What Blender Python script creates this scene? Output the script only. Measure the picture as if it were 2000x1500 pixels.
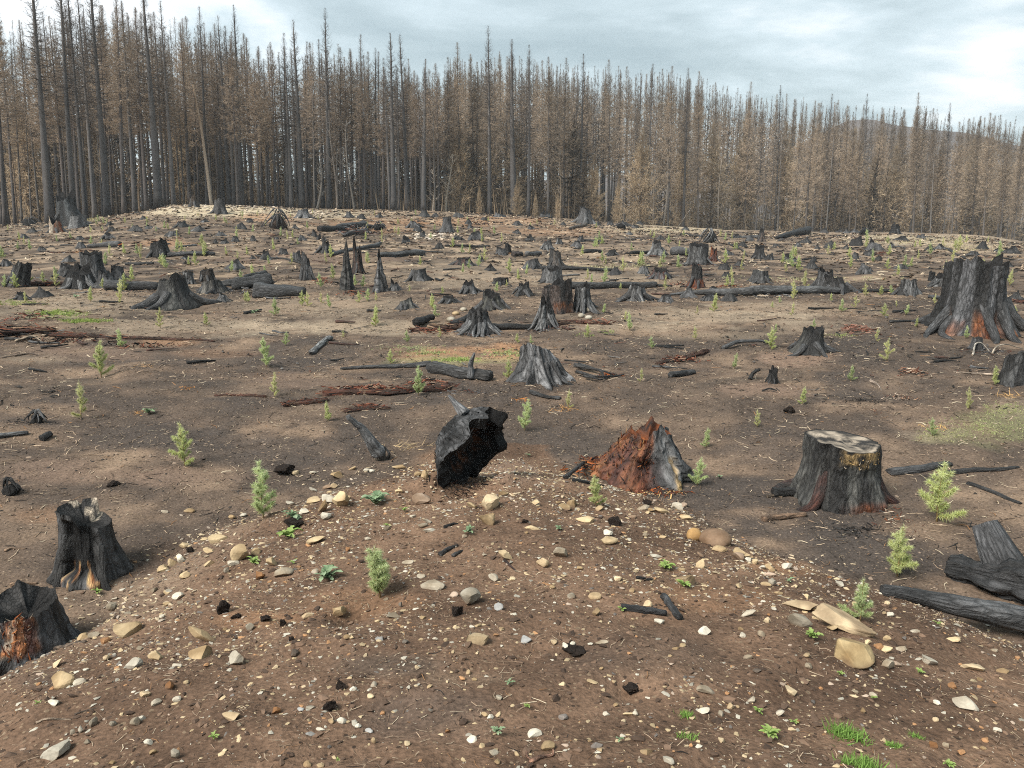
import bpy, bmesh, math, random
import numpy as np
from mathutils import Vector
C = bpy.context.scene.collection
SC = bpy.context.scene
for _o in list(bpy.data.objects): bpy.data.objects.remove(_o)

# ------------------------------------------------------------ camera, sky, sun, exposure
F_PX, PITCH = 1540.0, math.radians(12.8)          # focal length in photo pixels (2000 wide), downward pitch
cd = bpy.data.cameras.new('camera'); cam = bpy.data.objects.new('camera', cd); C.objects.link(cam)
cam.location = (0, 0, 0); cam.rotation_euler = (math.radians(90) - PITCH, 0, 0)
cd.sensor_width = 36; cd.lens = 36 * F_PX / 2000; cd.clip_start = .05; cd.clip_end = 6000
SC.camera = cam
SC.view_settings.view_transform = 'Standard'; SC.view_settings.look = 'None'
SC.view_settings.exposure = 2.28; SC.view_settings.gamma = 1; SC.view_settings.use_curve_mapping = False
SC.render.resolution_x, SC.render.resolution_y = 1024, 768
SUN_EL, SUN_AZ = math.radians(52), math.radians(-62)   # azimuth from +Y, clockwise: the light comes over the left shoulder
cy = SC.cycles
cy.max_bounces = 4; cy.diffuse_bounces = 2; cy.glossy_bounces = 2; cy.transmission_bounces = 2; cy.volume_bounces = 0
cy.transparent_max_bounces = 4; cy.caustics_reflective = False; cy.caustics_refractive = False; cy.use_denoising = False; cy.filter_width = 1.05

W = bpy.data.worlds.new('World'); SC.world = W; W.use_nodes = True
def world():
    nt = W.node_tree; N = nt.nodes; L = nt.links; N.clear()
    out = N.new('ShaderNodeOutputWorld')
    sky = N.new('ShaderNodeTexSky'); sky.sky_type = 'NISHITA'; sky.sun_disc = False
    sky.sun_elevation = SUN_EL; sky.sun_rotation = SUN_AZ
    b1 = N.new('ShaderNodeBackground'); b1.inputs[1].default_value = .05; L.new(sky.outputs[0], b1.inputs[0])
    tc = N.new('ShaderNodeTexCoord')
    sep = N.new('ShaderNodeSeparateXYZ'); L.new(tc.outputs['Generated'], sep.inputs[0])
    def m(op, a, b):
        n = N.new('ShaderNodeMath'); n.operation = op
        for i, v in enumerate((a, b)):
            if isinstance(v, (int, float)): n.inputs[i].default_value = v
            else: L.new(v, n.inputs[i])
        return n.outputs[0]
    zz = m('ADD', m('ABSOLUTE', sep.outputs[2], 0), .16)
    cx, cyy = m('DIVIDE', sep.outputs[0], zz), m('DIVIDE', sep.outputs[1], zz)   # a flat cloud deck overhead
    cv = N.new('ShaderNodeCombineXYZ'); L.new(cx, cv.inputs[0]); L.new(m('MULTIPLY', cyy, 1.25), cv.inputs[1]); cv.inputs[2].default_value = 3.3
    def noise(scale, det, rough, dist):
        n = N.new('ShaderNodeTexNoise'); n.inputs['Scale'].default_value = scale; n.inputs['Detail'].default_value = det
        n.inputs['Roughness'].default_value = rough; n.inputs['Distortion'].default_value = dist
        L.new(cv.outputs[0], n.inputs['Vector']); return n.outputs['Fac']
    f = m('ADD', m('MULTIPLY', noise(.75, 7, .55, .5), .72), m('MULTIPLY', noise(2.4, 6, .6, .3), .28))
    for (dx, dy, dz), w, k in CLOUD_BANKS:                                          # the brighter banks of the deck
        dt = N.new('ShaderNodeVectorMath'); dt.operation = 'DISTANCE'; L.new(tc.outputs['Generated'], dt.inputs[0]); dt.inputs[1].default_value = (dx, dy, dz)
        e = m('MULTIPLY', m('POWER', m('MAXIMUM', m('SUBTRACT', 1, m('DIVIDE', dt.outputs['Value'], w)), 0), 1.6), k)
        f = m('ADD', f, e)
    r = N.new('ShaderNodeValToRGB'); L.new(f, r.inputs[0]); cr = r.color_ramp
    cr.elements[0].position = .38; cr.elements[0].color = (.38, .475, .505, 1)
    cr.elements[1].position = .70; cr.elements[1].color = (1.05, 1.08, 1.09, 1)
    e = cr.elements.new(.48); e.color = (.475, .575, .605, 1)
    e = cr.elements.new(.57); e.color = (.64, .75, .79, 1)
    b2 = N.new('ShaderNodeBackground'); b2.inputs[1].default_value = .24; L.new(r.outputs[0], b2.inputs[0])
    mx = N.new('ShaderNodeMixShader'); mx.inputs[0].default_value = .93
    L.new(b1.outputs[0], mx.inputs[1]); L.new(b2.outputs[0], mx.inputs[2]); L.new(mx.outputs[0], out.inputs[0])
def pix_dir(px, py):
    v = np.array([(px - 1000) / F_PX, 1.0, -(py - 750) / F_PX]); c, s = math.cos(PITCH), math.sin(PITCH)
    v = np.array([v[0], v[1] * c + v[2] * s, -v[1] * s + v[2] * c]); return v / np.linalg.norm(v)
CLOUD_BANKS = [(tuple(pix_dir(1930, 120)), .12, .24), (tuple(pix_dir(1480, 110)), .12, .10), (tuple(pix_dir(330, 20)), .22, .14), (tuple(pix_dir(60, 60)), .16, .12)]
world()
sl = bpy.data.lights.new('sun', 'SUN'); sl.energy = 1.4; sl.angle = math.radians(30); sl.color = (1, .95, .87)
sun = bpy.data.objects.new('sun', sl); C.objects.link(sun)
_d = Vector((math.sin(SUN_AZ) * math.cos(SUN_EL), math.cos(SUN_AZ) * math.cos(SUN_EL) - .75, math.sin(SUN_EL)))
sun.rotation_euler = _d.to_track_quat('Z', 'Y').to_euler()

# ------------------------------------------------------------ noise, mesh and tagging helpers
def _h(ix, iy, iz, s):
    n = (ix.astype(np.int64) * 374761393 + iy.astype(np.int64) * 668265263 + iz.astype(np.int64) * 2147483647 + s * 1274126177) & 0xffffffff
    n = ((n ^ (n >> 13)) * 1274126177) & 0xffffffff
    n = ((n ^ (n >> 16)) * 2246822519) & 0xffffffff
    return ((n ^ (n >> 15)) & 0xffffff) / float(0xffffff)
def vn(x, y, z=0.0, s=0):
    x, y, z = np.broadcast_arrays(np.asarray(x, float), np.asarray(y, float), np.asarray(z, float))
    ix, iy, iz = np.floor(x), np.floor(y), np.floor(z); fx, fy, fz = x - ix, y - iy, z - iz
    fx, fy, fz = fx * fx * (3 - 2 * fx), fy * fy * (3 - 2 * fy), fz * fz * (3 - 2 * fz)
    r = 0
    for a in (0, 1):
        for b in (0, 1):
            for c in ((0, 1) if np.any(z) else (0,)):
                w = (fx if a else 1 - fx) * (fy if b else 1 - fy) * ((fz if c else 1 - fz) if np.any(z) else 1)
                r = r + w * _h(ix + a, iy + b, iz + c, s)
    return r * 2 - 1
def fbm(x, y, z=0.0, s=0, o=4, g=.5):
    r, a, t = 0, 1.0, 0
    x, y, z = np.asarray(x, float), np.asarray(y, float), np.asarray(z, float)
    for i in range(o):
        r = r + a * vn(x * 2**i + 13.7 * i, y * 2**i + 7.1 * i, z * 2**i + (3.3 * i if np.any(z) else 0), s + i); t += a; a *= g
    return r / t
def sst(a, b, x):
    t = np.clip((np.asarray(x, float) - a) / (b - a), 0, 1); return t * t * (3 - 2 * t)
def lerp3(a, b, t): return np.asarray(a)[None, :] * (1 - t[:, None]) + np.asarray(b)[None, :] * t[:, None]

def mesh(name, V, faces, mat, col=None, grain=None, smooth=True):
    V = np.asarray(V, np.float32)
    if not isinstance(faces, (list, tuple)): faces = [faces]
    faces = [np.asarray(f, np.int32) for f in faces if len(f)]
    me = bpy.data.meshes.new(name); me.vertices.add(len(V)); me.vertices.foreach_set('co', V.ravel())
    li = np.concatenate([f.ravel() for f in faces]); tot = np.concatenate([np.full(len(f), f.shape[1], np.int32) for f in faces])
    me.loops.add(len(li)); me.loops.foreach_set('vertex_index', li)
    me.polygons.add(len(tot)); me.polygons.foreach_set('loop_start', np.concatenate([[0], np.cumsum(tot)[:-1]]).astype(np.int32))
    me.polygons.foreach_set('use_smooth', np.full(len(tot), smooth)); me.update(calc_edges=True)
    if col is not None:
        col = np.asarray(col, np.float32)
        if col.ndim == 1: col = np.tile(col, (len(V), 1))
        at = me.color_attributes.new('col', 'FLOAT_COLOR', 'POINT')
        at.data.foreach_set('color', np.concatenate([np.clip(col[:, :3], 0, 1), np.ones((len(V), 1), np.float32)], 1).astype(np.float32).ravel())
    if grain is not None:
        at = me.attributes.new('grain', 'FLOAT_VECTOR', 'POINT'); at.data.foreach_set('vector', np.asarray(grain, np.float32).ravel())
    me.materials.append(mat); return me
def link(name, me, parent=None, loc=None):
    o = bpy.data.objects.new(name, me); C.objects.link(o)
    if parent is not None: o.parent = parent
    if loc is not None: o.location = loc
    return o
def tag(o, label=None, cat=None, group=None, kind=None):
    if label: o['label'] = label
    if cat: o['category'] = cat
    if group: o['group'] = group
    if kind: o['kind'] = kind
    return o
def thing(name, loc, label, cat, group=None, rz=0):
    o = bpy.data.objects.new(name, None); C.objects.link(o); o.location = loc; o.rotation_euler = (0, 0, rz)
    o.empty_display_size = .1
    return tag(o, label, cat, group)
class Acc:                                    # gathers many small pieces of one loose mass into one mesh
    def __init__(s): s.V, s.F, s.K, s.n = [], {}, [], 0
    def add(s, V, F, col):
        V = np.asarray(V, np.float32); F = np.asarray(F, np.int32)
        s.F.setdefault(F.shape[1], []).append(F + s.n); s.V.append(V)
        col = np.asarray(col, np.float32); s.K.append(np.tile(col, (len(V), 1)) if col.ndim == 1 else col); s.n += len(V)
    def mesh(s, name, mat, smooth=False):
        return mesh(name, np.concatenate(s.V), [np.concatenate(f) for f in s.F.values()], mat, np.concatenate(s.K), None, smooth)

# ------------------------------------------------------------ terrain
def tb(x, xs, ys): return np.interp(x, xs, ys)
def crest(u):
    return tb(u, [-1.2, -.65, -.53, -.44, -.41, -.345, -.25, -.13, 0, .16, .26, .39, .46, .58, .65, 1.2],
              [-1.9, -1.75, -1.25, -.5, -.05, -.1, -.35, -.6, -1.0, -1.95, -2.5, -2.6, -2.5, -2.75, -3.5, -4.5])
def field(x, y):
    d = np.hypot(x, y); u = x / np.maximum(y, 1.0) * .975
    near = tb(d, [0, 5, 8, 11, 17, 30, 60], [-3.0, -2.95, -2.75, -2.5, -2.28, -2.15, -2.1])
    D = 72 + 14 * sst(-.4, .3, u)
    zc = crest(u); z = near + (zc - near) * sst(.32, 1, d / D)
    drop = .012 + .11 * sst(.05, .3, u)
    z = z - drop * np.minimum(np.maximum(d - D, 0), 45)
    z = z + .12 * fbm(x / 7, y / 7, s=3, o=3) * sst(9, 20, d) + .11 * fbm(x / 1.7, y / 1.3, s=5, o=3) * sst(6, 11, d) * (1 - .5 * sst(50, 90, d))
    return z
YT = [-6, 0, 2, 4, 5, 6, 6.8, 7.3, 7.8, 8.6]
RT = [-1.5, -1.65, -1.86, -2.18, -2.32, -2.42, -2.43, -2.55, -2.72, -3.0]
WL = [5.5, 4.8, 4.3, 3.4, 3.0, 2.75, 2.3, 1.9, 1.2, .5]
WR = [6.0, 5.4, 4.9, 3.95, 3.2, 2.1, 1.6, 1.2, .8, .4]
def mound_s(x, y):
    w = np.where(x < 0, tb(y, YT, WL), tb(y, YT, WR)) + .18 * fbm(x / .8, y / .8, s=9, o=2); return np.abs(x) / np.maximum(w, .1)
PITS = []
def ground_h(x, y):
    x = np.asarray(x, float); y = np.asarray(y, float); z = field(x, y)
    s = mound_s(x, y); near = (y < 9.5)
    up = np.maximum(tb(y, YT, RT) - z, 0) * np.power(np.clip(1 - s * s, 0, 1), .75)
    up = np.where(near, up, 0); m = np.clip(up * 4, 0, 1)
    z = z + up + m * (.065 * fbm(x / .55, y / .55, s=21, o=3) + .022 * fbm(x / .12, y / .12, s=25, o=2))
    z = z + (1 - m) * .02 * fbm(x / .25, y / .22, s=31, o=2) * (1 - sst(14, 30, y))
    for (a, b, r, dp) in PITS:
        z = z - dp * np.exp(-((x - a)**2 + (y - b)**2) / (r * r))
    return z
def H(x, y): return float(ground_h(np.array([x]), np.array([y]))[0])
_T = np.concatenate([np.arange(1.4, 12, .14), np.geomspace(12, 130, 150)])
def G(px, py):
    """the point of the ground that shows at this place of the photo, and metres per photo pixel there"""
    v = pix_dir(px, py); P = v[None, :] * _T[:, None] / math.hypot(v[0], v[1]); g = ground_h(P[:, 0], P[:, 1]); k = np.nonzero(P[:, 2] < g)[0]
    i = int(k[0]) if len(k) else int(np.argmin(P[:, 2] - g))
    if i > 0 and len(k):
        tf = np.linspace(_T[i - 1], _T[i], 14); P = v[None, :] * tf[:, None] / math.hypot(v[0], v[1]); g = ground_h(P[:, 0], P[:, 1]); k = np.nonzero(P[:, 2] < g)[0]; i = max(int(k[0]) if len(k) else 13, 1)
        a, b = P[i - 1, 2] - g[i - 1], P[i, 2] - g[i]; t = a / (a - b) if a != b else 0; p = P[i - 1] + (P[i] - P[i - 1]) * t
    else: p = P[i].copy()
    p[2] = H(p[0], p[1]); dep = p[1] * math.cos(PITCH) - p[2] * math.sin(PITCH)
    return p, dep / F_PX
def proj(P):
    c, s = math.cos(PITCH), math.sin(PITCH); dep = P[:, 1] * c - P[:, 2] * s; up = P[:, 1] * s + P[:, 2] * c; dep = np.maximum(dep, .05)
    return 1000 + F_PX * P[:, 0] / dep, 750 - F_PX * up / dep
_pits = [(905, 958, .30, .12), (735, 1172, .2, .07), (690, 1190, .16, .09), (580, 1200, .1, .06), (1120, 1275, .07, .05), (1235, 1350, .08, .05), (575, 1035, .1, .06), (1400, 905, .5, .03)]
_pits = [(G(a, b)[0], r, d) for a, b, r, d in _pits]
PITS = [(p[0], p[1], r, d) for p, r, d in _pits]
for _a, _b, _r, _d in ((846, 950, .16, -.11), (985, 945, .16, -.10), (915, 985, .22, -.05)):      # soil banked up round the hollow stump
    _p = G(_a, _b)[0]; PITS.append((_p[0], _p[1], _r, _d))

# ------------------------------------------------------------ materials
def mat(name, rough=.85, spec=.25, col=None, attr=True, n1=(8, .5), n2=(60, .35), grain=None, bump=.3, bdist=.01, trans=0, rnd=0, crackle=0, speck=None, nlo=.55, nhi=1.4):
    m = bpy.data.materials.new(name); m.use_nodes = True; nt = m.node_tree; N = nt.nodes; L = nt.links
    b = N['Principled BSDF']; b.inputs['Roughness'].default_value = rough; b.inputs['Specular IOR Level'].default_value = spec
    def mth(op, a, c):
        n = N.new('ShaderNodeMath'); n.operation = op
        for i, v in enumerate((a, c)):
            if isinstance(v, (int, float)): n.inputs[i].default_value = v
            else: L.new(v, n.inputs[i])
        return n.outputs[0]
    if attr: a = N.new('ShaderNodeAttribute'); a.attribute_name = 'col'; src = a.outputs['Color']
    else: a = N.new('ShaderNodeRGB'); a.outputs[0].default_value = (*col, 1); src = a.outputs[0]
    if grain:
        g = N.new('ShaderNodeAttribute'); g.attribute_name = 'grain'; mp = N.new('ShaderNodeMapping'); mp.inputs['Scale'].default_value = grain
        L.new(g.outputs['Vector'], mp.inputs['Vector']); vec = mp.outputs[0]
    else: tcn = N.new('ShaderNodeTexCoord'); vec = tcn.outputs['Object']
    def noise(sc, det=5, ro=.6):
        n = N.new('ShaderNodeTexNoise'); n.inputs['Scale'].default_value = sc; n.inputs['Detail'].default_value = det; n.inputs['Roughness'].default_value = ro
        L.new(vec, n.inputs['Vector']); return n.outputs['Fac']
    x1, x2 = noise(n1[0]), noise(n2[0], 3)
    v = mth('ADD', mth('MULTIPLY', x1, n1[1]), mth('MULTIPLY', x2, n2[1])); v = mth('DIVIDE', v, n1[1] + n2[1])
    mr = N.new('ShaderNodeMapRange'); mr.inputs[1].default_value = .28; mr.inputs[2].default_value = .72; mr.inputs[3].default_value = nlo; mr.inputs[4].default_value = nhi; L.new(v, mr.inputs[0])
    fac = mr.outputs[0]; hgt = v
    if crackle:
        vo = N.new('ShaderNodeTexVoronoi'); vo.feature = 'DISTANCE_TO_EDGE'; vo.inputs['Scale'].default_value = crackle; L.new(vec, vo.inputs['Vector'])
        e = N.new('ShaderNodeMapRange'); e.inputs[1].default_value = 0; e.inputs[2].default_value = .16 if crackle > 2 else .3; e.inputs[3].default_value = .35; e.inputs[4].default_value = 1; L.new(vo.outputs['Distance'], e.inputs[0])
        fac = mth('MULTIPLY', fac, e.outputs[0]); hgt = mth('ADD', hgt, mth('MULTIPLY', e.outputs[0], .5))
    if rnd:
        oi = N.new('ShaderNodeObjectInfo'); fac = mth('MULTIPLY', fac, mth('ADD', mth('MULTIPLY', oi.outputs['Random'], rnd), 1 - rnd / 2))
    mul = N.new('ShaderNodeVectorMath'); mul.operation = 'SCALE'; L.new(src, mul.inputs[0]); L.new(fac, mul.inputs['Scale']); out = mul.outputs[0]
    if speck:
        for (sc, th, colr, amt) in speck:
            vo = N.new('ShaderNodeTexVoronoi'); vo.inputs['Scale'].default_value = sc; vo.inputs['Randomness'].default_value = 1; L.new(vec, vo.inputs['Vector'])
            k = mth('MULTIPLY', mth('LESS_THAN', vo.outputs['Distance'], th), amt)
            sp = N.new('ShaderNodeSeparateColor'); L.new(vo.outputs['Color'], sp.inputs[0]); k = mth('MULTIPLY', k, mth('GREATER_THAN', sp.outputs[0], .55))
            mx = N.new('ShaderNodeMixRGB'); L.new(k, mx.inputs[0]); L.new(out, mx.inputs[1]); mx.inputs[2].default_value = (*colr, 1); out = mx.outputs[0]
    L.new(out, b.inputs['Base Color'])
    if bump:
        bp = N.new('ShaderNodeBump'); bp.inputs['Strength'].default_value = bump; bp.inputs['Distance'].default_value = bdist; L.new(hgt, bp.inputs['Height']); L.new(bp.outputs[0], b.inputs['Normal'])
    if trans:
        tr = N.new('ShaderNodeBsdfTranslucent'); L.new(out, tr.inputs[0]); mx = N.new('ShaderNodeMixShader'); mx.inputs[0].default_value = trans
        L.new(b.outputs[0], mx.inputs[1]); L.new(tr.outputs[0], mx.inputs[2]); L.new(mx.outputs[0], N['Material Output'].inputs[0])
    return m
M_SOIL = mat('soil', .95, .1, n1=(5, .55), n2=(42, 1.0), bump=.7, bdist=.03, nlo=.4, nhi=1.6, speck=[(11, .13, (.22, .165, .11), .5), (29, .2, (.26, .195, .13), .5), (19, .17, (.014, .012, .011), .7)])
M_WOOD = mat('charred_wood', .68, .4, grain=(28, 28, 8), n1=(.8, .6), n2=(4.5, .7), bump=1, bdist=.035, crackle=.75, nlo=.35, nhi=1.9)
M_CHAR = mat('cracked_char', .75, .22, grain=(1, 1, .7), n1=(14, .5), n2=(50, .4), bump=.45, bdist=.012, crackle=38, nlo=.5, nhi=1.5)
M_CUT = mat('sawn_wood', .8, .2, n1=(20, .5), n2=(80, .5), bump=.3, bdist=.005, nlo=.75, nhi=1.2)
M_ROT = mat('rotten_wood', .95, .1, n1=(18, .5), n2=(70, .5), bump=.5, bdist=.01, nlo=.45, nhi=1.6)
M_STONE = mat('sandstone', .9, .2, n1=(9, .6), n2=(60, .4), bump=.35, bdist=.012, rnd=.25, nlo=.72, nhi=1.25)
M_GRAVEL = mat('gravel', .92, .2, n1=(20, .6), n2=(90, .4), bump=.2, bdist=.005, nlo=.75, nhi=1.25)
M_NEEDLE = mat('fir_needles', .7, .25, n1=(12, .5), n2=(60, .4), bump=0, trans=.5, rnd=.2, nlo=.75, nhi=1.25)
M_LEAF = mat('weed_leaf', .7, .25, n1=(20, .5), n2=(90, .4), bump=.1, bdist=.003, trans=.25, rnd=.2, nlo=.75, nhi=1.25)
M_BARK = mat('scorched_bark', .9, .15, n1=(.6, .6), n2=(5, .5), bump=.4, bdist=.05, rnd=.5, nlo=.6, nhi=1.4)
M_CROWN = mat('scorched_needles', .9, .1, n1=(.35, .6), n2=(2.5, .5), bump=0, trans=.33, rnd=.5, nlo=.65, nhi=1.35)
M_LITTER = mat('ground_litter', .9, .15, n1=(15, .5), n2=(60, .5), bump=0, nlo=.7, nhi=1.3)
M_HILL = mat('far_hillside', .95, .05, n1=(.05, .6), n2=(.3, .5), bump=0, nlo=.6, nhi=1.4)

# ------------------------------------------------------------ the ground, one sheet out to the horizon
def axis(a, b, st, lo, hi, ratio):
    mid = list(np.arange(a, b, st)); up = []; x, s = b, st
    while x < hi: up.append(x); s = min(s * ratio, 40); x += s
    up.append(hi); dn = []; x, s = a, st
    while x > lo: s = min(s * ratio, 40); x -= s; dn.append(max(x, lo))
    return np.array(dn[::-1] + mid + up)
XS = axis(-3.9, 4.0, .05, -600, 600, 1.035); YS = axis(1.6, 8.4, .044, -50, 660, 1.0135)
# patches of differing soil: photo place, half sizes, base colour, strength
TAN, ORG, ASH, GRN, PALE, BRN = (.40, .315, .225), (.32, .18, .10), (.058, .048, .042), (.27, .28, .13), (.46, .385, .27), (.19, .13, .095)
BLOBS = [(400, 640, 260, 18, TAN, 0.36), (120, 595, 200, 22, TAN, 0.36), (720, 640, 240, 14, TAN, 0.42), (640, 600, 200, 20, TAN, 0.27), (960, 690, 90, 18, ORG, .8), (830, 690, 90, 14, ORG, .6), (900, 705, 140, 9, GRN, 0.34),
    (110, 612, 60, 9, GRN, 0.67), (165, 628, 40, 5, GRN, 0.59), (1930, 830, 110, 42, GRN, 0.25), (1960, 790, 60, 20, TAN, 0.18), (1820, 845, 60, 16, TAN, 0.18), (1350, 620, 220, 18, TAN, 0.36), (1530, 605, 160, 16, TAN, 0.36), (1250, 640, 130, 12, TAN, 0.33),
    (1600, 640, 110, 14, TAN, 0.24), (430, 410, 130, 14, PALE, .9), (620, 418, 120, 10, PALE, .5), (520, 425, 60, 8, ORG, .6), (720, 440, 110, 14, ORG, .45), (930, 432, 140, 9, ORG, .55), (1080, 450, 120, 10, ORG, .4), (1800, 468, 140, 10, PALE, .55), (1900, 480, 90, 12, TAN, 0.42),
    (1300, 447, 110, 8, PALE, .55), (1150, 545, 160, 12, TAN, 0.36), (900, 545, 140, 16, TAN, 0.30), (1000, 520, 200, 12, TAN, 0.21), (620, 500, 200, 14, BRN, .5), (330, 475, 60, 8, ORG, .5),
    (300, 690, 320, 26, ASH, 0.61), (600, 690, 160, 34, ASH, 0.76), (480, 870, 240, 40, ASH, 0.55), (250, 820, 260, 60, ASH, 0.35), (1130, 880, 260, 34, ASH, 0.51), (1420, 960, 150, 40, ASH, 0.85), (1560, 1030, 160, 50, ASH, 0.85), (1850, 960, 170, 46, ASH, 0.55), (1720, 1080, 180, 40, ASH, 0.81),
    (1500, 880, 130, 40, ASH, 0.46), (1680, 760, 120, 40, ASH, 0.61), (1650, 690, 90, 22, ASH, 0.51), (1730, 650, 110, 20, ASH, 0.51), (900, 690, 50, 10, ASH, 0.20), (700, 770, 280, 28, ASH, 0.55), (1250, 690, 160, 20, ASH, 0.30), (1130, 660, 120, 16, ASH, 0.30), (1230, 625, 80, 10, ASH, 0.41), (1560, 700, 70, 18, BRN, .8),
    (1500, 760, 110, 16, BRN, .7), (580, 745, 120, 16, BRN, .4), (150, 690, 150, 14, BRN, .5), (420, 690, 90, 10, ORG, .2), (330, 670, 60, 8, ORG, .45), (1380, 655, 120, 8, TAN, 0.18), (60, 700, 70, 10, TAN, 0.21), (150, 920, 130, 22, BRN, .5), (100, 1010, 100, 20, ORG, .25), (360, 930, 110, 20, BRN, .5),
    (880, 905, 70, 30, ORG, .35), (1000, 925, 60, 24, BRN, .6), (700, 1180, 120, 30, ORG, .22), (500, 1210, 90, 18, ORG, .35), (1500, 1110, 90, 16, ORG, .4), (1350, 1170, 160, 30, ORG, .25), (840, 1400, 160, 60, (.075, .058, .048), .6), (1250, 1290, 160, 60, (.08, .058, .045), .5), (90, 1330, 60, 20, (.07, .052, .042), .5), (770, 1300, 120, 22, (.085, .068, .055), .5), (900, 1325, 90, 12, TAN, 0.12)]
def soil_colour(X, Y, Z):
    d = np.hypot(X, Y); P = np.stack([X, Y, Z], 1); s = mound_s(X, Y)
    n1 = fbm(X / 3.1, Y / 2.2, s=41, o=4); n2 = fbm(X / .6, Y / .45, s=47, o=4); n3 = fbm(X / 14, Y / 9, s=53, o=3)
    brown, ash, tan = np.array([.182, .126, .088]), np.array([.072, .055, .044]), np.array([.37, .28, .195])
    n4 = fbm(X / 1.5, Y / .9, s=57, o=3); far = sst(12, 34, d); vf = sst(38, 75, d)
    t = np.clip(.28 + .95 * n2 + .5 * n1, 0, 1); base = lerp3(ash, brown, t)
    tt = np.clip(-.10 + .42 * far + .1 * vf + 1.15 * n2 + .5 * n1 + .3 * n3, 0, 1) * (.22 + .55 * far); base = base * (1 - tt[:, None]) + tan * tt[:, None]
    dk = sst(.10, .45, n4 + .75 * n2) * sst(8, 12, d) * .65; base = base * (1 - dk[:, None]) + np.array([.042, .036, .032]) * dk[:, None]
    px, py = proj(P); wob = 14 * fbm(X / .9, Y / .7, s=61, o=3)
    on_ground = Y > 1
    for (a, b, rx, ry, colr, k) in BLOBS:
        q = ((px - a) / rx)**2 + ((py - b) / ry)**2
        w = k * sst(1.5, .15, q + (2.2 if colr is GRN else 1.7) * n2 + .3 * n1) * on_ground
        base = base * (1 - w[:, None]) + np.asarray(colr) * w[:, None]
    mm = sst(1.12, .72, s + .22 * n2 + .1 * n1) * (Y < 8.8)
    md = lerp3((.084, .053, .036), (.168, .106, .070), np.clip(.5 + .9 * n2 + .3 * n1, 0, 1))
    keep = base.copy(); mb = md
    for (a, b, rx, ry, colr, k) in BLOBS:
        if b > 890:
            q = ((px - a) / rx)**2 + ((py - b) / ry)**2; w = k * sst(1.5, .15, q + .9 * n2) * on_ground
            if colr is not ASH: mb = mb * (1 - w[:, None]) + np.asarray(colr) * w[:, None]
    base = keep * (1 - mm[:, None]) + mb * mm[:, None]
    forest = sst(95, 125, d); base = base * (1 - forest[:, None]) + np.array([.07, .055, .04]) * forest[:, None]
    return base
def make_ground():
    X, Y = np.meshgrid(XS, YS); X, Y = X.ravel(), Y.ravel(); Z = ground_h(X, Y); nx, ny = len(XS), len(YS)
    i = (np.arange(ny - 1)[:, None] * nx + np.arange(nx - 1)[None, :]).ravel(); F = np.stack([i, i + 1, i + nx + 1, i + nx], 1)
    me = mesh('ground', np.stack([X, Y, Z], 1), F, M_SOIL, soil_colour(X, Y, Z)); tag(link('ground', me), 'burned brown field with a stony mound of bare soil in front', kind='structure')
make_ground()

def make_hill():
    xs = np.linspace(-150, 560, 140); ys = np.linspace(400, 640, 40); X, Y = np.meshgrid(xs, ys); X, Y = X.ravel(), Y.ravel()
    px = 1000 + F_PX * X / (Y * .975); top = tb(px, [900, 1300, 1500, 1590, 1640, 1680, 1740, 1830, 1900, 2000, 2300], [360, 345, 318, 272, 248, 246, 255, 268, 276, 296, 330])
    ridge = (400 - top) / F_PX * 452
    z = -14 + (ridge + 14) * sst(400, 450, Y) * (1 - .9 * sst(465, 635, Y)) + 1.6 * fbm(X / 14, Y / 14, s=71, o=4)
    i = (np.arange(39)[:, None] * 140 + np.arange(139)[None, :]).ravel()
    me = mesh('hills', np.stack([X, Y, z], 1), np.stack([i, i + 1, i + 141, i + 140], 1), M_HILL, (.10, .086, .08)); tag(link('hills', me), kind='structure')
make_hill()

# ------------------------------------------------------------ builders
RNG = np.random.default_rng(11)
LM = [('the hollow black stump', 915, 890), ('the orange broken stump', 1262, 890), ('the stump with the pale sawn top', 1655, 930), ('the stump with the burned-out cavity', 155, 1080), ('the split stump at the left edge', 45, 1230), ('the grey fluted stump', 1065, 720),
    ('the huge old stump', 1905, 610), ('the low black stump', 1588, 672), ('the crumbled red log', 760, 765), ('the upright grey root', 735, 870), ('the big flat tan rock', 1672, 1280), ('the round brown boulder', 1402, 1050), ('the bushy seedling on the mound', 742, 1140), ('the two charred sticks', 1285, 1192),
    ('the long charred log', 1880, 1185), ('the long grey log', 1470, 567), ('the spider-rooted stump', 1075, 600), ('the rooty dark stump', 930, 635), ('the pointed black snags', 690, 545), ('the wide low dark stump', 326, 580), ('the charred log heap', 530, 562), ('the dark stump with a log behind', 310, 487),
    ('the red rotten log', 50, 632), ('the upturned root fan', 545, 432), ('the flared stump on the rise', 873, 442), ('the pale rubble hump', 400, 405), ('the thick grey stump', 1367, 497), ('the wide stump at the treeline', 1143, 420), ('the pile of dark logs', 690, 440), ('the pale green ground patch', 1930, 825),
    ('the big burned snag base', 128, 420), ('the low clump of charred stumps', 170, 540), ('the square black stump at the right edge', 1982, 725), ('the thin black snag with red foot', 1362, 540), ('the curved tan slab', 1640, 1212), ('the grassy tuft', 1655, 1430)]
USED = set()
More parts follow.
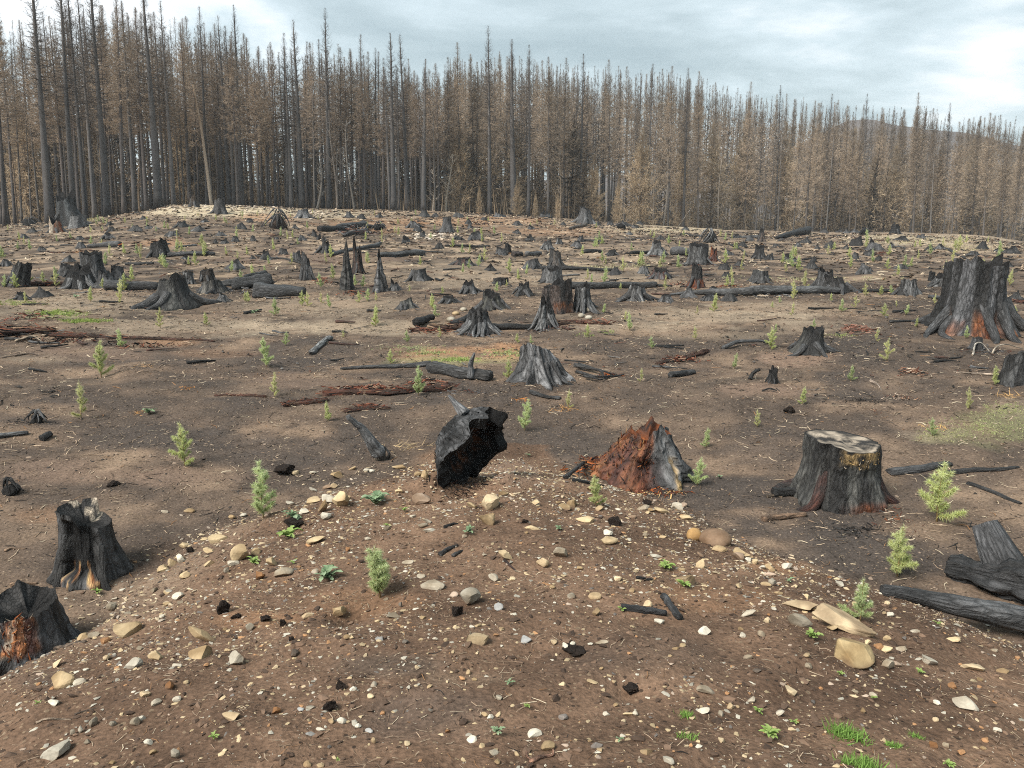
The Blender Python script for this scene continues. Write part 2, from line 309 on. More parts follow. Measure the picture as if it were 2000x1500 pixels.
def place_label(desc, px, py, tail=''):
    """a label that says where a thing stands by the nearest landmarks of the scene"""
    ds = sorted(((math.hypot((px - a) * .8, (py - b) * 1.6), n, a, b) for n, a, b in LM), key=lambda t: t[0])
    def rel(n, a, b):
        dx, dy = px - a, py - b; dist = math.hypot(dx, dy * 1.5); q = 'close ' if dist < 70 else ('' if dist < 190 else 'well ')
        if abs(dx) > 2.2 * abs(dy): w = 'right of' if dx > 0 else 'left of'
        else: w = 'in front of' if dy > 0 else 'behind'
        return f'{q}{w} {n}'
    short = [lambda: f'{desc} {rel(*ds[0][1:])}', lambda: f'{desc} {rel(*ds[1][1:])}', lambda: f'{desc} between {ds[0][1]} and {ds[1][1]}', lambda: f'{desc} {rel(*ds[2][1:])}', lambda: f'{desc} between {ds[0][1]} and {ds[2][1]}', lambda: f'{desc} {rel(*ds[3][1:])}', lambda: f'{desc} between {ds[1][1]} and {ds[2][1]}', lambda: f'{desc} between {ds[0][1]} and {ds[3][1]}', lambda: f'{desc} {rel(*ds[4][1:])}']
    for f in short:
        l = f().replace('  ', ' ')
        if len(l.split()) <= 16 and l not in USED: USED.add(l); return l
    return None
def label_or_group(o, desc, cat, px, py, group, shared):
    l = place_label(desc, px, py); o['category'] = cat; o['group'] = group; o['label'] = l or shared

def frames(P):
    T = np.gradient(P, axis=0); T /= np.maximum(np.linalg.norm(T, axis=1, keepdims=True), 1e-9)
    up = np.array([0, 0, 1.]) if abs(T[0, 2]) < .8 else np.array([1., 0, 0]); A = np.zeros_like(P); B = np.zeros_like(P); a = np.cross(T[0], up)
    for i in range(len(P)):
        a = a - T[i] * np.dot(a, T[i]); a /= max(np.linalg.norm(a), 1e-9); A[i] = a; B[i] = np.cross(T[i], a)
    return T, A, B
def tube(P, R, n=8, rough=0, seed=0, flat=1.0, groove=0):
    P = np.asarray(P, float); R = np.asarray(R, float); T, A, B = frames(P); k = len(P)
    th = np.linspace(0, 2 * np.pi, n, endpoint=False); L = np.concatenate([[0], np.cumsum(np.linalg.norm(np.diff(P, axis=0), axis=1))])
    TH, LL = np.meshgrid(th, L); rr = np.repeat(R[:, None], n, 1)
    if rough: rr = rr * (1 + rough * fbm(np.cos(TH) * 1.6 + seed, np.sin(TH) * 1.6, LL / max(R.max(), 1e-6) * .35 + .01, s=seed, o=3))
    if groove: rr = rr * (1 + groove * vn(np.cos(TH) * 4.5 + seed, np.sin(TH) * 4.5, LL / max(R.max(), 1e-6) * .12 + .01, s=seed + 5))
    V = P[:, None, :] + A[:, None, :] * (rr * np.cos(TH))[:, :, None] + B[:, None, :] * (rr * np.sin(TH) * flat)[:, :, None]
    i = np.arange(k - 1)[:, None] * n; j = np.arange(n)[None, :]; j2 = (j + 1) % n
    F = np.stack([(i + j).ravel(), (i + j2).ravel(), (i + n + j2).ravel(), (i + n + j).ravel()], 1)
    V = V.reshape(-1, 3); g = np.stack([np.cos(TH) * R.max(), np.sin(TH) * R.max(), LL], 2).reshape(-1, 3) + seed * 1.37
    V = np.concatenate([V, P[[0, -1]]]); g = np.concatenate([g, g[[0, -1]]]); m = len(V) - 2; j = np.arange(n); j2 = (j + 1) % n
    C3 = np.concatenate([np.stack([np.full(n, m), j2, j], 1), np.stack([np.full(n, m + 1), (k - 1) * n + j, (k - 1) * n + j2], 1)])
    return V, [F, C3], g, np.append(TH.ravel(), [0, 0]), np.append(LL.ravel(), [0, L[-1]]) / max(L[-1], 1e-9)
CH0, CH1, CH2, GR1, GR2 = (.010, .0095, .0095), (.022, .021, .0205), (.045, .043, .042), (.105, .105, .108), (.19, .19, .19)
OR1, OR2, RED, PALEW, YEL = (.20, .062, .022), (.34, .135, .05), (.075, .027, .018), (.42, .35, .27), (.46, .31, .14)
def mixc(a, b, t): t = np.clip(t, 0, 1)[..., None]; return np.asarray(a) * (1 - t) + np.asarray(b) * t

def stump_shell(R, Hh, RB, seed, nt=40, nr=18, jag=.12, lob=.45, flut=.08, topf=None, rmod=None, zlow=-.2, pw=2.2, lean=(0, 0), c0=CH1, c1=GR1, cbias=.0, colf=None, lobes=None, slant=None):
    th = np.linspace(0, 2 * np.pi, nt, endpoint=False); r_ = np.random.default_rng(seed)
    t = np.linspace(0, 1, nr)**.8; TH, T = np.meshgrid(th, t)
    Ht = Hh * (1 + jag * (1.2 * vn(np.cos(th) * 1.7 + seed, np.sin(th) * 1.7, .37, s=seed) + (.8 if nt > 24 else .3) * vn(np.cos(th) * 5.5 + seed, np.sin(th) * 5.5, .37, s=seed + 1))) if topf is None else np.array([topf(a) for a in th])
    if topf is None:
        sl = r_.uniform(.03, .22) if slant is None else slant; Ht = Ht * (1 - sl + sl * np.cos(th - r_.uniform(0, 6.3)))
    Z = zlow + (Ht[None, :] - zlow) * T; tt = np.clip(Z / Hh, 0, 1)
    if lobes is None: lb = np.clip(.5 + sum(r_.uniform(.15, .4) * np.cos(k * TH + r_.uniform(0, 6.3)) for k in (3, 4, 5, 7)), 0, 1.4)
    else: lb = sum(w * np.exp(-(np.angle(np.exp(1j * (TH - a))) / s)**2) for a, s, w in lobes)
    r = R + (RB - R) * np.power(1 - tt, pw) * (1 - lob + 1.5 * lob * lb)
    r = r * (1 + flut * (vn(np.cos(TH) * 3.2 + seed, np.sin(TH) * 3.2, Z / (R * 4) + .01, s=seed + 2) + .6 * vn(np.cos(TH) * 8 + seed, np.sin(TH) * 8, Z / (R * 2.5) + .01, s=seed + 3)))
    r = r * (1 + .3 * flut * vn(np.cos(TH) * 19 + seed, np.sin(TH) * 19, Z / R * 1.5 + .01, s=seed + 6)) if nt > 60 else r
    r = r * (1 + .07 * fbm(np.cos(TH) * 4 + seed, np.sin(TH) * 4, Z / R * 2.2 + .01, s=seed + 11, o=3))
    r = r * (1 + .06 * vn(np.cos(TH) * 1.3 + seed * 2, np.sin(TH) * 1.3, .2, s=seed + 4))
    if rmod is not None: r = rmod(TH, tt, r)
    V = np.stack([r * np.cos(TH) + lean[0] * tt * Hh, r * np.sin(TH) + lean[1] * tt * Hh, Z], 2)
    i = np.arange(nr - 1)[:, None] * nt; j = np.arange(nt)[None, :]; j2 = (j + 1) % nt
    F = np.stack([(i + j).ravel(), (i + j2).ravel(), (i + nt + j2).ravel(), (i + nt + j).ravel()], 1)
    nz = np.clip(.5 + cbias + .9 * vn(np.cos(TH) * 3 + seed, np.sin(TH) * 3, Z / (R * 3) + .01, s=seed + 7) + .5 * vn(np.cos(TH) * 9, np.sin(TH) * 9, Z / (R * 2) + .01, s=seed + 8), 0, 1)
    nz = np.clip((nz - .5) * 1.7 + .42, 0, 1); K = mixc(c0, c1, nz)
    if colf is not None: K = colf(TH, tt, K, nz)
    g = np.stack([np.cos(TH) * R, np.sin(TH) * R, Z], 2) + seed * .77
    return V.reshape(-1, 3), F, K.reshape(-1, 3), g.reshape(-1, 3), V[-1]
def stump_cap(top, hollow, seed, c0, c1, lip=.94, rings=False):
    n = len(top); ce = top.mean(0); V = [top * 1.0]
    fr = [lip, .75, .5, .25] if not rings else [.97] + list(np.linspace(.92, .06, 24))
    for f in fr:
        p = ce + (top - ce) * f; p[:, 2] = ce[2] + (top[:, 2] - ce[2]) * f**.7 - hollow * (1 - f)**.6 + .02 * (1 - f) * vn(p[:, 0] * 20, p[:, 1] * 20, .3, s=seed); V.append(p)
    V = np.concatenate(V + [ce[None] - np.array([[0, 0, hollow]])]); j = np.arange(n); j2 = (j + 1) % n
    F = np.concatenate([np.stack([k * n + j, k * n + j2, (k + 1) * n + j2, (k + 1) * n + j], 1) for k in range(len(fr))]); m = len(V) - 1
    T3 = np.stack([len(fr) * n + j, len(fr) * n + j2, np.full(n, m)], 1)
    nz = np.clip(.42 + 1.6 * fbm(V[:, 0] * 9, V[:, 1] * 9, .3, s=seed, o=3), 0, 1)
    K = lerp3(c0, c1, nz)
    if rings: q = np.concatenate([np.full(n, f) for f in [1] + fr] + [[0]]); K = K * (1 + .22 * np.sin(q * 75 + 2 * vn(q * 9, q * 0, .2, s=seed)))[:, None]; K[q > .955] = (.014, .013, .012)
    return V, [F, T3], K, V * 1.0
def root_path(r0, z0, ang, ln, bend, base, seed, n=9):
    p = []; r_ = np.random.default_rng(seed); w1, w2 = r_.uniform(-.25, .25, 2)
    for i in range(n):
        t = i / (n - 1); a = ang + bend * t + w1 * math.sin(3 * t) ; x, y = math.cos(a) * (r0 + ln * t), math.sin(a) * (r0 + ln * t)
        gz = H(base[0] + x, base[1] + y) - base[2]; z = gz + (z0) * max(0, 1 - 1.5 * t)**1.6 + (.25 * z0 + .02) * (1 - t) + .05 * w2 * math.sin(6 * t) - .05 * t**3; p.append((x, y, z))
    return np.array(p)
def stump(px, py, topw, hh, basew, seed, label=None, desc='charred stump', nt=36, nr=16, roots=0, rootlen=1.3, hollow=.08, cut=(CH0, CH1), name='charred_stump', cat='stump', group='burned stumps in the clearing', root_col=(GR1, CH2), root_r=.2, sink=0, mats=(None, None), rang=None, shards=None, capf=None, **kw):
    p, s = G(px, py); R, RB, Hh = topw * s / 2, basew * s / 2, hh * s; p = p + np.array([0, RB * .55, 0]); p[2] = H(p[0], p[1]) - sink
    o = thing(name, p, None, cat, group)
    if label: o['label'] = label; USED.add(label)
    else: label_or_group(o, desc, cat, px, py, group, 'small burned stump far out in the clearing')
    V, F, K, g, top = stump_shell(R, Hh, RB, seed, nt, nr, **kw)
    link('trunk', mesh('stump_trunk', V, F, mats[0] or M_WOOD, K, g), o)
    if shards: m_ = shards[0](np.arctan2(V[:, 1], V[:, 0]), V[:, 2] / Hh); shards_on(o, V[m_], *shards[1:])
    V, F, K, g = stump_cap(top, hollow * Hh, seed, *cut, rings=mats[1] is M_CUT)
    if capf: w_ = capf(V[:, 0] / R, V[:, 1] / R); K = K * (1 - w_[:, None]) + np.array(PALEW) * w_[:, None]
    link('top_face', mesh('stump_top', V, F, mats[1] or M_ROT, K, g), o)
    r_ = np.random.default_rng(seed + 99)
    for k in range(roots):
        a = (rang[k] if rang else 2 * math.pi * (k + r_.uniform(-.3, .3)) / roots)
        P = root_path(RB * .55, Hh * r_.uniform(.18, .4), a, RB * rootlen * r_.uniform(.6, 1.2), r_.uniform(-.5, .5), p, seed + k)
        rr = RB * root_r * r_.uniform(.7, 1.2) * np.linspace(1, .25, len(P))**.8
        V, F, g, th, l = tube(P, rr, 7, .25, seed + k); K = mixc(root_col[0], root_col[1], .5 + .8 * vn(V[:, 0] * 12, V[:, 1] * 12, V[:, 2] * 12 + .01, s=seed))
        link('root', mesh('stump_root', V, F, M_WOOD, K, g), o)
    return o
def unit_(v): return v / np.maximum(np.linalg.norm(v, axis=-1, keepdims=True), 1e-9)
def nrm_3(n): return np.array([n[0], n[1], 0.])
def log(px1, py1, px2, py2, w1, w2, label, seed, c=(CH2, GR1), name='fallen_log', cat='log', group='burned logs lying on the ground', rough=.22, groove=.14, stubs=0, end=None, lift=.75, crag=0, m=None, nseg=18, n=14, sag=.0, flat=.9, bow=0, kind=None, straight=False):
    if m is M_ROT: flat, rough, lift, c = .5, max(rough, .75), .15, (CH0, (.105, .048, .036))
    a, s1 = G(px1, py1); b, s2 = G(px2, py2); r1, r2 = w1 * s1 / 2, w2 * s2 / 2; t = np.linspace(0, 1, nseg)[:, None]; P = a + (b - a) * t
    d = (b - a)[:2]; nrm = np.array([-d[1], d[0]]) / max(np.linalg.norm(d), 1e-6); P[:, :2] += nrm[None] * (bow * np.sin(np.pi * t) * np.linalg.norm(d) + .02 * vn(t * 4 + seed, t * 0, .2, s=seed) * np.linalg.norm(d) * .5)
    R = (r1 + (r2 - r1) * t[:, 0]); P[:, 2] = ground_h(P[:, 0], P[:, 1])
    if straight: P[:, 2] = np.interp(t[:, 0], [0, 1], [P[0, 2], P[-1, 2]])
    k = np.ones(5) / 5; zz = np.pad(P[:, 2], 2, 'edge'); P[:, 2] = np.convolve(zz, k, 'valid') + R * lift
    R = R * (1 + .12 * vn(t[:, 0] * 7 + seed, t[:, 0] * 0, .4, s=seed)); R[-1] *= .8; R[0] *= .85
    o0 = P.mean(0); V, F, g, th, l = tube(P - o0, R, n, rough, seed, flat, groove)
    if crag: V = V + unit_(V - (P - o0)[np.append(np.repeat(np.arange(nseg), n), [0, nseg - 1])]) * (crag * R.mean() * fbm(V[:, 0] * 7, V[:, 1] * 7, V[:, 2] * 7 + .01, s=seed + 9, o=4))[:, None]
    nz = np.clip(.5 + .9 * fbm(V[:, 0] * 3, V[:, 1] * 3, V[:, 2] * 5 + .01, s=seed, o=3), 0, 1); K = lerp3(c[0], c[1], nz)
    if m is M_ROT:
        w = .5 + .8 * fbm(V[:, 0] * 6, V[:, 1] * 6, V[:, 2] * 6 + .01, s=seed + 3, o=3); K = K * (1 - np.clip(w, 0, 1)[:, None]) + np.array((.035, .026, .021)) * np.clip(w, 0, 1)[:, None]
    o = link(name, mesh('log_trunk', V, F, m or M_WOOD, K, g), None, o0); tag(o, label, cat, group, kind); USED.add(label)
    r_ = np.random.default_rng(seed)
    if m is M_ROT:
        ac = Acc(); ax = unit(np.array([d[0], d[1], 0.])); L_ = np.linalg.norm(d)
        for q in range(int(40 + 60 * min(L_, 2))):
            i = int(r_.integers(0, nseg)); wv = R[i]; c0 = P[i] - o0 + nrm_3(nrm) * r_.normal(0, .8) * wv + np.array([0, 0, wv * r_.uniform(.0, .55)]) + ax * r_.normal(0, L_ / nseg); an = r_.normal(0, .4); dr = unit(ax * math.cos(an) + nrm_3(nrm) * math.sin(an) + np.array([0, 0, r_.normal(0, .22)])); ln = wv * r_.uniform(.6, 2.6); wd = wv * r_.uniform(.06, .2); e1 = np.cross(dr, [0, 0, 1.])
            pv = [c0 - dr * ln / 2 + e1 * wd, c0 - dr * ln / 2 - e1 * wd, c0 - dr * ln / 2 + [0, 0, wd], c0 + dr * ln / 2]; ac.add(pv, [[0, 1, 3], [1, 2, 3], [2, 0, 3]], np.array((RED, (.14, .055, .035), CH0, (.06, .04, .03), (.18, .12, .08))[r_.integers(5)]) * r_.uniform(.6, 1.3))
        tag(link('bark_shreds', ac.mesh('bark_shreds', M_ROT), o), kind='stuff')
    for q in range(stubs):
        i = int(r_.integers(2, nseg - 2)); an = r_.uniform(.3, 2.8); dr = np.array([nrm[0] * math.cos(an), nrm[1] * math.cos(an), abs(math.sin(an))]); Q = (P[i] - o0)[None] + dr[None] * np.linspace(R[i] * .4, R[i] * r_.uniform(1.8, 3.2), 5)[:, None]
        V, F, g, th, l = tube(Q, R[i] * np.linspace(.4, .12, 5), 6, .2, seed + q); link('branch_stub', mesh('branch_stub', V, F, M_WOOD, lerp3(c[0], c[1], np.full(len(V), .6)), g), o)
    if end is not None:
        for e in end:
            i = 0 if e[0] == 0 else nseg - 1; T = (P[1] - P[0]) if i == 0 else (P[-1] - P[-2]); T = T / np.linalg.norm(T); sg = -1 if i == 0 else 1
            ac = Acc(); rr = R[i] * 1.05
            for q in range(16):
                off = r_.normal(0, .45, 3) * rr; off[2] = abs(off[2]) * .6 - rr * .3; ln = rr * r_.uniform(.4, 1.6); c0 = P[i] - o0 + off; w = rr * r_.uniform(.08, .22)
                e1 = np.cross(T, [0, 0, 1.]); pv = np.array([c0 + e1 * w, c0 - e1 * w, c0 + np.array([0, 0, w]), c0 + sg * T * ln + r_.normal(0, .1, 3) * rr]); ac.add(pv, [[0, 1, 3], [1, 2, 3], [2, 0, 3]], np.array(e[1]) * r_.uniform(.6, 1.3))
            link('splintered_end', ac.mesh('splintered_end', M_ROT), o)
    return o
def stick(pts, w, label, seed, c=CH1, name='stick', cat='stick', group=None, lifts=None, m=None, n=7, fork=None, taper=.4, smooth=14):
    """a thin piece of wood through photo points; lifts: pixels above the ground at each point"""
    Q = []; S = []
    for i, (a, b) in enumerate(pts):
        lf = lifts[i] if lifts else 0
        p, s = G(a, b + lf); p = p + np.array([0, 0, lf * s]); Q.append(p); S.append(s)
    Q = np.array(Q); s = np.mean(S); t = np.linspace(0, len(Q) - 1, smooth); P = np.stack([np.interp(t, np.arange(len(Q)), Q[:, k]) for k in range(3)], 1)
    for _ in range(2): P[1:-1] = (P[:-2] + 2 * P[1:-1] + P[2:]) / 4
    r = w * s / 2 * np.linspace(1, taper, smooth); P[:, 2] += r * .6; P += .25 * r[:, None] * np.stack([vn(np.arange(smooth) * .7, seed + k, .3, s=seed + k) for k in range(3)], 1)
    o0 = P[0].copy(); V, F, g, th, l = tube(P - o0, r, n, .25, seed); nz = np.clip(.5 + fbm(V[:, 0] * 14, V[:, 1] * 14, V[:, 2] * 14 + .01, s=seed, o=2), 0, 1)
    o = link(name, mesh(name, V, F, m or M_WOOD, lerp3(np.array(c) * .6, np.array(c) * 1.4, nz), g), None, o0); tag(o, label, cat, group); USED.add(label or ''); return o
def debris(px, py, w, h, n, label, seed, cols=(RED, OR1, CH1), size=.35, rise=.5, name='wood_debris', ang=None, thin=.12):
    """a loose litter of splinters and shards that nobody could count"""
    p, s = G(px, py + h * .45); r_ = np.random.default_rng(seed); ac = Acc(); rx = w * s / 2; ry = max(h * s * 1.4, rx * .28); hz = h * s * rise
    for i in range(n):
        u, v = r_.normal(0, .45, 2); u, v = np.clip([u, v], -1, 1); e = math.exp(-1.6 * (u * u + v * v)); x, y = u * rx, v * ry + ry * .6
        z = H(p[0] + x, p[1] + y) - p[2] + hz * e * r_.uniform(.1, 1); a = (r_.normal(ang, .35) if ang is not None else r_.uniform(0, 6.3)); el = r_.normal(0, .3)
        ln = rx * size * r_.uniform(.3, 1.2); wd = ln * thin * r_.uniform(.6, 1.8); th = wd * r_.uniform(.4, .9); d = np.array([math.cos(a) * math.cos(el), math.sin(a) * math.cos(el), math.sin(el)]); e1 = np.array([-math.sin(a), math.cos(a), r_.normal(0, .4)]); e2 = np.cross(d, e1)
        c0 = np.array([x, y, z]); V = [c0 + d * ln * q[0] + e1 * wd * q[1] * (1 if q[0] < 0 else .55) + e2 * th * q[2] for q in ((-.5, -.5, -.4), (-.5, .5, -.4), (-.5, 0, .6), (.5, -.5, -.4), (.5, .5, -.4), (.5, 0, .6))]
        c = np.array(cols[r_.integers(len(cols))]) * r_.uniform(.55, 1.5); ac.add(V, [[0, 2, 1], [3, 4, 5]], c); ac.add(V, [[0, 1, 4, 3], [1, 2, 5, 4], [2, 0, 3, 5]], c)
    o = link(name, ac.mesh(name, M_ROT), None, p); tag(o, label, 'wood debris', None, 'stuff'); return o
def shards_on(o, V, n, size, cols, seed, name='torn_wood', up=.7):
    r_ = np.random.default_rng(seed); ac = Acc(); ce = V.mean(0)
    for i in range(n):
        q = V[r_.integers(len(V))] + r_.normal(0, size * .2, 3); d = unit(np.array([0, 0, up]) + r_.normal(0, .45, 3)); out = unit(np.array([q[0] - ce[0], q[1] - ce[1], 0.]) + 1e-6); e1 = unit(np.cross(d, out)); ln, w = size * r_.uniform(.4, 1.6), size * r_.uniform(.05, .15)
        pv = [q - d * ln * .4 + e1 * w, q - d * ln * .4 - e1 * w, q + out * w * 1.4, q + d * ln * .6 + out * w * r_.uniform(-.5, 1.5)]; ac.add(pv, [[0, 2, 1], [0, 3, 2], [1, 2, 3], [0, 1, 3]], np.array(cols[r_.integers(len(cols))]) * r_.uniform(.6, 1.4))
    tag(link(name, ac.mesh(name, M_ROT), o), kind='stuff')
_ICO = {}
def ico(sub):
    if sub not in _ICO:
        bm = bmesh.new(); bmesh.ops.create_icosphere(bm, subdivisions=sub, radius=1); _ICO[sub] = (np.array([v.co[:] for v in bm.verts]), np.array([[v.index for v in f.verts] for f in bm.faces])); bm.free()
    return _ICO[sub]
def rock(w, d, h, seed, sub=3, cuts=9, rnd=False, rough=.04, lo=.38):
    V, F = ico(sub); V = V.copy(); r_ = np.random.default_rng(seed)
    if not rnd:
        for k in range(cuts):
            n = r_.normal(0, 1, 3); n /= np.linalg.norm(n); c = r_.uniform(lo, .78); V -= np.maximum(0, V @ n - c)[:, None] * n[None]
    V = V / np.abs(V).max(0); V = V + rough * fbm(V[:, 0] * 2.2 + seed, V[:, 1] * 2.2, V[:, 2] * 2.2 + .01, s=seed, o=3)[:, None] * V
    return V * np.array([w, d, h]) / 2, F
STC = {'Y': (.47, .36, .20), 't': (.43, .33, .20), 'y': (.46, .36, .23), 'w': (.48, .44, .36), 'g': (.36, .33, .27), 'o': (.36, .20, .10), 'b': (.27, .268, .258), 'd': (.16, .14, .125), 'p': (.40, .31, .24), 'B': (.24, .16, .105), 'O': (.38, .235, .10), 'T': (.44, .33, .19)}
STN = {'Y': 'tan', 't': 'tan', 'y': 'yellowish', 'w': 'pale cream', 'g': 'grey-buff', 'o': 'orange-brown', 'b': 'blue-grey', 'd': 'dark grey', 'p': 'pinkish tan', 'B': 'brown', 'O': 'ochre', 'T': 'tan'}
def stone(px, py, w, h, c, seed, rot=0, label=None, rounded=False, group='stones lying on the bare mound', shared='small pale angular stone bedded in the brown soil of the mound', sub=None):
    p, s = G(px, py + h * .38); W_, H_ = w * s, h * s; r_ = np.random.default_rng(seed)
    dep = min(W_, H_ * 1.5) * r_.uniform(.75, 1.05); hz = H_ * .92
    V, F = rock(W_, dep, hz, seed, sub or (3 if w > 24 else 2), 9, rounded, .05 if rounded else .07)
    if rot: a = math.radians(rot); V = np.stack([V[:, 0] * math.cos(a) + V[:, 2] * math.sin(a), V[:, 1], -V[:, 0] * math.sin(a) + V[:, 2] * math.cos(a)], 1)
    p = p + np.array([0, dep * .3, 0]); gz = H(p[0], p[1]); zoff = -V[:, 2].min() * .58; K0 = np.array(STC[c]); nz = np.clip(.5 + 1.2 * fbm(V[:, 0] * 9 + seed, V[:, 1] * 9, V[:, 2] * 9 + .01, s=seed, o=3), 0, 1)
    K = lerp3(K0 * np.array([.5, .44, .38]), K0 * 1.1, nz)
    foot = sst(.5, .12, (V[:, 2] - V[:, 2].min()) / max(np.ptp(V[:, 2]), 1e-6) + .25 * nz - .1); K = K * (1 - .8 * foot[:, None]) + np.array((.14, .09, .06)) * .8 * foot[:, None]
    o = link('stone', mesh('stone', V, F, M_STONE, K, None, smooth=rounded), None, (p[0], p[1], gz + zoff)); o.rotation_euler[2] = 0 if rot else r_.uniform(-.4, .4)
    if label: tag(o, label, 'stone', group); USED.add(label)
    else:
        sz = 'large' if w > 38 else ('fist-sized' if w > 22 else 'small'); shp = 'long' if w > 2.2 * h else ('upright' if h > 1.15 * w else 'angular')
        label_or_group(o, f'{sz} {shp} {STN[c]} stone', 'stone', px, py, group, shared)
    return o

# ------------------------------------------------------------ planted seedlings, weeds, grass
def slivers(B, D, Ln, Wd, rng, bend=0):
    """thin triangles from base points B along directions D"""
    n = len(B); side = np.cross(D, rng.normal(0, 1, (n, 3))); side /= np.maximum(np.linalg.norm(side, axis=1, keepdims=True), 1e-6)
    a, b = B + side * Wd[:, None] / 2, B - side * Wd[:, None] / 2; tip = B + D * Ln[:, None]; tip[:, 2] -= bend * Ln
    V = np.stack([a, b, tip], 1).reshape(-1, 3); return V, np.arange(3 * n).reshape(n, 3)
def unit(v): return v / np.maximum(np.linalg.norm(v, axis=-1, keepdims=True), 1e-9)
SEEDCOL = [((.50, .55, .22), (.77, .81, .45)), ((.43, .52, .23), (.71, .78, .47)), ((.56, .57, .24), (.82, .82, .49))]
def seedling_meshes(seed, bushy=0, sparse=0, colr=0):
    r_ = np.random.default_rng(seed); lean = r_.normal(0, .06, 2); n = 9; t = np.linspace(0, 1, n)
    P = np.stack([lean[0] * t + .02 * np.sin(5 * t + seed), lean[1] * t, t * .96], 1); P[0, 2] = -.06
    sv, sf, sg, _, _ = tube(P, .014 * (1 - .75 * t) + .002, 5); bases = []; dirs = []; stems = [(sv, sf)]
    def on(tt): return np.array([np.interp(tt, t, P[:, k]) for k in range(3)])
    def needles(Q0, Q1, k, ln):
        u = r_.uniform(.08, 1, (k, 1)); d = unit(np.asarray(Q1) - np.asarray(Q0)); b = np.asarray(Q0) + (np.asarray(Q1) - np.asarray(Q0)) * u
        dd = unit(unit(r_.normal(0, 1, (k, 3))) * .9 + d * .75); bases.append(np.concatenate([b, np.full((k, 1), ln)], 1)); dirs.append(dd)
    nb = (34 if bushy else 20) - 8 * sparse
    needles(on(.30 if not bushy else .12), on(1.0), 330 if not sparse else 240, .085)
    for i in range(nb):
        h = .08 + .8 * (i + r_.uniform(0, .8)) / nb; a = i * 2.4 + r_.normal(0, .4); L = (.25 * (1 - h)**.8 + .05) * (1.35 if i % 4 == 0 else .75) * r_.uniform(.7, 1.25) * (1.1 if bushy else 1); el = r_.uniform(.35, .85) if not bushy else r_.uniform(.6, 1.15)
        q0 = on(h); q1 = q0 + L * np.array([math.cos(a) * math.cos(el), math.sin(a) * math.cos(el), math.sin(el)]); mid = (q0 + q1) / 2 - [0, 0, .02]
        stems.append(tube(np.array([q0, mid, q1]), np.array([.007, .005, .002]), 3)[:2]); needles(q0, mid, int(150 * L / .3), .07); needles(mid, q1, int(190 * L / .3), .07)
        if L > .2 and not sparse:
            for w in (-1, 1):
                a2 = a + w * .8; q2 = mid + L * .4 * np.array([math.cos(a2) * math.cos(el), math.sin(a2) * math.cos(el), math.sin(el)]); needles(mid, q2, 80, .06)
    B = np.concatenate(bases); D = np.concatenate(dirs); ln = B[:, 3] * r_.uniform(.7, 1.5, len(B)); V, F = slivers(B[:, :3], D, ln, np.full(len(B), .0095), r_, .1)
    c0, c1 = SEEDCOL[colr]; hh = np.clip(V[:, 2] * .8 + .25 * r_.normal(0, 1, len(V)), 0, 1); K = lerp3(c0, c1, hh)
    dry = np.repeat(r_.random(len(B)) < .05, 3); K[dry] = (.33, .21, .10)
    Vs = []; Fs4 = []; Fs3 = []; m = 0
    for v, f in stems: Vs.append(v); Fs4.append(f[0] + m); Fs3.append(f[1] + m); m += len(v)
    return mesh('seedling_stem', np.concatenate(Vs), [np.concatenate(Fs4), np.concatenate(Fs3)], M_LITTER, (.22, .15, .07)), mesh('seedling_needles', V, F, M_NEEDLE, K, None, False)
SV = [seedling_meshes(100 + i, 0, i % 3 == 2, i % 3) for i in range(6)] + [seedling_meshes(120, 1, 0, 1)]
def seedling(px, py, h, seed, var=None, label=None, desc=None, wide=1.0, group='planted fir seedlings'):
    p, s = G(px, py); v = SV[var if var is not None else seed % 6]; sz = h * s / .98; p = p + np.array([0, .02, 0]); p[2] = H(p[0], p[1])
    o = thing('fir_seedling', p, None, None, None, (seed * 2.399) % 6.28); o.scale = (sz * wide, sz * wide, sz)
    if label: tag(o, label, 'seedling', group); USED.add(label)
    else: label_or_group(o, desc or ('knee-high green fir seedling' if h > 70 else ('small green fir seedling' if h > 32 else 'tiny pale green seedling')), 'seedling', px, py, group, 'tiny pale seedling far out in the burned clearing')
    link('stem', v[0], o); link('needles', v[1], o); return o
def leaf_mesh(seed, lobed, c0, c1):
    r_ = np.random.default_rng(seed); n = 7; t = np.linspace(0, 1, n); w = np.sin(np.pi * np.clip(t * .95 + .05, 0, 1))**.8 * .16
    if lobed: w = w * (1 + .55 * np.where(np.arange(n) % 2, 1, -.7))
    z = .38 * np.sin(t * 2.2) - .16 * t**2; V = np.concatenate([np.stack([t, w, z + .05], 1), np.stack([t, t * 0, z], 1), np.stack([t, -w, z + .05], 1)])
    F = [[a * n + i, a * n + i + 1, (a + 1) * n + i + 1, (a + 1) * n + i] for a in (0, 1) for i in range(n - 1)]
    return mesh('weed_leaf', V, np.array(F), M_LEAF, lerp3(c0, c1, np.tile(t, 3)))
LEAVES = {'silver': [leaf_mesh(1, 1, (.14, .20, .11), (.28, .36, .22)), leaf_mesh(2, 1, (.12, .19, .10), (.23, .32, .18))], 'bright': [leaf_mesh(3, 0, (.14, .22, .05), (.26, .37, .10)), leaf_mesh(4, 1, (.17, .26, .06), (.30, .38, .13))]}
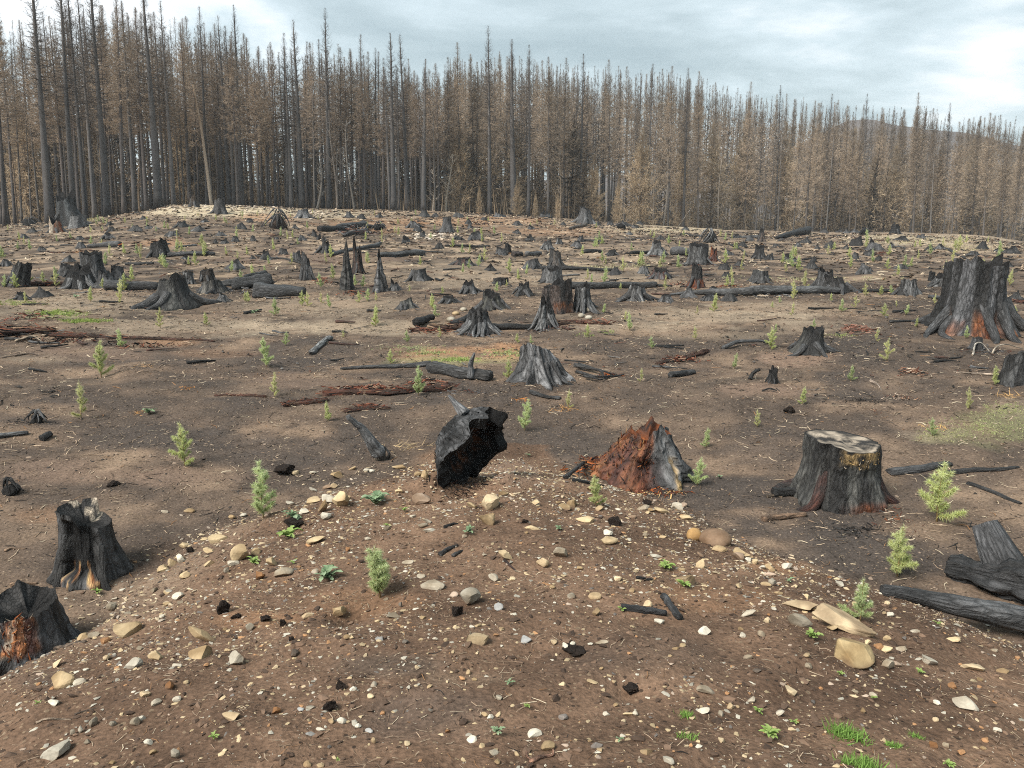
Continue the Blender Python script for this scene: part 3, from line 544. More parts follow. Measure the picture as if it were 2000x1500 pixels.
def weed(px, py, w, kind, seed, label=None):
    p, s = G(px, py); sz = w * s / 2; r_ = np.random.default_rng(seed); o = thing('rosette_weed', p, None, 'weed', 'low green weeds on the mound')
    if label: o['label'] = label; USED.add(label)
    else: label_or_group(o, f'{"silvery" if kind == "silver" else "bright"} green leafy weed', 'weed', px, py, 'low green weeds on the mound', 'little green weed growing between the stones')
    k = 22 if w > 40 else (16 if w > 24 else 10)
    for i in range(k):
        lf = link('leaf', LEAVES[kind][i % 2], o, (0, 0, .01)); q = sz * r_.uniform(.55, 1.15) * (1 if i % 3 else .6); lf.scale = (q, q * 1.2, q * r_.uniform(.6, 1.5)); lf.rotation_euler = (r_.normal(0, .15), -r_.uniform(0, .5) - (.5 if i % 3 == 0 else 0), i * 2.399 + r_.normal(0, .3))
    return o
def grass_tuft(px, py, w, seed, label, n=240, hk=.42, name='grass_tuft'):
    p, s = G(px, py); r_ = np.random.default_rng(seed); rx = w * s / 2; q = r_.normal(0, .42, (n, 2)) * [rx, rx * .75]
    B = np.stack([q[:, 0], q[:, 1], ground_h(p[0] + q[:, 0], p[1] + q[:, 1]) - p[2] - .004], 1); D = unit(np.stack([r_.normal(0, .55, n), r_.normal(0, .55, n), np.ones(n)], 1)); L_ = rx * hk * r_.uniform(.6, 1.6, n) + .012
    V, F = slivers(B, D, L_, L_ * .09 + .0012, r_, .15); t = np.tile([0, 0, 1.], n) * .8 + np.repeat(r_.uniform(0, .3, n), 3)
    o = link(name, mesh(name, V, F, M_LEAF, lerp3((.10, .20, .035), (.26, .42, .10), np.clip(t, 0, 1)), None, False), None, p); tag(o, label, 'grass tuft', 'bright green grass tufts on the mound'); USED.add(label); return o

# ------------------------------------------------------------ burned trees
def trunk_mesh(Ht, r0, seed, c0, c1, n=7, lean=.0, rings=12, top=.03):
    r_ = np.random.default_rng(seed); t = np.linspace(0, 1, rings); P = np.stack([lean * Ht * t + .12 * np.sin(3 * t + seed) * t, .12 * np.cos(2.2 * t + seed) * t, Ht * t - .6 * (1 - t)], 1)
    R = r0 * ((1 - t)**.85 * .92 + .08) * (1 + .35 * np.exp(-t * 26)); R[-1] = top * .5
    V, F, g, th, l = tube(P, R, n, .05, seed); nz = np.clip(.15 + .75 * l + .5 * vn(V[:, 2] * .5, th * 1.5, .3, s=seed), 0, 1); return V, F, lerp3(c0, c1, nz), P
def crown_mesh(Ht, seed, kind, P, lo=0):
    """branches with hanging dead twigs and needles; kind: 'spire' bare and black, 'brown' scorched needles, 'cone' full tan cone"""
    r_ = np.random.default_rng(seed); par = {'spire': (.40, 1.5, 260, 18, .12), 'brown': (.33, 1.7, 290, 28, .85), 'cone': (.06, 2.7, 260, 34, 1.0), 'pole': (.34, 1.4, 170, 20, .5), 'tall': (.42, 1.65, 250, 28, .8)}[kind]
    st, L0, nb, nt, fuzz = par; nb, nt = (nb, nt) if not lo else (int(nb * .39), int(nt * .38)); wk = 1.0 if not lo else 2.5
    f = st + (1 - st) * r_.random(nb)**.85; f = np.sort(np.clip(f, 0, .995)); az = np.arange(nb) * 2.399 + r_.normal(0, .5, nb)
    q = (f - st) / (1 - st); taper = (1 - q)**(.5 if kind != 'cone' else .9) * (.55 + .45 * sst(0, .25, q)); L = np.minimum(L0 * (taper + .10), .16 + .50 * (1 - f) * Ht) * r_.uniform(.6, 1.2, nb)
    ti = np.linspace(0, 1, len(P)); B = np.stack([np.interp(f, ti, P[:, k]) for k in range(3)], 1); el = -.2 + 1.15 * q**1.2 + r_.normal(0, .18, nb)
    h1 = np.stack([np.cos(az) * np.cos(el), np.sin(az) * np.cos(el), np.sin(el)], 1); el2 = el + .65; h2 = np.stack([np.cos(az) * np.cos(el2), np.sin(az) * np.cos(el2), np.sin(el2)], 1)
    M = B + h1 * L[:, None] * .55; T = M + h2 * L[:, None] * .5; sd = np.stack([-np.sin(az), np.cos(az), 0 * az], 1); w = ((.012 + .012 * L) * (1 - .4 * q))[:, None] * wk; up = np.array([[0, 0, 1.]])
    V = np.stack([B + sd * w, B - sd * w, M - sd * w * .7, M + sd * w * .7, T, B + up * w, B - up * w, M - up * w * .7, M + up * w * .7], 1).reshape(-1, 3); i = np.arange(nb)[:, None] * 9
    F4 = np.concatenate([i + np.array([0, 1, 2, 3]), i + np.array([5, 6, 7, 8])]); F3 = np.concatenate([i + np.array([3, 2, 4]), i + np.array([8, 7, 4])])
    bc = {'spire': (.08, .07, .065), 'brown': (.16, .13, .105), 'tall': (.14, .115, .10), 'cone': (.24, .18, .13), 'pole': (.13, .11, .095)}[kind]; K = np.tile(np.array(bc), (len(V), 1)) * np.repeat(r_.uniform(.7, 1.5, nb), 9)[:, None]
    # twigs
    u = r_.uniform(.12, 1, (nb, nt)); near = u < .55; base = np.where(near[..., None], B[:, None] + (M - B)[:, None] * (u / .55)[..., None], M[:, None] + (T - M)[:, None] * ((u - .55) / .45)[..., None])
    bd = unit(np.where(near[..., None], h1[:, None], h2[:, None])); d = unit(bd * .75 + r_.normal(0, .55, (nb, nt, 3)) + np.array([0, 0, -.28 if kind != 'spire' else .12]) * (1 - q[:, None, None]))
    ln = (.16 + .30 * L[:, None] * (1 - .5 * u)) * r_.uniform(.5, 1.4, (nb, nt)); fz = fuzz * np.clip(1.15 - 1.5 * np.maximum(q - .62, 0) / .38, .0, 1) * (1 - .35 * (r_.random(nb) < .3)); wd = ((.011 + .024 * fz) * (1 - .6 * sst(.7, .9, q)))[:, None] * r_.uniform(.6, 1.5, (nb, nt)) * wk
    V2, F2 = slivers(base.reshape(-1, 3), d.reshape(-1, 3), ln.ravel(), wd.ravel(), r_, .12)
    c0 = {'spire': (.13, .11, .095), 'brown': (.31, .24, .18), 'tall': (.26, .20, .15), 'cone': (.44, .34, .23), 'pole': (.26, .205, .16)}[kind]; c1 = {'spire': (.22, .18, .15), 'brown': (.52, .41, .30), 'tall': (.46, .36, .265), 'cone': (.60, .47, .32), 'pole': (.40, .315, .24)}[kind]
    tt = np.repeat(np.clip(np.repeat(r_.random(nb)[:, None], nt, 1) * .7 + .4 * r_.random((nb, nt)), 0, 1).ravel(), 3); K2 = lerp3(c0, c1, tt); top = np.repeat(np.repeat(sst(.6, .85, q)[:, None], nt, 1).ravel(), 3); K2 = K2 * (1 - .45 * top[:, None])
    return np.concatenate([V, V2]), F4, np.concatenate([F3, F2 + len(V)]), np.concatenate([K, K2])
def bare_tree_mesh(Ht, seed, col, lean=0):
    r_ = np.random.default_rng(seed); ac = Acc(); n = 12; t = np.linspace(0, 1, n); P = np.stack([lean * Ht * t + .25 * np.sin(4 * t + seed), .2 * np.cos(3 * t + seed), Ht * t - .4 * (1 - t)], 1)
    V, F, g, th, l = tube(P, .13 * (1 - .8 * t), 6, .1, seed); tr = (V, F, np.array(col) * np.ones((len(V), 1)))
    for i in range(26):
        f = r_.uniform(.28, .97); a = r_.uniform(0, 6.3); L = (1 - f * .7) * Ht * .24 * r_.uniform(.5, 1.2); b = np.array([np.interp(f, t, P[:, k]) for k in range(3)]); q = np.linspace(0, 1, 5)[:, None]
        Q = b + np.array([math.cos(a), math.sin(a), 0]) * L * q + np.array([0, 0, 1.]) * L * (.35 * q + .55 * q**2) + r_.normal(0, .05, (5, 3)) * L * q; v, f_, g, _, _ = tube(Q, .035 * (1 - .85 * q[:, 0]), 4); ac.add(v, f_[0], np.array(col) * r_.uniform(.8, 1.15))
        for j in range(12):
            u = r_.uniform(.25, 1); c0 = np.array([np.interp(u, q[:, 0], Q[:, k]) for k in range(3)]); d = unit(np.array([math.cos(a), math.sin(a), .5]) + r_.normal(0, .7, 3)); vv, ff = slivers(c0[None], d[None], np.array([L * r_.uniform(.15, .4)]), np.array([.03]), r_); ac.add(vv, ff, np.array(col) * r_.uniform(.8, 1.2))
    return tr, ac
TV = {}
def tree_variants():
    spec = {'spire': ((.06, .06, .063), (.14, .125, .115), 6), 'brown': ((.065, .063, .062), (.19, .155, .13), 7), 'tall': ((.058, .057, .058), (.16, .13, .115), 7), 'cone': ((.10, .08, .065), (.2, .15, .1), 3), 'pole': ((.09, .086, .082), (.19, .165, .145), 4)}
    for k, (c0, c1, n) in spec.items():
        TV[k] = []
        for i in range(n):
            Ht = 10.0 if k == 'cone' else 26.0; V, F, K, P = trunk_mesh(Ht, {'spire': .29, 'brown': .19, 'tall': .21, 'cone': .11, 'pole': .13}[k], 300 + i * 7, c0, c1)
            sc = 10 / 26 if k == 'cone' else 1; v, f4, f3, kk = crown_mesh(Ht, 400 + i * 13 + len(k), k, P)
            TV[k].append((mesh('tree_trunk', V, F, M_BARK, K), mesh('tree_crown', v, [f4, f3], M_CROWN, kk, None, False), Ht))
tree_variants()
def tree(px, d, ytop, kind, seed, label, group, ybase=None, wide=1.0, lean_px=None, fat=1.0):
    """a tree standing d metres away in the direction of photo column px, as tall as its top shows"""
    u = (px - 1000) / F_PX; y = d / math.sqrt(1 + u * u); x = u * y * 1.0
    x = u * (y * math.cos(PITCH) + 2 * math.sin(PITCH)); z = H(x, y); dep = y * math.cos(PITCH); 
    vt = pix_dir(px, ytop); top = vt[2] / vt[1] * y; Ht = max(top - z, 2)
    me = TV[kind][seed % len(TV[kind])]; o = thing({'spire': 'burned_conifer', 'brown': 'burned_conifer', 'tall': 'burned_conifer', 'cone': 'scorched_young_conifer', 'pole': 'burned_conifer'}[kind], (x, y, z - .1), label, 'tree', group, (seed * 2.399) % 6.28)
    k = Ht / me[2]; hw = wide * (1 if kind == 'cone' else 1); o.scale = ((k if kind == 'cone' else .55 + .45 * k) * hw, (k if kind == 'cone' else .55 + .45 * k) * hw, k)
    r_ = random.Random(seed); o.rotation_mode = 'ZYX'; o.rotation_euler = (r_.gauss(0, .010), r_.gauss(0, .012) - .085 * u, o.rotation_euler[2])
    if lean_px is not None: o.rotation_euler[1] = lean_px
    a = link('trunk', me[0], o); a.scale = (fat, fat, 1); link('crown', me[1], o); return o

# ------------------------------------------------------------ the large stumps
def wrapd(a, b): return np.abs(np.angle(np.exp(1j * (a - b))))
FR = -math.pi / 2                                    # the side of a stump that faces the path
def blotch(TH, tt, k, s): return .5 + .9 * vn(np.cos(TH) * k + s, np.sin(TH) * k, tt * k * .8 + .01, s=s) + .5 * vn(np.cos(TH) * k * 3 + s, np.sin(TH) * k * 3, tt * k * 2 + .01, s=s + 1)

# black sawn stump with a burned-out cavity, left of the mound
def cav(TH, tt): return sst(.80, .60, wrapd(TH, FR + .12) + .16 * vn(tt * 9, TH * 2, .3, s=4)) * sst(.06, .13, tt) * sst(.93, .84, tt)
def r1(TH, tt, r): return r * (1 - .42 * cav(TH, tt))
def k1(TH, tt, K, nz):
    c = cav(TH, tt)[..., None]; K = K * (1 - c) + np.array(CH0) * .7 * c
    e = (sst(.16, .10, np.abs(tt - .13)) * np.clip(blotch(TH, tt, 7, 8) * 3 - 2.0, 0, 1) * (wrapd(TH, FR + .1) < .8))[..., None]; K = K * (1 - e) + mixc(OR2, YEL, blotch(TH, tt, 14, 2)) * e
    e = (sst(.05, .02, np.abs(tt - .86)) * (wrapd(TH, -.55) < .3))[..., None]; return K * (1 - e) + np.array(PALEW) * e
def t1(a): x = math.cos(a); return .82 * (.66 * (1.0 if x < .12 else (.80 - .06 * x))) * (1 - (.05 if -.62 < x < -.5 else 0))
_p, _s = G(155, 1135)
stump(157, 1137, 94, .66 / _s * .82, 150, 501, 'black sawn stump with a tall burned-out cavity facing the mound', nt=110, nr=60, topf=t1, rmod=r1, colf=k1, roots=3, rang=(-2.7, -.55, 2.6), rootlen=.7, lob=.35, flut=.05, cut=(CH0, CH2), hollow=.16, c0=CH1, c1=(.085, .085, .087), root_col=(CH1, CH2), pw=3, mats=(None, M_CHAR), group=None, capf=lambda x, y: ((y > -.15) & (x < .25) & (np.hypot(x, y) > .5) & (vn(x * 2.6, y * 2.6, .3, s=2) > -.35)) * 1.0)

# thick stump with pale sawn top, right of the mound
def scoop(TH): return sst(.8, .4, wrapd(TH, FR + .28))
def t4(a): x = math.cos(a); b = .97 - .05 * x; return .57 * (b - .05 * float(scoop(np.array(a))))
def k4(TH, tt, K, nz):
    e = (scoop(TH) * sst(.66, .74, tt + .1 * vn(TH * 5, tt * 5, .2, s=2)))[..., None]; K = K * (1 - e) + mixc(YEL, CH0, blotch(TH, tt, 9, 3) * 1.6 - .3) * e
    e = (sst(.14, 0, tt) * sst(1.2, .6, wrapd(TH, -.75)))[..., None]; return K * (1 - .7 * e) + mixc(RED, OR1, blotch(TH, tt, 6, 5)) * .7 * e
def r4(TH, tt, r): return r * (1 - .10 * np.exp(-(wrapd(TH, FR + .45) / .16)**2) * sst(.75, .55, tt) * sst(.42, .5, tt)) * (1 - .16 * np.exp(-(wrapd(TH, -2.35) / .10)**2))
_p, _s = G(1655, 985)
stump(1655, 988, 140, .56 / _s, 182, 502, 'thick dark grey stump with a pale sawn top and chewed yellow notch', nt=110, nr=56, topf=t4, rmod=r4, colf=k4, roots=4, rang=(-.75, -.35, 2.9, -2.5), rootlen=.75, lob=.3, flut=.06, cut=((.03, .027, .025), (.33, .275, .215)), hollow=.015, shards=(lambda a, z: (wrapd(a, FR + .28) < .75) & (z > .66) & (z < .88), 90, .04, (YEL, PALEW, CH1, (.25, .17, .09)), 5), c0=CH1, c1=(.10, .098, .09), root_col=(RED, CH2), pw=3, mats=(None, M_CUT), group=None)
debris(1762, 1005, 90, 60, 90, 'red-brown crumbled bark and splinters at the foot of the pale-topped stump', 61, (RED, OR1, PALEW, CH2), .22, .25, name='bark_debris')

# the huge old stump on the right
_p, _s = G(1905, 656); H5 = 146 * _s
def t5(a): return H5 * (.92 + .10 * math.sin(3 * a + 1) * math.sin(5 * a) + .10 * (vn(np.array([math.cos(a) * 5]), np.array([math.sin(a) * 5]), .4, s=9)[0]) + (.06 if -1.5 < a < -1.2 else 0))
def k5(TH, tt, K, nz):
    e = (sst(.36, .12, tt) * np.clip(blotch(TH, tt, 3, 17) * 1.8 - .95, 0, 1) * sst(1.7, 1.0, wrapd(TH, FR - .45)))[..., None]; K = K * (1 - e) + mixc(OR1, OR2, blotch(TH, tt, 8, 4)) * e
    e = (np.exp(-(wrapd(TH, FR - .05) / .22)**2) * sst(.34, .22, tt))[..., None]; return K * (1 - e * .8) + mixc(CH0, OR1, blotch(TH, tt, 5, 6) - .2) * .8 * e
_p, _s = G(1905, 656)
stump(1922, 656, 106, 146, 178, 503, 'huge tall old stump with a jagged black rim and orange rot at its base', nt=130, nr=60, topf=t5, colf=k5, lob=.8, flut=.13, lobes=((3.35, .22, .9), (-2.5, .25, .8), (-1.75, .22, .6), (-1.0, .25, .8), (-.25, .3, .8), (.9, .3, .6), (2.2, .3, .6)), roots=7, rang=(3.38, -2.6, -1.8, -1.0, -.3, 1, 2.2), rootlen=1.05, root_r=.13, c0=CH1, c1=(.12, .12, .125), cbias=-.05, pw=3.2, hollow=.1, root_col=(CH1, GR1), group=None)
stump(1911, 682, 18, 22, 30, 504, 'small dark root burl in front of the huge old stump', roots=2, nt=24, nr=10, group=None, cat='stump', name='root_burl')

# grey fluted stump at the centre
stump(1056, 748, 54, 78, 116, 505, 'silver-grey fluted stump with spreading roots in the middle of the field', nt=120, nr=50, jag=.06, lob=.85, flut=.20, lobes=((-2.75, .25, 1), (-2.0, .22, .7), (-1.35, .2, .9), (-.75, .2, 1.0), (-.2, .25, 1.0), (1, .3, .7), (2.5, .3, .7)), lean=(-.16, 0), pw=1.7, c0=(.045, .044, .045), c1=(.21, .21, .215), cbias=.12, roots=6, rang=(-2.8, -1.3, -.75, -.45, -.1, .25), rootlen=.8, root_r=.11, root_col=(GR1, CH2), group=None)
for i, (q, w) in enumerate([([(1122, 716), (1160, 722), (1200, 732)], 9), ([(1126, 728), (1165, 738), (1218, 733)], 7), ([(1130, 712), (1175, 726), (1180, 738)], 6), ([(1140, 735), (1170, 742), (1190, 738)], 5)]):
    stick(q, w, None, 520 + i, CH2, 'exposed_root', 'root', 'exposed roots beside the grey fluted stump', [6, 8, 1]); bpy.data.objects[-1:]
for o, l in zip([x for x in bpy.data.objects if x.name.startswith('exposed_root')], ('thickest upper root trailing right from the grey fluted stump', 'longest lower root trailing right from the grey fluted stump', 'root crooking down right of the grey fluted stump', 'lowest thin root at the right foot of the grey fluted stump')): o['label'] = l
debris(1200, 728, 70, 16, 40, 'reddish rotten splinters strewn right of the grey fluted stump', 62, (RED, CH1, OR1), .3, .3)

# orange broken stump
def t3(a): x, y = math.cos(a), math.sin(a); return .51 * (.80 + .20 * float(sst(-.5, .35, np.array(x))) - .14 * float(sst(.5, .95, np.array(x))) + .06 * math.sin(5 * a + 1) + .05 * math.sin(11 * a))
def r3(TH, tt, r):
    hole = np.exp(-(wrapd(TH, FR - .12) / .42)**2 - ((tt - .26) / .2)**2); pl = 1 + .07 * np.sign(np.sin(TH * 11 + 4 * tt)) * sst(.3, .6, np.cos(TH))
    lf = sst(.3, -.1, np.cos(TH)); return r * (1 - .38 * hole) * pl * (1 + .06 * vn(TH * 9, tt * 9, .2, s=8) + lf * .16 * fbm(TH * 4, tt * 6, .2, s=9, o=3)) * (1 + .12 * lf * (1 - tt))
def k3(TH, tt, K, nz):
    o = mixc(OR1, OR2, blotch(TH, tt, 6, 11)); o = mixc(RED, o, blotch(TH, tt, 2.5, 21) * .7); left = sst(.22, -.02, np.cos(TH) + .12 * vn(tt * 6, TH * 3, .1, s=3))[..., None]; K = K * (1 - left) + o * left
    e = (sst(.14, .03, np.abs(TH - np.mod(FR + .62, 2 * np.pi) - .35 * tt)) * sst(.52, .35, tt) * np.clip(blotch(TH, tt, 8, 9) + .3, 0, 1))[..., None]; K = K * (1 - e) + np.array(YEL) * 1.05 * e
    h = np.exp(-(wrapd(TH, FR - .12) / .36)**2 - ((tt - .25) / .17)**2)[..., None]; K = K * (1 - h) + np.array((.045, .018, .014)) * h
    e = (sst(.70, .8, tt) * np.clip(blotch(TH, tt, 4, 31), 0, 1))[..., None]; return K * (1 - e) + np.array(CH1) * e
_p, _s = G(1262, 945)
stump(1262, 945, 70, .51 / _s, 188, 506, 'broken conical stump with bright orange rot on its left and grey bark on its right', nt=120, nr=60, topf=t3, rmod=r3, colf=k3, lob=.15, flut=.05, lean=(.13, .06), pw=1.25, c0=(.05, .05, .052), c1=(.19, .19, .19), cbias=.1, roots=0, cut=(OR1, CH1), hollow=.2, group=None, shards=(lambda a, z: (np.cos(a) < .25) & (z > 0) & (z < .95), 520, .06, (OR1, (.14, .06, .032), RED, RED, CH1, CH0, (.26, .15, .065)), 6))
debris(1178, 912, 150, 40, 260, 'red-brown rotten wood heaped against the left of the orange broken stump', 63, (RED, OR1, CH1, (.2, .11, .06)), .22, .55)
debris(1290, 962, 150, 22, 150, 'orange and pale splinters fallen in front of the orange broken stump', 64, (RED, OR1, YEL, CH1), .16, .35)
stick([(1105, 935), (1140, 905), (1165, 893)], 9, 'charred stick leaning up to the rotten wood of the orange stump', 65, CH2, lifts=[0, 4, 6])
stick([(1118, 940), (1150, 945), (1180, 950)], 9, 'flat charred stick lying in front of the orange stump debris', 66, CH1)

# split stump at the left edge
def k6(TH, tt, K, nz):
    a = TH - np.mod(FR, 2 * np.pi); o = mixc(RED, OR2, blotch(TH, tt, 6, 14)); e = (sst(-.1, .05, a + .3 * tt - .05) * sst(.85, .6, a + .1 * vn(tt * 6, a * 4, .2, s=2)) * sst(.18, .32, tt))[..., None]; K = K * (1 - e) + o * e
    e = (sst(.16, .06, np.abs(a + .25 - .45 * tt)) * sst(.15, .3, tt))[..., None]; return K * (1 - e) + mixc(PALEW, OR2, blotch(TH, tt, 9, 3) - .3) * e
_p, _s = G(45, 1292)
stump(38, 1298, 108, .38 / _s, 172, 507, 'low split stump at the left edge with orange and pale torn wood', nt=110, nr=44, jag=.16, colf=k6, lob=.25, flut=.09, pw=1.6, c0=CH1, c1=(.10, .10, .105), roots=0, cut=(CH0, CH2), hollow=.25, mats=(None, M_CHAR), group=None, shards=(lambda a, z: (wrapd(a, FR + .15) < .5) & (z > .2) & (z < .9), 110, .05, (OR2, OR1, PALEW, RED), 7))

# hollow black stump, tipped over on the crest of the mound
def hollow_stump():
    p, s = G(905, 948); dep = s * F_PX; v = pix_dir(928, 880); fw = np.array([0, math.cos(PITCH), -math.sin(PITCH)]); Cn = v * dep / (v @ fw); rt = np.array([1., 0, 0]); upv = np.array([0, math.sin(PITCH), math.cos(PITCH)])
    n = unit(.50 * -v + .87 * (.80 * rt - .58 * upv)); a = np.cross(n, v); a /= np.linalg.norm(a); b = np.cross(n, a); A = .44
    o = thing('hollow_stump', p, 'hollow black burned-out stump tipped over on the crest of the mound', 'stump'); nt, nr = 180, 34; th = np.linspace(0, 2 * np.pi, nt, endpoint=False); t = np.linspace(0, 1, nr); TH, T = np.meshgrid(th, t)
    jag = .13 * vn(np.cos(th) * 2.3, np.sin(th) * 2.3, .3, s=77) + .05 * vn(np.cos(th) * 4.5, np.sin(th) * 4.5, .3, s=78) + .02 * fbm(np.cos(th) * 9, np.sin(th) * 9, .3, s=79, o=3)
    def surf(rad, dp, sg):
        ax = (1 - T) * jag[None, :] - T * dp; rr = A * rad * (1 - .5 * T**1.3) * (1 + .09 * vn(np.cos(TH) * 2.2, np.sin(TH) * 2.2, T * 2 + .01, s=80) + .06 * vn(np.cos(TH) * 7 + sg, np.sin(TH) * 7, T * 6 + .01, s=81 + sg))
        V = Cn[None, None] + n * ax[..., None] + a * (rr * np.cos(TH))[..., None] + b * (rr * np.sin(TH) * .76)[..., None]; return (V - p).reshape(-1, 3)
    i = np.arange(nr - 1)[:, None] * nt; j = np.arange(nt)[None, :]; j2 = (j + 1) % nt; F = np.stack([(i + j).ravel(), (i + j2).ravel(), (i + nt + j2).ravel(), (i + nt + j).ravel()], 1)
    out, inn = surf(1.0, .32, 0), surf(.72, .24, 5); g = np.stack([np.cos(TH) * A, np.sin(TH) * A, T * .6], 2).reshape(-1, 3); nz = np.clip(blotch(TH, T, 3, 41), 0, 1)
    link('shell', mesh('stump_shell', out, F, M_WOOD, mixc(CH0, (.085, .085, .088), nz).reshape(-1, 3), g), o)
    lower = np.clip(sst(.2, .75, T) * (blotch(TH, T, 5, 43) - .25) * 1.2, 0, 1) * (np.abs(inn[:, 2].reshape(T.shape) - .30) < .3); K = mixc(np.array(CH0) * .6, (.16, .065, .03), lower * .7).reshape(-1, 3)
    link('burned_hollow', mesh('burned_hollow', np.concatenate([inn, out[-nt:].mean(0)[None] + n * .1]), [F[:, ::-1], np.stack([(nr - 1) * nt + np.arange(nt), (nr - 1) * nt + (np.arange(nt) + 1) % nt, np.full(nt, nr * nt)], 1)], M_CHAR, np.concatenate([K, K[:1]]), np.concatenate([g, g[:1]])), o)
    rim = np.concatenate([out[:nt], inn[:nt]]); jj = np.arange(nt); link('rim', mesh('stump_rim', rim, np.stack([jj, nt + jj, nt + (jj + 1) % nt, (jj + 1) % nt], 1), M_CHAR, np.array(CH0), np.concatenate([g[:nt], g[:nt] * .86])), o)
    e = np.linspace(0, 1, 6)[:, None]; c0 = (pix_dir(908, 810) * dep / (pix_dir(908, 810) @ fw)); c1 = pix_dir(876, 772) * (dep + .1) / (pix_dir(876, 772) @ fw); V, F2, g2, _, _ = tube(c0 + (c1 - c0) * e - p, .06 * (1 - .85 * e[:, 0]), 7, .2, 4); link('splinter', mesh('splinter', V, F2, M_WOOD, (.20, .20, .205), g2), o)
hollow_stump()
_o = [o for o in bpy.data.objects if o.name == 'hollow_stump'][0]
for _c in list(_o.children):
    if _c.name.startswith('shell') or _c.name.startswith('rim'):
        _v = np.array([v.co[:] for v in _c.data.vertices]); shards_on(_o, _v, 260 if _c.name.startswith('shell') else 160, .05, (CH0, CH1, CH0, CH2), 9, 'char_flakes', .5)
debris(905, 962, 150, 30, 260, 'black charcoal crumbs spilling out of the hollow black stump', 67, (CH0, CH0, CH1, (.05, .025, .018)), .14, .35, name='charcoal_crumbs')

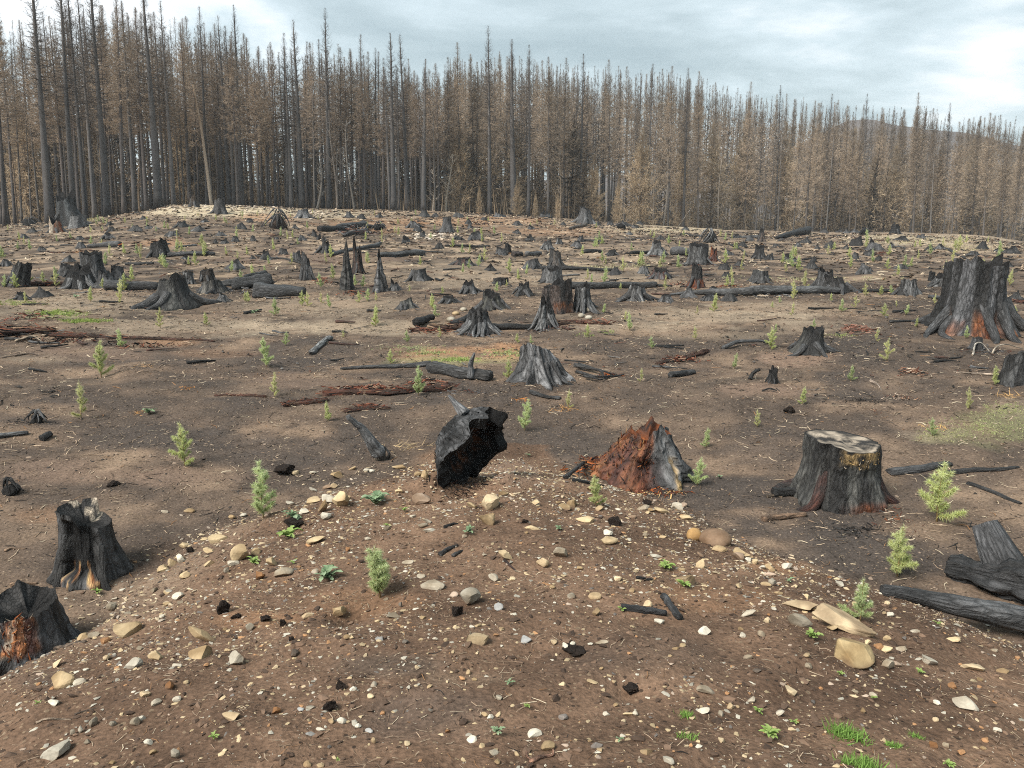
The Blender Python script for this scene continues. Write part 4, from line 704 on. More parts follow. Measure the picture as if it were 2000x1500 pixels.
# ------------------------------------------------------------ stumps of the middle field:  px, base, top width, height, base width, label, options
G_ = (.05, .05, .052); LG = (.19, .19, .195)
MID = [
 (328, 602, 48, 60, 108, 'wide low dark stump left of the charred log heap', dict(jag=.14, lob=.2, c0=CH1, c1=(.09, .088, .08), flut=.10)),
 (1588, 692, 40, 50, 84, 'low black mossy stump alone on a brown rise right of centre', dict(jag=.2, lob=.2, c0=CH1, c1=(.07, .067, .06), flut=.12, lean=(.15, 0))),
 (1984, 752, 36, 62, 56, 'square black stump cut off by the right edge', dict(jag=.08, c1=(.08, .08, .08), roots=2)),
 (1510, 749, 16, 31, 20, 'tiny charred stub with a broken top in the right middle field', dict(jag=.3, c1=CH2)),
 (175, 548, 38, 56, 56, 'tall grey-black stump rising over the low clump on the left', dict(jag=.1, c0=CH2, c1=GR1)),
 (150, 564, 40, 44, 62, 'charred stump with two pale root arms in the left clump', dict(jag=.2, roots=4, rang=(-2.2, -1.1, -.4, 3), root_r=.2, root_col=(GR2, GR1), c0=CH0, c1=CH2)),
 (203, 562, 26, 30, 50, 'slanting grey stump at the right end of the left clump', dict(jag=.4, c1=GR1, roots=2)),
 (128, 540, 24, 24, 36, 'low grey stump at the back of the left clump', dict(c0=CH2, c1=GR1)),
 (30, 560, 30, 42, 42, 'leaning hollow black stump near the left edge', dict(jag=.25, lean=(.35, 0), hollow=.5, c1=(.08, .08, .078))),
 (227, 546, 20, 26, 32, 'short grey stump behind the grey log on the left', dict(c0=CH2, c1=GR1)),
 (308, 502, 28, 34, 36, 'dark rounded stump with a long log stretching behind it', dict(jag=.14, c0=CH0, c1=CH2)),
 (365, 554, 18, 24, 26, 'small silver stump left of a dark one', dict(c0=CH2, c1=GR2, flut=.2)),
 (402, 549, 24, 24, 30, 'small dark brown stump right of a silver one', dict(c0=CH0, c1=(.06, .045, .035))),
 (408, 573, 34, 26, 56, 'low grey-brown stump in front of the charred log heap', dict(lob=.2, c0=CH2, c1=(.13, .12, .105))),
 (433, 590, 12, 16, 30, 'tiny pale rooty stump in front of the charred log heap', dict(roots=4, c0=GR1, c1=GR2)),
 (128, 442, 30, 66, 52, 'big burned snag base against the left treeline', dict(jag=.25, c0=CH1, c1=(.10, .11, .115), topf=None, roots=3)),
 (106, 455, 20, 30, 30, 'torn orange and white stump at the foot of the big snag', dict(jag=.4, c0=OR1, c1=PALEW)),
 (150, 446, 26, 24, 36, 'pale grey stump right of the big burned snag', dict(c0=GR1, c1=GR2)),
 (427, 418, 19, 30, 30, 'dark grey stump standing on the pale rubble hump', dict(jag=.1, c0=CH2, c1=GR1)),
 (376, 404, 12, 20, 22, 'small brown stump behind the pale rubble hump', dict(jag=.3, c0=CH2, c1=(.10, .07, .05))),
 (590, 426, 18, 17, 34, 'light grey rooty stump right of the upturned root fan', dict(roots=4, c0=GR1, c1=GR2)),
 (873, 455, 15, 30, 31, 'flared dark grey stump on the rise in the middle distance', dict(jag=.06, c0=CH2, c1=GR1, roots=4)),
 (597, 547, 14, 56, 30, 'tall thin grey stump with a root leg and red splinters', dict(jag=.35, c0=CH2, c1=GR1, roots=2, rang=(-2.3, -.3))),
 (578, 512, 14, 20, 26, 'grey stub behind the tall thin grey stump', dict(c0=CH2, c1=GR1)),
 (635, 494, 12, 24, 30, 'cone-shaped dark stump behind the pointed black snags', dict(jag=.4, c1=CH2)),
 (678, 566, 5, 90, 24, 'tall pointed black snag with a red foot', dict(jag=.12, pw=1.1, c0=CH1, c1=(.075, .074, .07), nr=22)),
 (698, 537, 14, 62, 24, 'reddish spiked snag just behind the pointed black one', dict(jag=.5, c0=CH1, c1=(.10, .055, .04))),
 (742, 571, 4, 82, 28, 'needle-thin grey snag with a flared foot', dict(jag=.1, pw=1.5, c0=CH2, c1=LG, nr=22, roots=3)),
 (770, 567, 14, 18, 26, 'small light grey stump beside the needle-thin snag', dict(jag=.5, c0=GR1, c1=GR2)),
 (816, 549, 28, 22, 46, 'low grey stump in the open right of the needle-thin snag', dict(c0=CH2, c1=GR1, lob=.2)),
 (792, 603, 22, 21, 42, 'low squat grey stump in front of the needle-thin snag', dict(c0=CH2, c1=(.11, .11, .10), lob=.2)),
 (915, 574, 18, 28, 40, 'grey lumpy stump behind the rooty dark stump', dict(jag=.3, c0=CH2, c1=GR1)),
 (875, 592, 20, 15, 42, 'flat dark stump nearly level with the ground behind the rooty dark stump', dict(c1=CH2, lob=.2)),
 (960, 606, 30, 36, 62, 'dark mossy stump just behind the rooty dark stump', dict(jag=.2, c0=CH1, c1=(.085, .083, .07))),
 (934, 655, 36, 46, 66, 'rooty dark stump with grey root legs beside red rotten wood', dict(jag=.2, nt=70, nr=30, roots=8, rang=(-2.7, -2.3, -1.9, -1.4, -1, -.5, .1, 3), rootlen=1.5, root_r=.18, root_col=(GR2, GR1), c0=CH0, c1=GR1, flut=.25)),
 (905, 519, 24, 16, 40, 'low rooty stump with red wood on a small rise', dict(roots=5, c0=CH1, c1=(.10, .05, .035), root_col=(GR1, CH2))),
 (1088, 612, 54, 62, 62, 'spider-rooted stump with a rust-red burned face', dict(jag=.14, nt=80, nr=34, c0=CH1, c1=(.10, .075, .065), colf=lambda TH, tt, K, nz: mixc(K, mixc(OR1, OR2, blotch(TH, tt, 5, 2)), sst(.9, .4, wrapd(TH, -1.1)) * sst(.4, .2, tt) * blotch(TH, tt, 4, 9)), flut=.12, roots=0)),
 (1066, 642, 18, 54, 44, 'grey forked root leg of the spider-rooted stump', dict(nt=50, nr=22, jag=.3, pw=1.3, flut=.25, c0=CH2, c1=GR2, roots=7, rang=(-2.5, -2.0, -1.6, -1.2, -.8, -.4, 3), rootlen=1.5, root_r=.2, root_col=(GR2, GR1))),
 (1078, 552, 34, 32, 40, 'split pale grey slab of trunk standing behind the spider-rooted stump', dict(jag=.35, c0=GR1, c1=GR2, hollow=.5)),
 (1113, 590, 5, 42, 7, 'thin black spike beside the spider-rooted stump', dict(jag=.1, c1=CH2)),
 (1138, 608, 26, 50, 44, 'grey stump on arched root legs right of the spider-rooted stump', dict(nt=60, nr=26, jag=.12, flut=.2, c0=CH2, c1=GR2, roots=6, rang=(-2.7, -2.1, -1.5, -.9, -.3, .3), rootlen=1.5, root_r=.19, root_col=(GR2, GR1))),
 (1246, 588, 26, 32, 56, 'silver rooty stump in the open in front of the long grey log', dict(nt=60, nr=24, roots=7, rootlen=1.4, root_r=.18, flut=.25, c0=CH2, c1=GR2, root_col=(GR1, CH2))),
 (1086, 522, 20, 34, 32, 'brown-grey stump behind a dark log in the middle field', dict(jag=.1, c0=CH2, c1=(.12, .10, .085))),
 (1040, 524, 22, 18, 40, 'flat grey stump left of the brown-grey one', dict(c0=CH2, c1=GR1)),
 (1023, 576, 20, 24, 40, 'low dark triangular stump left of the spider-rooted stump', dict(jag=.3, c1=(.09, .09, .085))),
 (977, 556, 28, 14, 32, 'low dark stump with a pale top in the middle field', dict(c0=CH1, c1=CH2)),
 (992, 496, 11, 22, 16, 'upright black block of a stump in the middle distance', dict(c0=CH0, c1=CH1)),
 (978, 498, 16, 14, 24, 'grey half of a stump pair in the middle distance', dict(c0=CH2, c1=GR1)),
 (1070, 488, 14, 18, 26, 'stump with white roots in the middle distance', dict(roots=4, c0=CH2, c1=GR1, root_col=(GR2, GR2))),
 (1092, 477, 9, 12, 18, 'little black stump with a white splinter', dict(c0=CH0, c1=GR2)),
 (1196, 499, 14, 11, 24, 'low black stump with a pale chip on top', dict(c0=CH0, c1=CH2)),
 (1284, 500, 16, 29, 34, 'rooty grey stump with a log arm to the left', dict(roots=6, c0=CH2, c1=GR2, root_col=(GR2, GR1))),
 (1367, 518, 36, 42, 46, 'thick grey stump with roots in the far right field', dict(nt=50, nr=22, jag=.1, roots=6, root_r=.12, c0=CH2, c1=(.13, .13, .13), root_col=(GR2, GR1))),
 (1395, 510, 12, 22, 20, 'red rotten slab against the thick grey stump', dict(jag=.4, c0=RED, c1=OR1)),
 (1362, 562, 17, 46, 36, 'thin black snag on a red crumbled foot', dict(jag=.2, pw=3, c0=CH1, c1=CH2, colf=lambda TH, tt, K, nz: mixc(K, mixc(RED, OR1, blotch(TH, tt, 5, 2)), sst(.42, .25, tt)))),
 (1291, 545, 26, 20, 44, 'rust-red broken stump behind the long grey logs', dict(jag=.3, c0=RED, c1=GR1)),
 (1258, 535, 16, 14, 24, 'small square grey stump left of the rust-red one', dict(c0=GR1, c1=GR2)),
 (1143, 437, 19, 32, 42, 'wide pale grey stump at the treeline in the centre', dict(jag=.2, roots=4, c0=CH2, c1=GR1, root_col=(GR2, GR1))),
 (1488, 552, 28, 23, 42, 'low dark grey stump behind the right end of the long grey log', dict(c0=CH2, c1=(.09, .09, .09))),
 (1614, 562, 28, 42, 38, 'split grey stump behind the end of the long grey log', dict(jag=.2, c0=CH2, c1=GR1, hollow=.4)),
 (1640, 572, 30, 30, 54, 'dark slab-like stump leaning right at the long grey log end', dict(jag=.4, lean=(-.3, 0), c1=CH2)),
 (1778, 576, 24, 30, 44, 'black and silver stump left of the huge old stump', dict(jag=.3, c0=CH1, c1=GR2, flut=.25)),
 (1842, 559, 20, 25, 36, 'grey stump with pale splinters beside the huge old stump', dict(jag=.15, c0=CH2, c1=GR2)),
 (1821, 549, 10, 18, 14, 'small black block behind the huge old stump', dict(c0=CH0, c1=CH1)),
 (1485, 506, 17, 27, 28, 'cylindrical dark stump in the far right field', dict(c0=CH1, c1=CH2)),
 (1488, 472, 9, 24, 18, 'narrow brown stump on the far right skyline', dict(c0=CH2, c1=(.10, .07, .055))),
 (1750, 457, 14, 17, 20, 'bushy black stump on the far right skyline', dict(jag=.4, c0=CH0, c1=CH1)),
]
for i, (a, b, tw, h, bw, lab, kw) in enumerate(MID):
    kw.setdefault('nt', 44); kw.setdefault('nr', 20); kw.setdefault('flut', .16); kw.setdefault('roots', 5 if tw > 11 else 0); kw.setdefault('rootlen', 1.15)
    stump(a, b, tw, h, bw, 600 + i * 3, lab, **kw)
SMALL = [(352, 444, 20, 11), (385, 452, 22, 11), (335, 461, 20, 9), (262, 452, 24, 11), (420, 476, 9, 10), (437, 476, 13, 11), (458, 472, 13, 10), (492, 470, 10, 9), (468, 447, 18, 12), (155, 486, 18, 13), (8, 520, 18, 12), (60, 454, 16, 9), (215, 452, 16, 9), (130, 512, 20, 13), (360, 507, 16, 8), (552, 497, 18, 12), (493, 506, 10, 7), (494, 470, 9, 9), (588, 470, 14, 11), (613, 462, 9, 14), (622, 468, 9, 12), (631, 471, 10, 9), (792, 475, 15, 14), (825, 463, 12, 9), (858, 486, 14, 12), (806, 445, 22, 12), (815, 452, 16, 12), (828, 424, 18, 14), (915, 438, 16, 10), (918, 447, 9, 13), (928, 468, 26, 16),
 (940, 512, 12, 10), (957, 529, 20, 12), (1010, 440, 16, 8), (1037, 448, 14, 8), (1009, 456, 12, 8), (1035, 470, 14, 12), (1065, 424, 24, 12), (1192, 440, 14, 8), (1168, 440, 10, 8), (1220, 442, 16, 9), (1240, 445, 12, 7), (1135, 473, 14, 12), (1290, 468, 14, 8), (1250, 432, 14, 7), (1340, 450, 12, 8), (1545, 511, 26, 14), (1587, 525, 20, 14), (1590, 512, 14, 9), (1690, 535, 26, 20), (1698, 529, 14, 9), (1622, 485, 18, 15), (1675, 480, 24, 20), (1712, 490, 28, 20), (1672, 508, 14, 14), (1700, 500, 16, 12), (1717, 510, 12, 9), (1742, 484, 11, 10), (1653, 486, 9, 9), (1597, 486, 9, 8), (1575, 475, 16, 12), (1560, 482, 12, 9), (1505, 508, 16, 13),
 (1612, 455, 16, 9), (1640, 454, 12, 7), (1655, 456, 12, 9), (1672, 454, 14, 7), (1690, 455, 18, 10), (1765, 470, 22, 9), (1800, 466, 16, 8), (1905, 500, 18, 10), (1980, 495, 24, 14), (1988, 585, 20, 16), (680, 424, 16, 10), (705, 428, 14, 9), (740, 425, 12, 8), (850, 424, 12, 8), (895, 424, 20, 9), (975, 424, 22, 9), (1100, 440, 10, 7), (1440, 465, 16, 8), (1465, 470, 14, 9), (1425, 498, 16, 10), (1445, 520, 14, 9), (1420, 540, 14, 8)]
_r = random.Random(404)
while len(SMALL) < 122:
    b = 424 + 170 * _r.random()**1.5; a = _r.uniform(10, 1990); w = _r.uniform(10, 18) * (.8 + (b - 420) / 150)
    if b < 400 + float(-crest((a - 1000) / 1540)) * 22 + 8 or any(abs(a - q[0]) < (q[2] + w) * .6 and abs(b - q[1]) < 10 for q in SMALL) or any(abs(a - q[0]) < (q[4] + w) * .6 and -8 < q[1] - b < q[3] + 8 for q in MID): continue
    SMALL.append((a, b, w, w * _r.uniform(.4, .8)))
for i, (a, b, w, h) in enumerate(SMALL):
    r_ = random.Random(i); d = ['low black stump', 'small grey stump', 'stubby charred stump', 'little broken dark stump'][i % 4]
    stump(a, b, w * r_.uniform(.35, .75), h, w * r_.uniform(1.15, 1.5), 900 + i * 3, None, d, nt=22, nr=9, pw=r_.uniform(1.2, 2.2), slant=r_.uniform(.05, .35), jag=r_.choice([.1, .2, .4]), c0=CH1 if i % 2 == 0 else CH2, c1=CH2 if i % 4 in (0, 3) else GR1, roots=3 if i % 5 == 0 and w > 14 else 0)

# upturned root fan, root tangles, log piles
def root_fan(px, py, w, h, n, seed, label, c=(GR1, CH2), mound=(.06, .04, .03), thick=.05):
    p, s = G(px, py); R = w * s / 2; Hh = h * s; o = thing('root_tangle', p, label, 'root tangle'); USED.add(label); r_ = np.random.default_rng(seed)
    V, F = rock(R * 1.1, R * .8, Hh * 1.1, seed, 3, 5, False, .2); V[:, 2] += Hh * .3; link('root_core', mesh('root_core', V, F, M_ROT, lerp3(mound, CH1, np.clip(.5 + fbm(V[:, 0] * 4, V[:, 1] * 4, V[:, 2] * 4 + .01, s=seed), 0, 1))), o)
    for k in range(n):
        a = r_.uniform(-math.pi, .3) if k % 3 else r_.uniform(0, 6.3); t = np.linspace(0, 1, 8); rr = R * r_.uniform(.6, 1.15); P = np.stack([np.cos(a + .5 * t * r_.normal(0, 1)) * rr * (.15 + .85 * t), np.sin(a) * rr * .7 * (.15 + .85 * t), Hh * r_.uniform(.6, 1.05) * (1 - t**1.3) + .04], 1)
        V, F, g, _, _ = tube(P, R * thick * r_.uniform(.6, 1.4) * (1 - .75 * t), 6, .2, seed + k); link('root', mesh('tangle_root', V, F, M_WOOD, np.array(c[k % 2]) * r_.uniform(.7, 1.3), g), o)
root_fan(545, 446, 66, 36, 14, 71, 'upturned root fan with grey roots spread over a brown mound')
root_fan(1385, 474, 54, 26, 12, 72, 'black root tangle behind the thick grey stump', (CH1, GR2), CH1)
root_fan(318, 512, 22, 22, 8, 73, 'pale forked root lying in front of the dark stump with a log', (GR2, GR1), CH1)
root_fan(75, 826, 52, 20, 7, 74, 'charred root knot on the bare ground at the left', (GR1, CH2), CH1, .12)
root_fan(22, 965, 60, 24, 7, 75, 'black root piece half out of frame above the sawn stump', (CH0, CH2), CH0, .10)
root_fan(740, 450, 34, 18, 7, 76, 'small charred root bundle at the right of the dark log pile', (CH2, GR1), CH1)
root_fan(1690, 458, 40, 12, 6, 77, 'low black root heap on the far right skyline', (CH1, GR1), CH0)
root_fan(1215, 446, 40, 12, 6, 78, 'low dark brush heap near the treeline right of centre', (CH1, GR1), CH0)
root_fan(60, 440, 50, 16, 7, 79, 'grey root heap by the left treeline', (GR1, CH2), CH1)

LOGS = [
 (1722, 1160, 2040, 1240, 26, 62, 'long charred log running to the right edge below the burned root mass', dict(c=(CH1, (.13, .13, .133)), nseg=40, n=28, groove=.06, m=None, lift=.75, straight=True)),
 (1850, 1118, 2030, 1172, 44, 96, 'massive charred root mass at the right edge above the long charred log', dict(c=(CH0, (.05, .05, .052)), nseg=70, n=54, rough=.5, groove=.3, crag=.7, lift=.5, straight=True)),
 (1735, 925, 1855, 908, 26, 18, 'charred flat log lying behind the pale-topped stump', dict(c=(CH1, GR1), rough=.3, flat=.6, lift=.3)),
 (1850, 925, 1990, 912, 18, 10, 'burned log sunk in the soil right of the pale-topped stump', dict(c=(CH1, CH2), rough=.3, flat=.6, lift=.2)),
 (1890, 945, 1995, 985, 14, 10, 'thin charred log end on black soil near the right edge', dict(c=(CH1, CH2), flat=.6, lift=.2)),
 (-40, 652, 108, 648, 62, 22, 'big rotting log with a red back at the left edge', dict(c=(CH0, RED), rough=.35, m=M_ROT, nseg=30, n=22, lift=.5)),
 (100, 655, 420, 668, 20, 8, 'crumbling charred remains trailing right from the red rotting log', dict(c=(CH0, RED), rough=.5, m=M_ROT, nseg=30, lift=.2, flat=.6)),
 (30, 560, 122, 557, 18, 20, 'red-brown rotten log beside the left clump of stumps', dict(c=(CH1, (.14, .055, .04)), m=M_ROT, rough=.3)),
 (205, 566, 310, 565, 24, 16, 'grey log between the left clump and the wide low stump', dict(c=(CH1, GR1))),
 (172, 484, 236, 482, 8, 14, 'grey log with a broken orange end in the left middle field', dict(c=(CH2, GR1), end=[(1, OR1)])),
 (328, 502, 420, 499, 10, 9, 'long dark log stretched behind the dark rounded stump', dict(c=(CH1, GR1))),
 (245, 518, 300, 516, 7, 6, 'short dark log in the left middle field', dict(c=(CH1, CH2))),
 (342, 484, 385, 480, 4, 4, 'thin grey pole lying behind the long dark log', dict(c=(GR1, GR2))),
 (92, 494, 185, 490, 6, 8, 'red crumbled log line on the left', dict(c=(RED, (.16, .06, .045)), m=M_ROT, rough=.4)),
 (105, 470, 200, 464, 5, 4, 'thin red rotten log line far left', dict(c=(RED, (.16, .06, .045)), m=M_ROT, rough=.4)),
 (412, 562, 470, 556, 12, 18, 'grey charred log at the left of the charred log heap', dict(c=(CH1, GR2), groove=.25)),
 (455, 566, 530, 560, 22, 30, 'big grooved grey-black log of the charred log heap', dict(c=(CH1, GR1), groove=.3, rough=.35)),
 (500, 580, 596, 578, 36, 20, 'black burned trunk lying at the front right of the charred log heap', dict(c=(CH0, GR1), groove=.25, rough=.35, m=M_WOOD)),
 (478, 548, 520, 542, 8, 10, 'dark branch on top of the charred log heap', dict(c=(CH1, GR1), lift=2)),
 (625, 452, 676, 450, 14, 10, 'black log at the left of the dark log pile', dict(c=(CH0, CH1))),
 (660, 446, 715, 440, 10, 12, 'grey tangled log in the dark log pile', dict(c=(CH1, GR1), groove=.3)),
 (672, 462, 715, 454, 8, 12, 'pale rooty log at the front of the dark log pile', dict(c=(CH2, GR2), groove=.3, stubs=3)),
 (715, 446, 750, 444, 9, 10, 'dark log at the right end of the dark log pile', dict(c=(CH1, CH2))),
 (648, 500, 740, 482, 7, 9, 'grey pole crossing behind the pointed black snags', dict(c=(CH2, GR1))),
 (738, 502, 826, 500, 10, 14, 'splintered grey-black log right of the pointed black snags', dict(c=(CH1, GR2), groove=.3, end=[(1, GR1)])),
 (690, 490, 745, 476, 5, 6, 'pale weathered pole behind the pointed black snags', dict(c=(GR1, GR2))),
 (820, 492, 866, 494, 4, 4, 'thin dark pole in the middle distance', dict(c=(CH1, CH2))),
 (870, 481, 955, 483, 5, 6, 'straight dark log in the middle distance', dict(c=(CH0, CH2))),
 (500, 500, 592, 517, 4, 5, 'thin dark pole slanting towards the tall thin grey stump', dict(c=(CH1, CH2))),
 (800, 648, 905, 642, 16, 34, 'red rotten log against the rooty dark stump', dict(c=(CH0, (.15, .055, .04)), m=M_ROT, rough=.5, lift=.4)),
 (880, 640, 930, 622, 10, 16, 'charred log arm on the left of the rooty dark stump', dict(c=(CH0, GR1), lift=1.5)),
 (960, 645, 1050, 640, 18, 10, 'burned log between the rooty dark stump and the spider-rooted stump', dict(c=(CH0, CH2), rough=.35)),
 (1090, 634, 1195, 634, 20, 8, 'red crumbled log in front of the arched-root stump', dict(c=(CH1, (.13, .05, .035)), m=M_ROT, rough=.5, lift=.4)),
 (1095, 564, 1282, 560, 18, 14, 'thick dark grey log behind the spider-rooted stump', dict(c=(CH1, (.10, .10, .10)), nseg=30)),
 (1275, 560, 1312, 560, 6, 5, 'thin black log tip continuing the thick dark grey log', dict(c=(CH0, CH1))),
 (1308, 577, 1470, 577, 5, 20, 'long grey log tapering left in front of the thin black snag', dict(c=(CH2, GR2), groove=.25, nseg=34, lift=.8)),
 (1462, 577, 1640, 573, 22, 14, 'pale split trunk end of the long grey log', dict(c=(CH2, GR2), groove=.3, nseg=30, end=[(1, GR2)])),
 (1058, 530, 1195, 530, 12, 7, 'dark log lying under the brown-grey stump', dict(c=(CH1, CH2), nseg=26)),
 (1098, 540, 1132, 538, 4, 4, 'pale grey stick behind the split pale slab', dict(c=(GR1, GR2))),
 (1001, 501, 1020, 500, 11, 10, 'short log with its dark cut end showing', dict(c=(CH0, (.10, .07, .06)))),
 (1028, 499, 1056, 498, 10, 9, 'short light grey log in the middle distance', dict(c=(GR1, GR2))),
 (1140, 495, 1174, 494, 9, 8, 'black log with a root end in the middle distance', dict(c=(CH0, CH2), end=[(0, GR1)])),
 (1232, 497, 1268, 496, 8, 7, 'dark log arm left of the rooty grey stump', dict(c=(CH0, CH1))),
 (1312, 498, 1350, 500, 20, 18, 'dark grey log butted against the thick grey stump', dict(c=(CH1, GR1))),
 (1110, 448, 1146, 440, 6, 7, 'pale brown log beside the wide pale grey stump', dict(c=(CH2, (.20, .15, .11)))),
 (1130, 470, 1180, 473, 4, 5, 'dark thin log in the far centre', dict(c=(CH1, CH2))),
 (1510, 467, 1580, 456, 7, 16, 'dark log sloping up on the far right skyline', dict(c=(CH0, CH2), lift=1)),
 (1448, 466, 1482, 466, 7, 8, 'charred log on the skyline left of the sloping one', dict(c=(CH0, GR1))),
 (1330, 458, 1372, 464, 4, 5, 'thin dark log left of the black root tangle', dict(c=(CH1, CH2))),
 (1835, 482, 1888, 506, 6, 4, 'dark branch sloping down the pale far right rise', dict(c=(CH1, CH2))),
 (1420, 476, 1460, 502, 4, 3, 'thin dark branch right of the black root tangle', dict(c=(CH1, CH2))),
 (1210, 510, 1248, 518, 3, 3, 'thin dark twig on the pale far field', dict(c=(CH1, CH2))),
 (1655, 570, 1745, 570, 6, 8, 'cracked dark log between green seedlings right of the long grey log', dict(c=(CH0, CH2))),
 (1815, 582, 1860, 588, 8, 10, 'burned log lying left of the huge old stump', dict(c=(CH1, GR1))),
 (1980, 590, 2030, 592, 14, 14, 'red-brown log at the right edge behind the huge old stump', dict(c=(RED, OR1), m=M_ROT)),
 (665, 722, 842, 714, 6, 12, 'long grey branch of the fallen forked root', dict(c=(CH2, GR1), nseg=26)),
 (838, 728, 958, 744, 26, 22, 'grey forked root end of the fallen trunk', dict(c=(CH2, GR1), groove=.3, rough=.35, nseg=24)),
 (630, 772, 880, 758, 24, 30, 'crumbled red rotten log across the middle of the field', dict(c=(CH0, (.15, .055, .038)), m=M_ROT, rough=.6, nseg=44, n=20, lift=.35)),
 (552, 792, 640, 782, 18, 16, 'short crumbled red log piece left of the main one', dict(c=(CH0, (.13, .05, .036)), m=M_ROT, rough=.6, lift=.3)),
 (672, 804, 762, 798, 18, 12, 'red splintery log piece in front of the main one', dict(c=(CH0, (.14, .055, .038)), m=M_ROT, rough=.6, lift=.3)),
 (420, 774, 520, 776, 8, 10, 'faint charred log trace far left of the crumbled red log', dict(c=(CH0, RED), m=M_ROT, rough=.5, lift=.1)),
 (607, 693, 647, 664, 12, 10, 'short pale grey log with a black end', dict(c=(GR1, (.32, .32, .31)), groove=.2, end=[(0, CH0)])),
 (1308, 737, 1356, 730, 14, 10, 'black forked stick of charcoal right of the grey fluted stump', dict(c=(CH0, GR1), groove=.2)),
 (1035, 768, 1095, 780, 9, 8, 'short dark log in front of the grey fluted stump', dict(c=(CH1, GR1))),
 (1285, 712, 1382, 686, 12, 18, 'red crumbled log in the right middle field', dict(c=(RED, (.17, .07, .05)), m=M_ROT, rough=.6, lift=.3)),
 (-20, 858, 56, 848, 14, 8, 'grey branch piece lying at the left edge', dict(c=(GR1, GR2))),
 (82, 862, 100, 852, 14, 14, 'black block of charcoal beside the grey branch', dict(c=(CH0, CH1))),
]
for i, (a, b, c_, d_, w1, w2, lab, kw) in enumerate(LOGS): log(a, b, c_, d_, w1, w2, lab, 1400 + i * 5, **kw)
_root = [o for o in bpy.data.objects if o.get('label', '').startswith('massive charred root')][0]
def stub_up():
    p, s = G(1965, 1140); v0 = pix_dir(1970, 1110); v1 = pix_dir(1925, 1022); fw = np.array([0, math.cos(PITCH), -math.sin(PITCH)]); dep = s * F_PX + .05; t = np.linspace(0, 1, 14)[:, None]
    P = v0 * dep / (v0 @ fw) * (1 - t) + v1 * (dep + .15) / (v1 @ fw) * t; V, F, g, th, l = tube(P - np.array(_root.location), .17 * (1 - .42 * t[:, 0]), 22, .3, 9, .8, .35); link('broken_stub', mesh('broken_stub', V, F, M_WOOD, lerp3(CH1, (.12, .12, .125), np.clip(.4 + .6 * l, 0, 1)), g), _root)
stub_up()
debris(715, 758, 150, 14, 110, 'red bark shreds on top of the crumbled red log', 81, (RED, (.2, .08, .05), CH0, (.24, .16, .11)), .25, .4, ang=.1)
debris(830, 745, 90, 18, 80, 'red and pale torn bark strips by the forked root end', 82, (RED, (.2, .08, .05), (.3, .2, .15), CH0), .35, .5, ang=.5)
debris(720, 792, 80, 14, 70, 'bristly red root shreds in front of the crumbled red log', 83, (RED, (.2, .08, .05), CH0), .3, .5, ang=.2)
debris(600, 782, 80, 14, 60, 'red bark crumbs left of the crumbled red log', 84, (RED, (.18, .07, .045), CH0), .25, .4)
debris(1682, 640, 74, 26, 120, 'red-brown heap of rotten wood strips on black soil', 85, ((.20, .09, .065), RED, (.27, .15, .11)), .3, .5, ang=.3)
debris(1790, 726, 70, 20, 90, 'pale and red broken bark pile left of the square black stump', 86, ((.30, .17, .11), RED, (.42, .32, .24), CH1), .3, .6, ang=-.1)
debris(1765, 768, 58, 34, 90, 'pale splintered wood pieces strewn down the slope', 87, ((.33, .19, .12), (.45, .35, .27), RED, CH1), .3, .4, ang=.7)
debris(1716, 802, 20, 12, 20, 'small red chunk of rotten wood on black soil', 88, (RED, OR1), .5, .6)
debris(1335, 700, 110, 22, 100, 'red shredded wood strewn along the right middle field', 89, ((.20, .085, .055), RED, (.3, .2, .14), CH1), .25, .35, ang=.3)
debris(270, 672, 170, 18, 120, 'dark red and black crumbs of a rotted log on the left', 90, (RED, CH0, CH1, (.2, .08, .05)), .12, .4)
debris(50, 618, 110, 20, 90, 'red crumbling bark on the back of the left rotting log', 91, ((.20, .07, .05), RED, CH0), .2, 1.0)
debris(1420, 556, 60, 10, 40, 'red crumbs at the foot of the thin black snag', 92, (RED, OR1), .25, .5)
debris(625, 546, 44, 16, 50, 'red splinters right of the tall thin grey stump', 93, (RED, (.22, .09, .06)), .4, .6)
debris(690, 570, 70, 14, 70, 'orange-red crumbs around the foot of the pointed black snags', 94, ((.22, .085, .045), RED, CH1), .25, .6)
debris(1500, 545, 40, 14, 40, 'red rotten wood at the right of the low dark grey stump', 95, ((.24, .10, .06), RED), .3, .7)
debris(1330, 552, 90, 12, 60, 'red crumbled wood along the back of the long grey logs', 96, (RED, (.2, .08, .05), CH1), .2, .5)
debris(1170, 626, 90, 18, 70, 'red wood crumbs in front of the arched-root stump', 97, (RED, (.2, .08, .05), CH1), .2, .5)
debris(850, 644, 100, 18, 80, 'dark red crumbs of the rotten log by the rooty stump', 98, (RED, (.2, .08, .05), CH0), .2, .5)
debris(690, 452, 90, 26, 110, 'charred branches and roots heaped in the dark log pile', 99, (CH0, CH1, GR1, (.1, .05, .04)), .4, .9, thin=.07)
debris(510, 566, 150, 22, 80, 'charred splinters lying about the charred log heap', 100, (CH0, CH1, GR1), .2, .9, thin=.1)
debris(1730, 492, 60, 14, 40, 'red rotten wood on the far right slope', 101, (RED, (.17, .08, .06)), .3, .4)
debris(1550, 450, 60, 10, 40, 'black brush by the sloping skyline log', 102, (CH0, CH1), .3, .8, thin=.07)

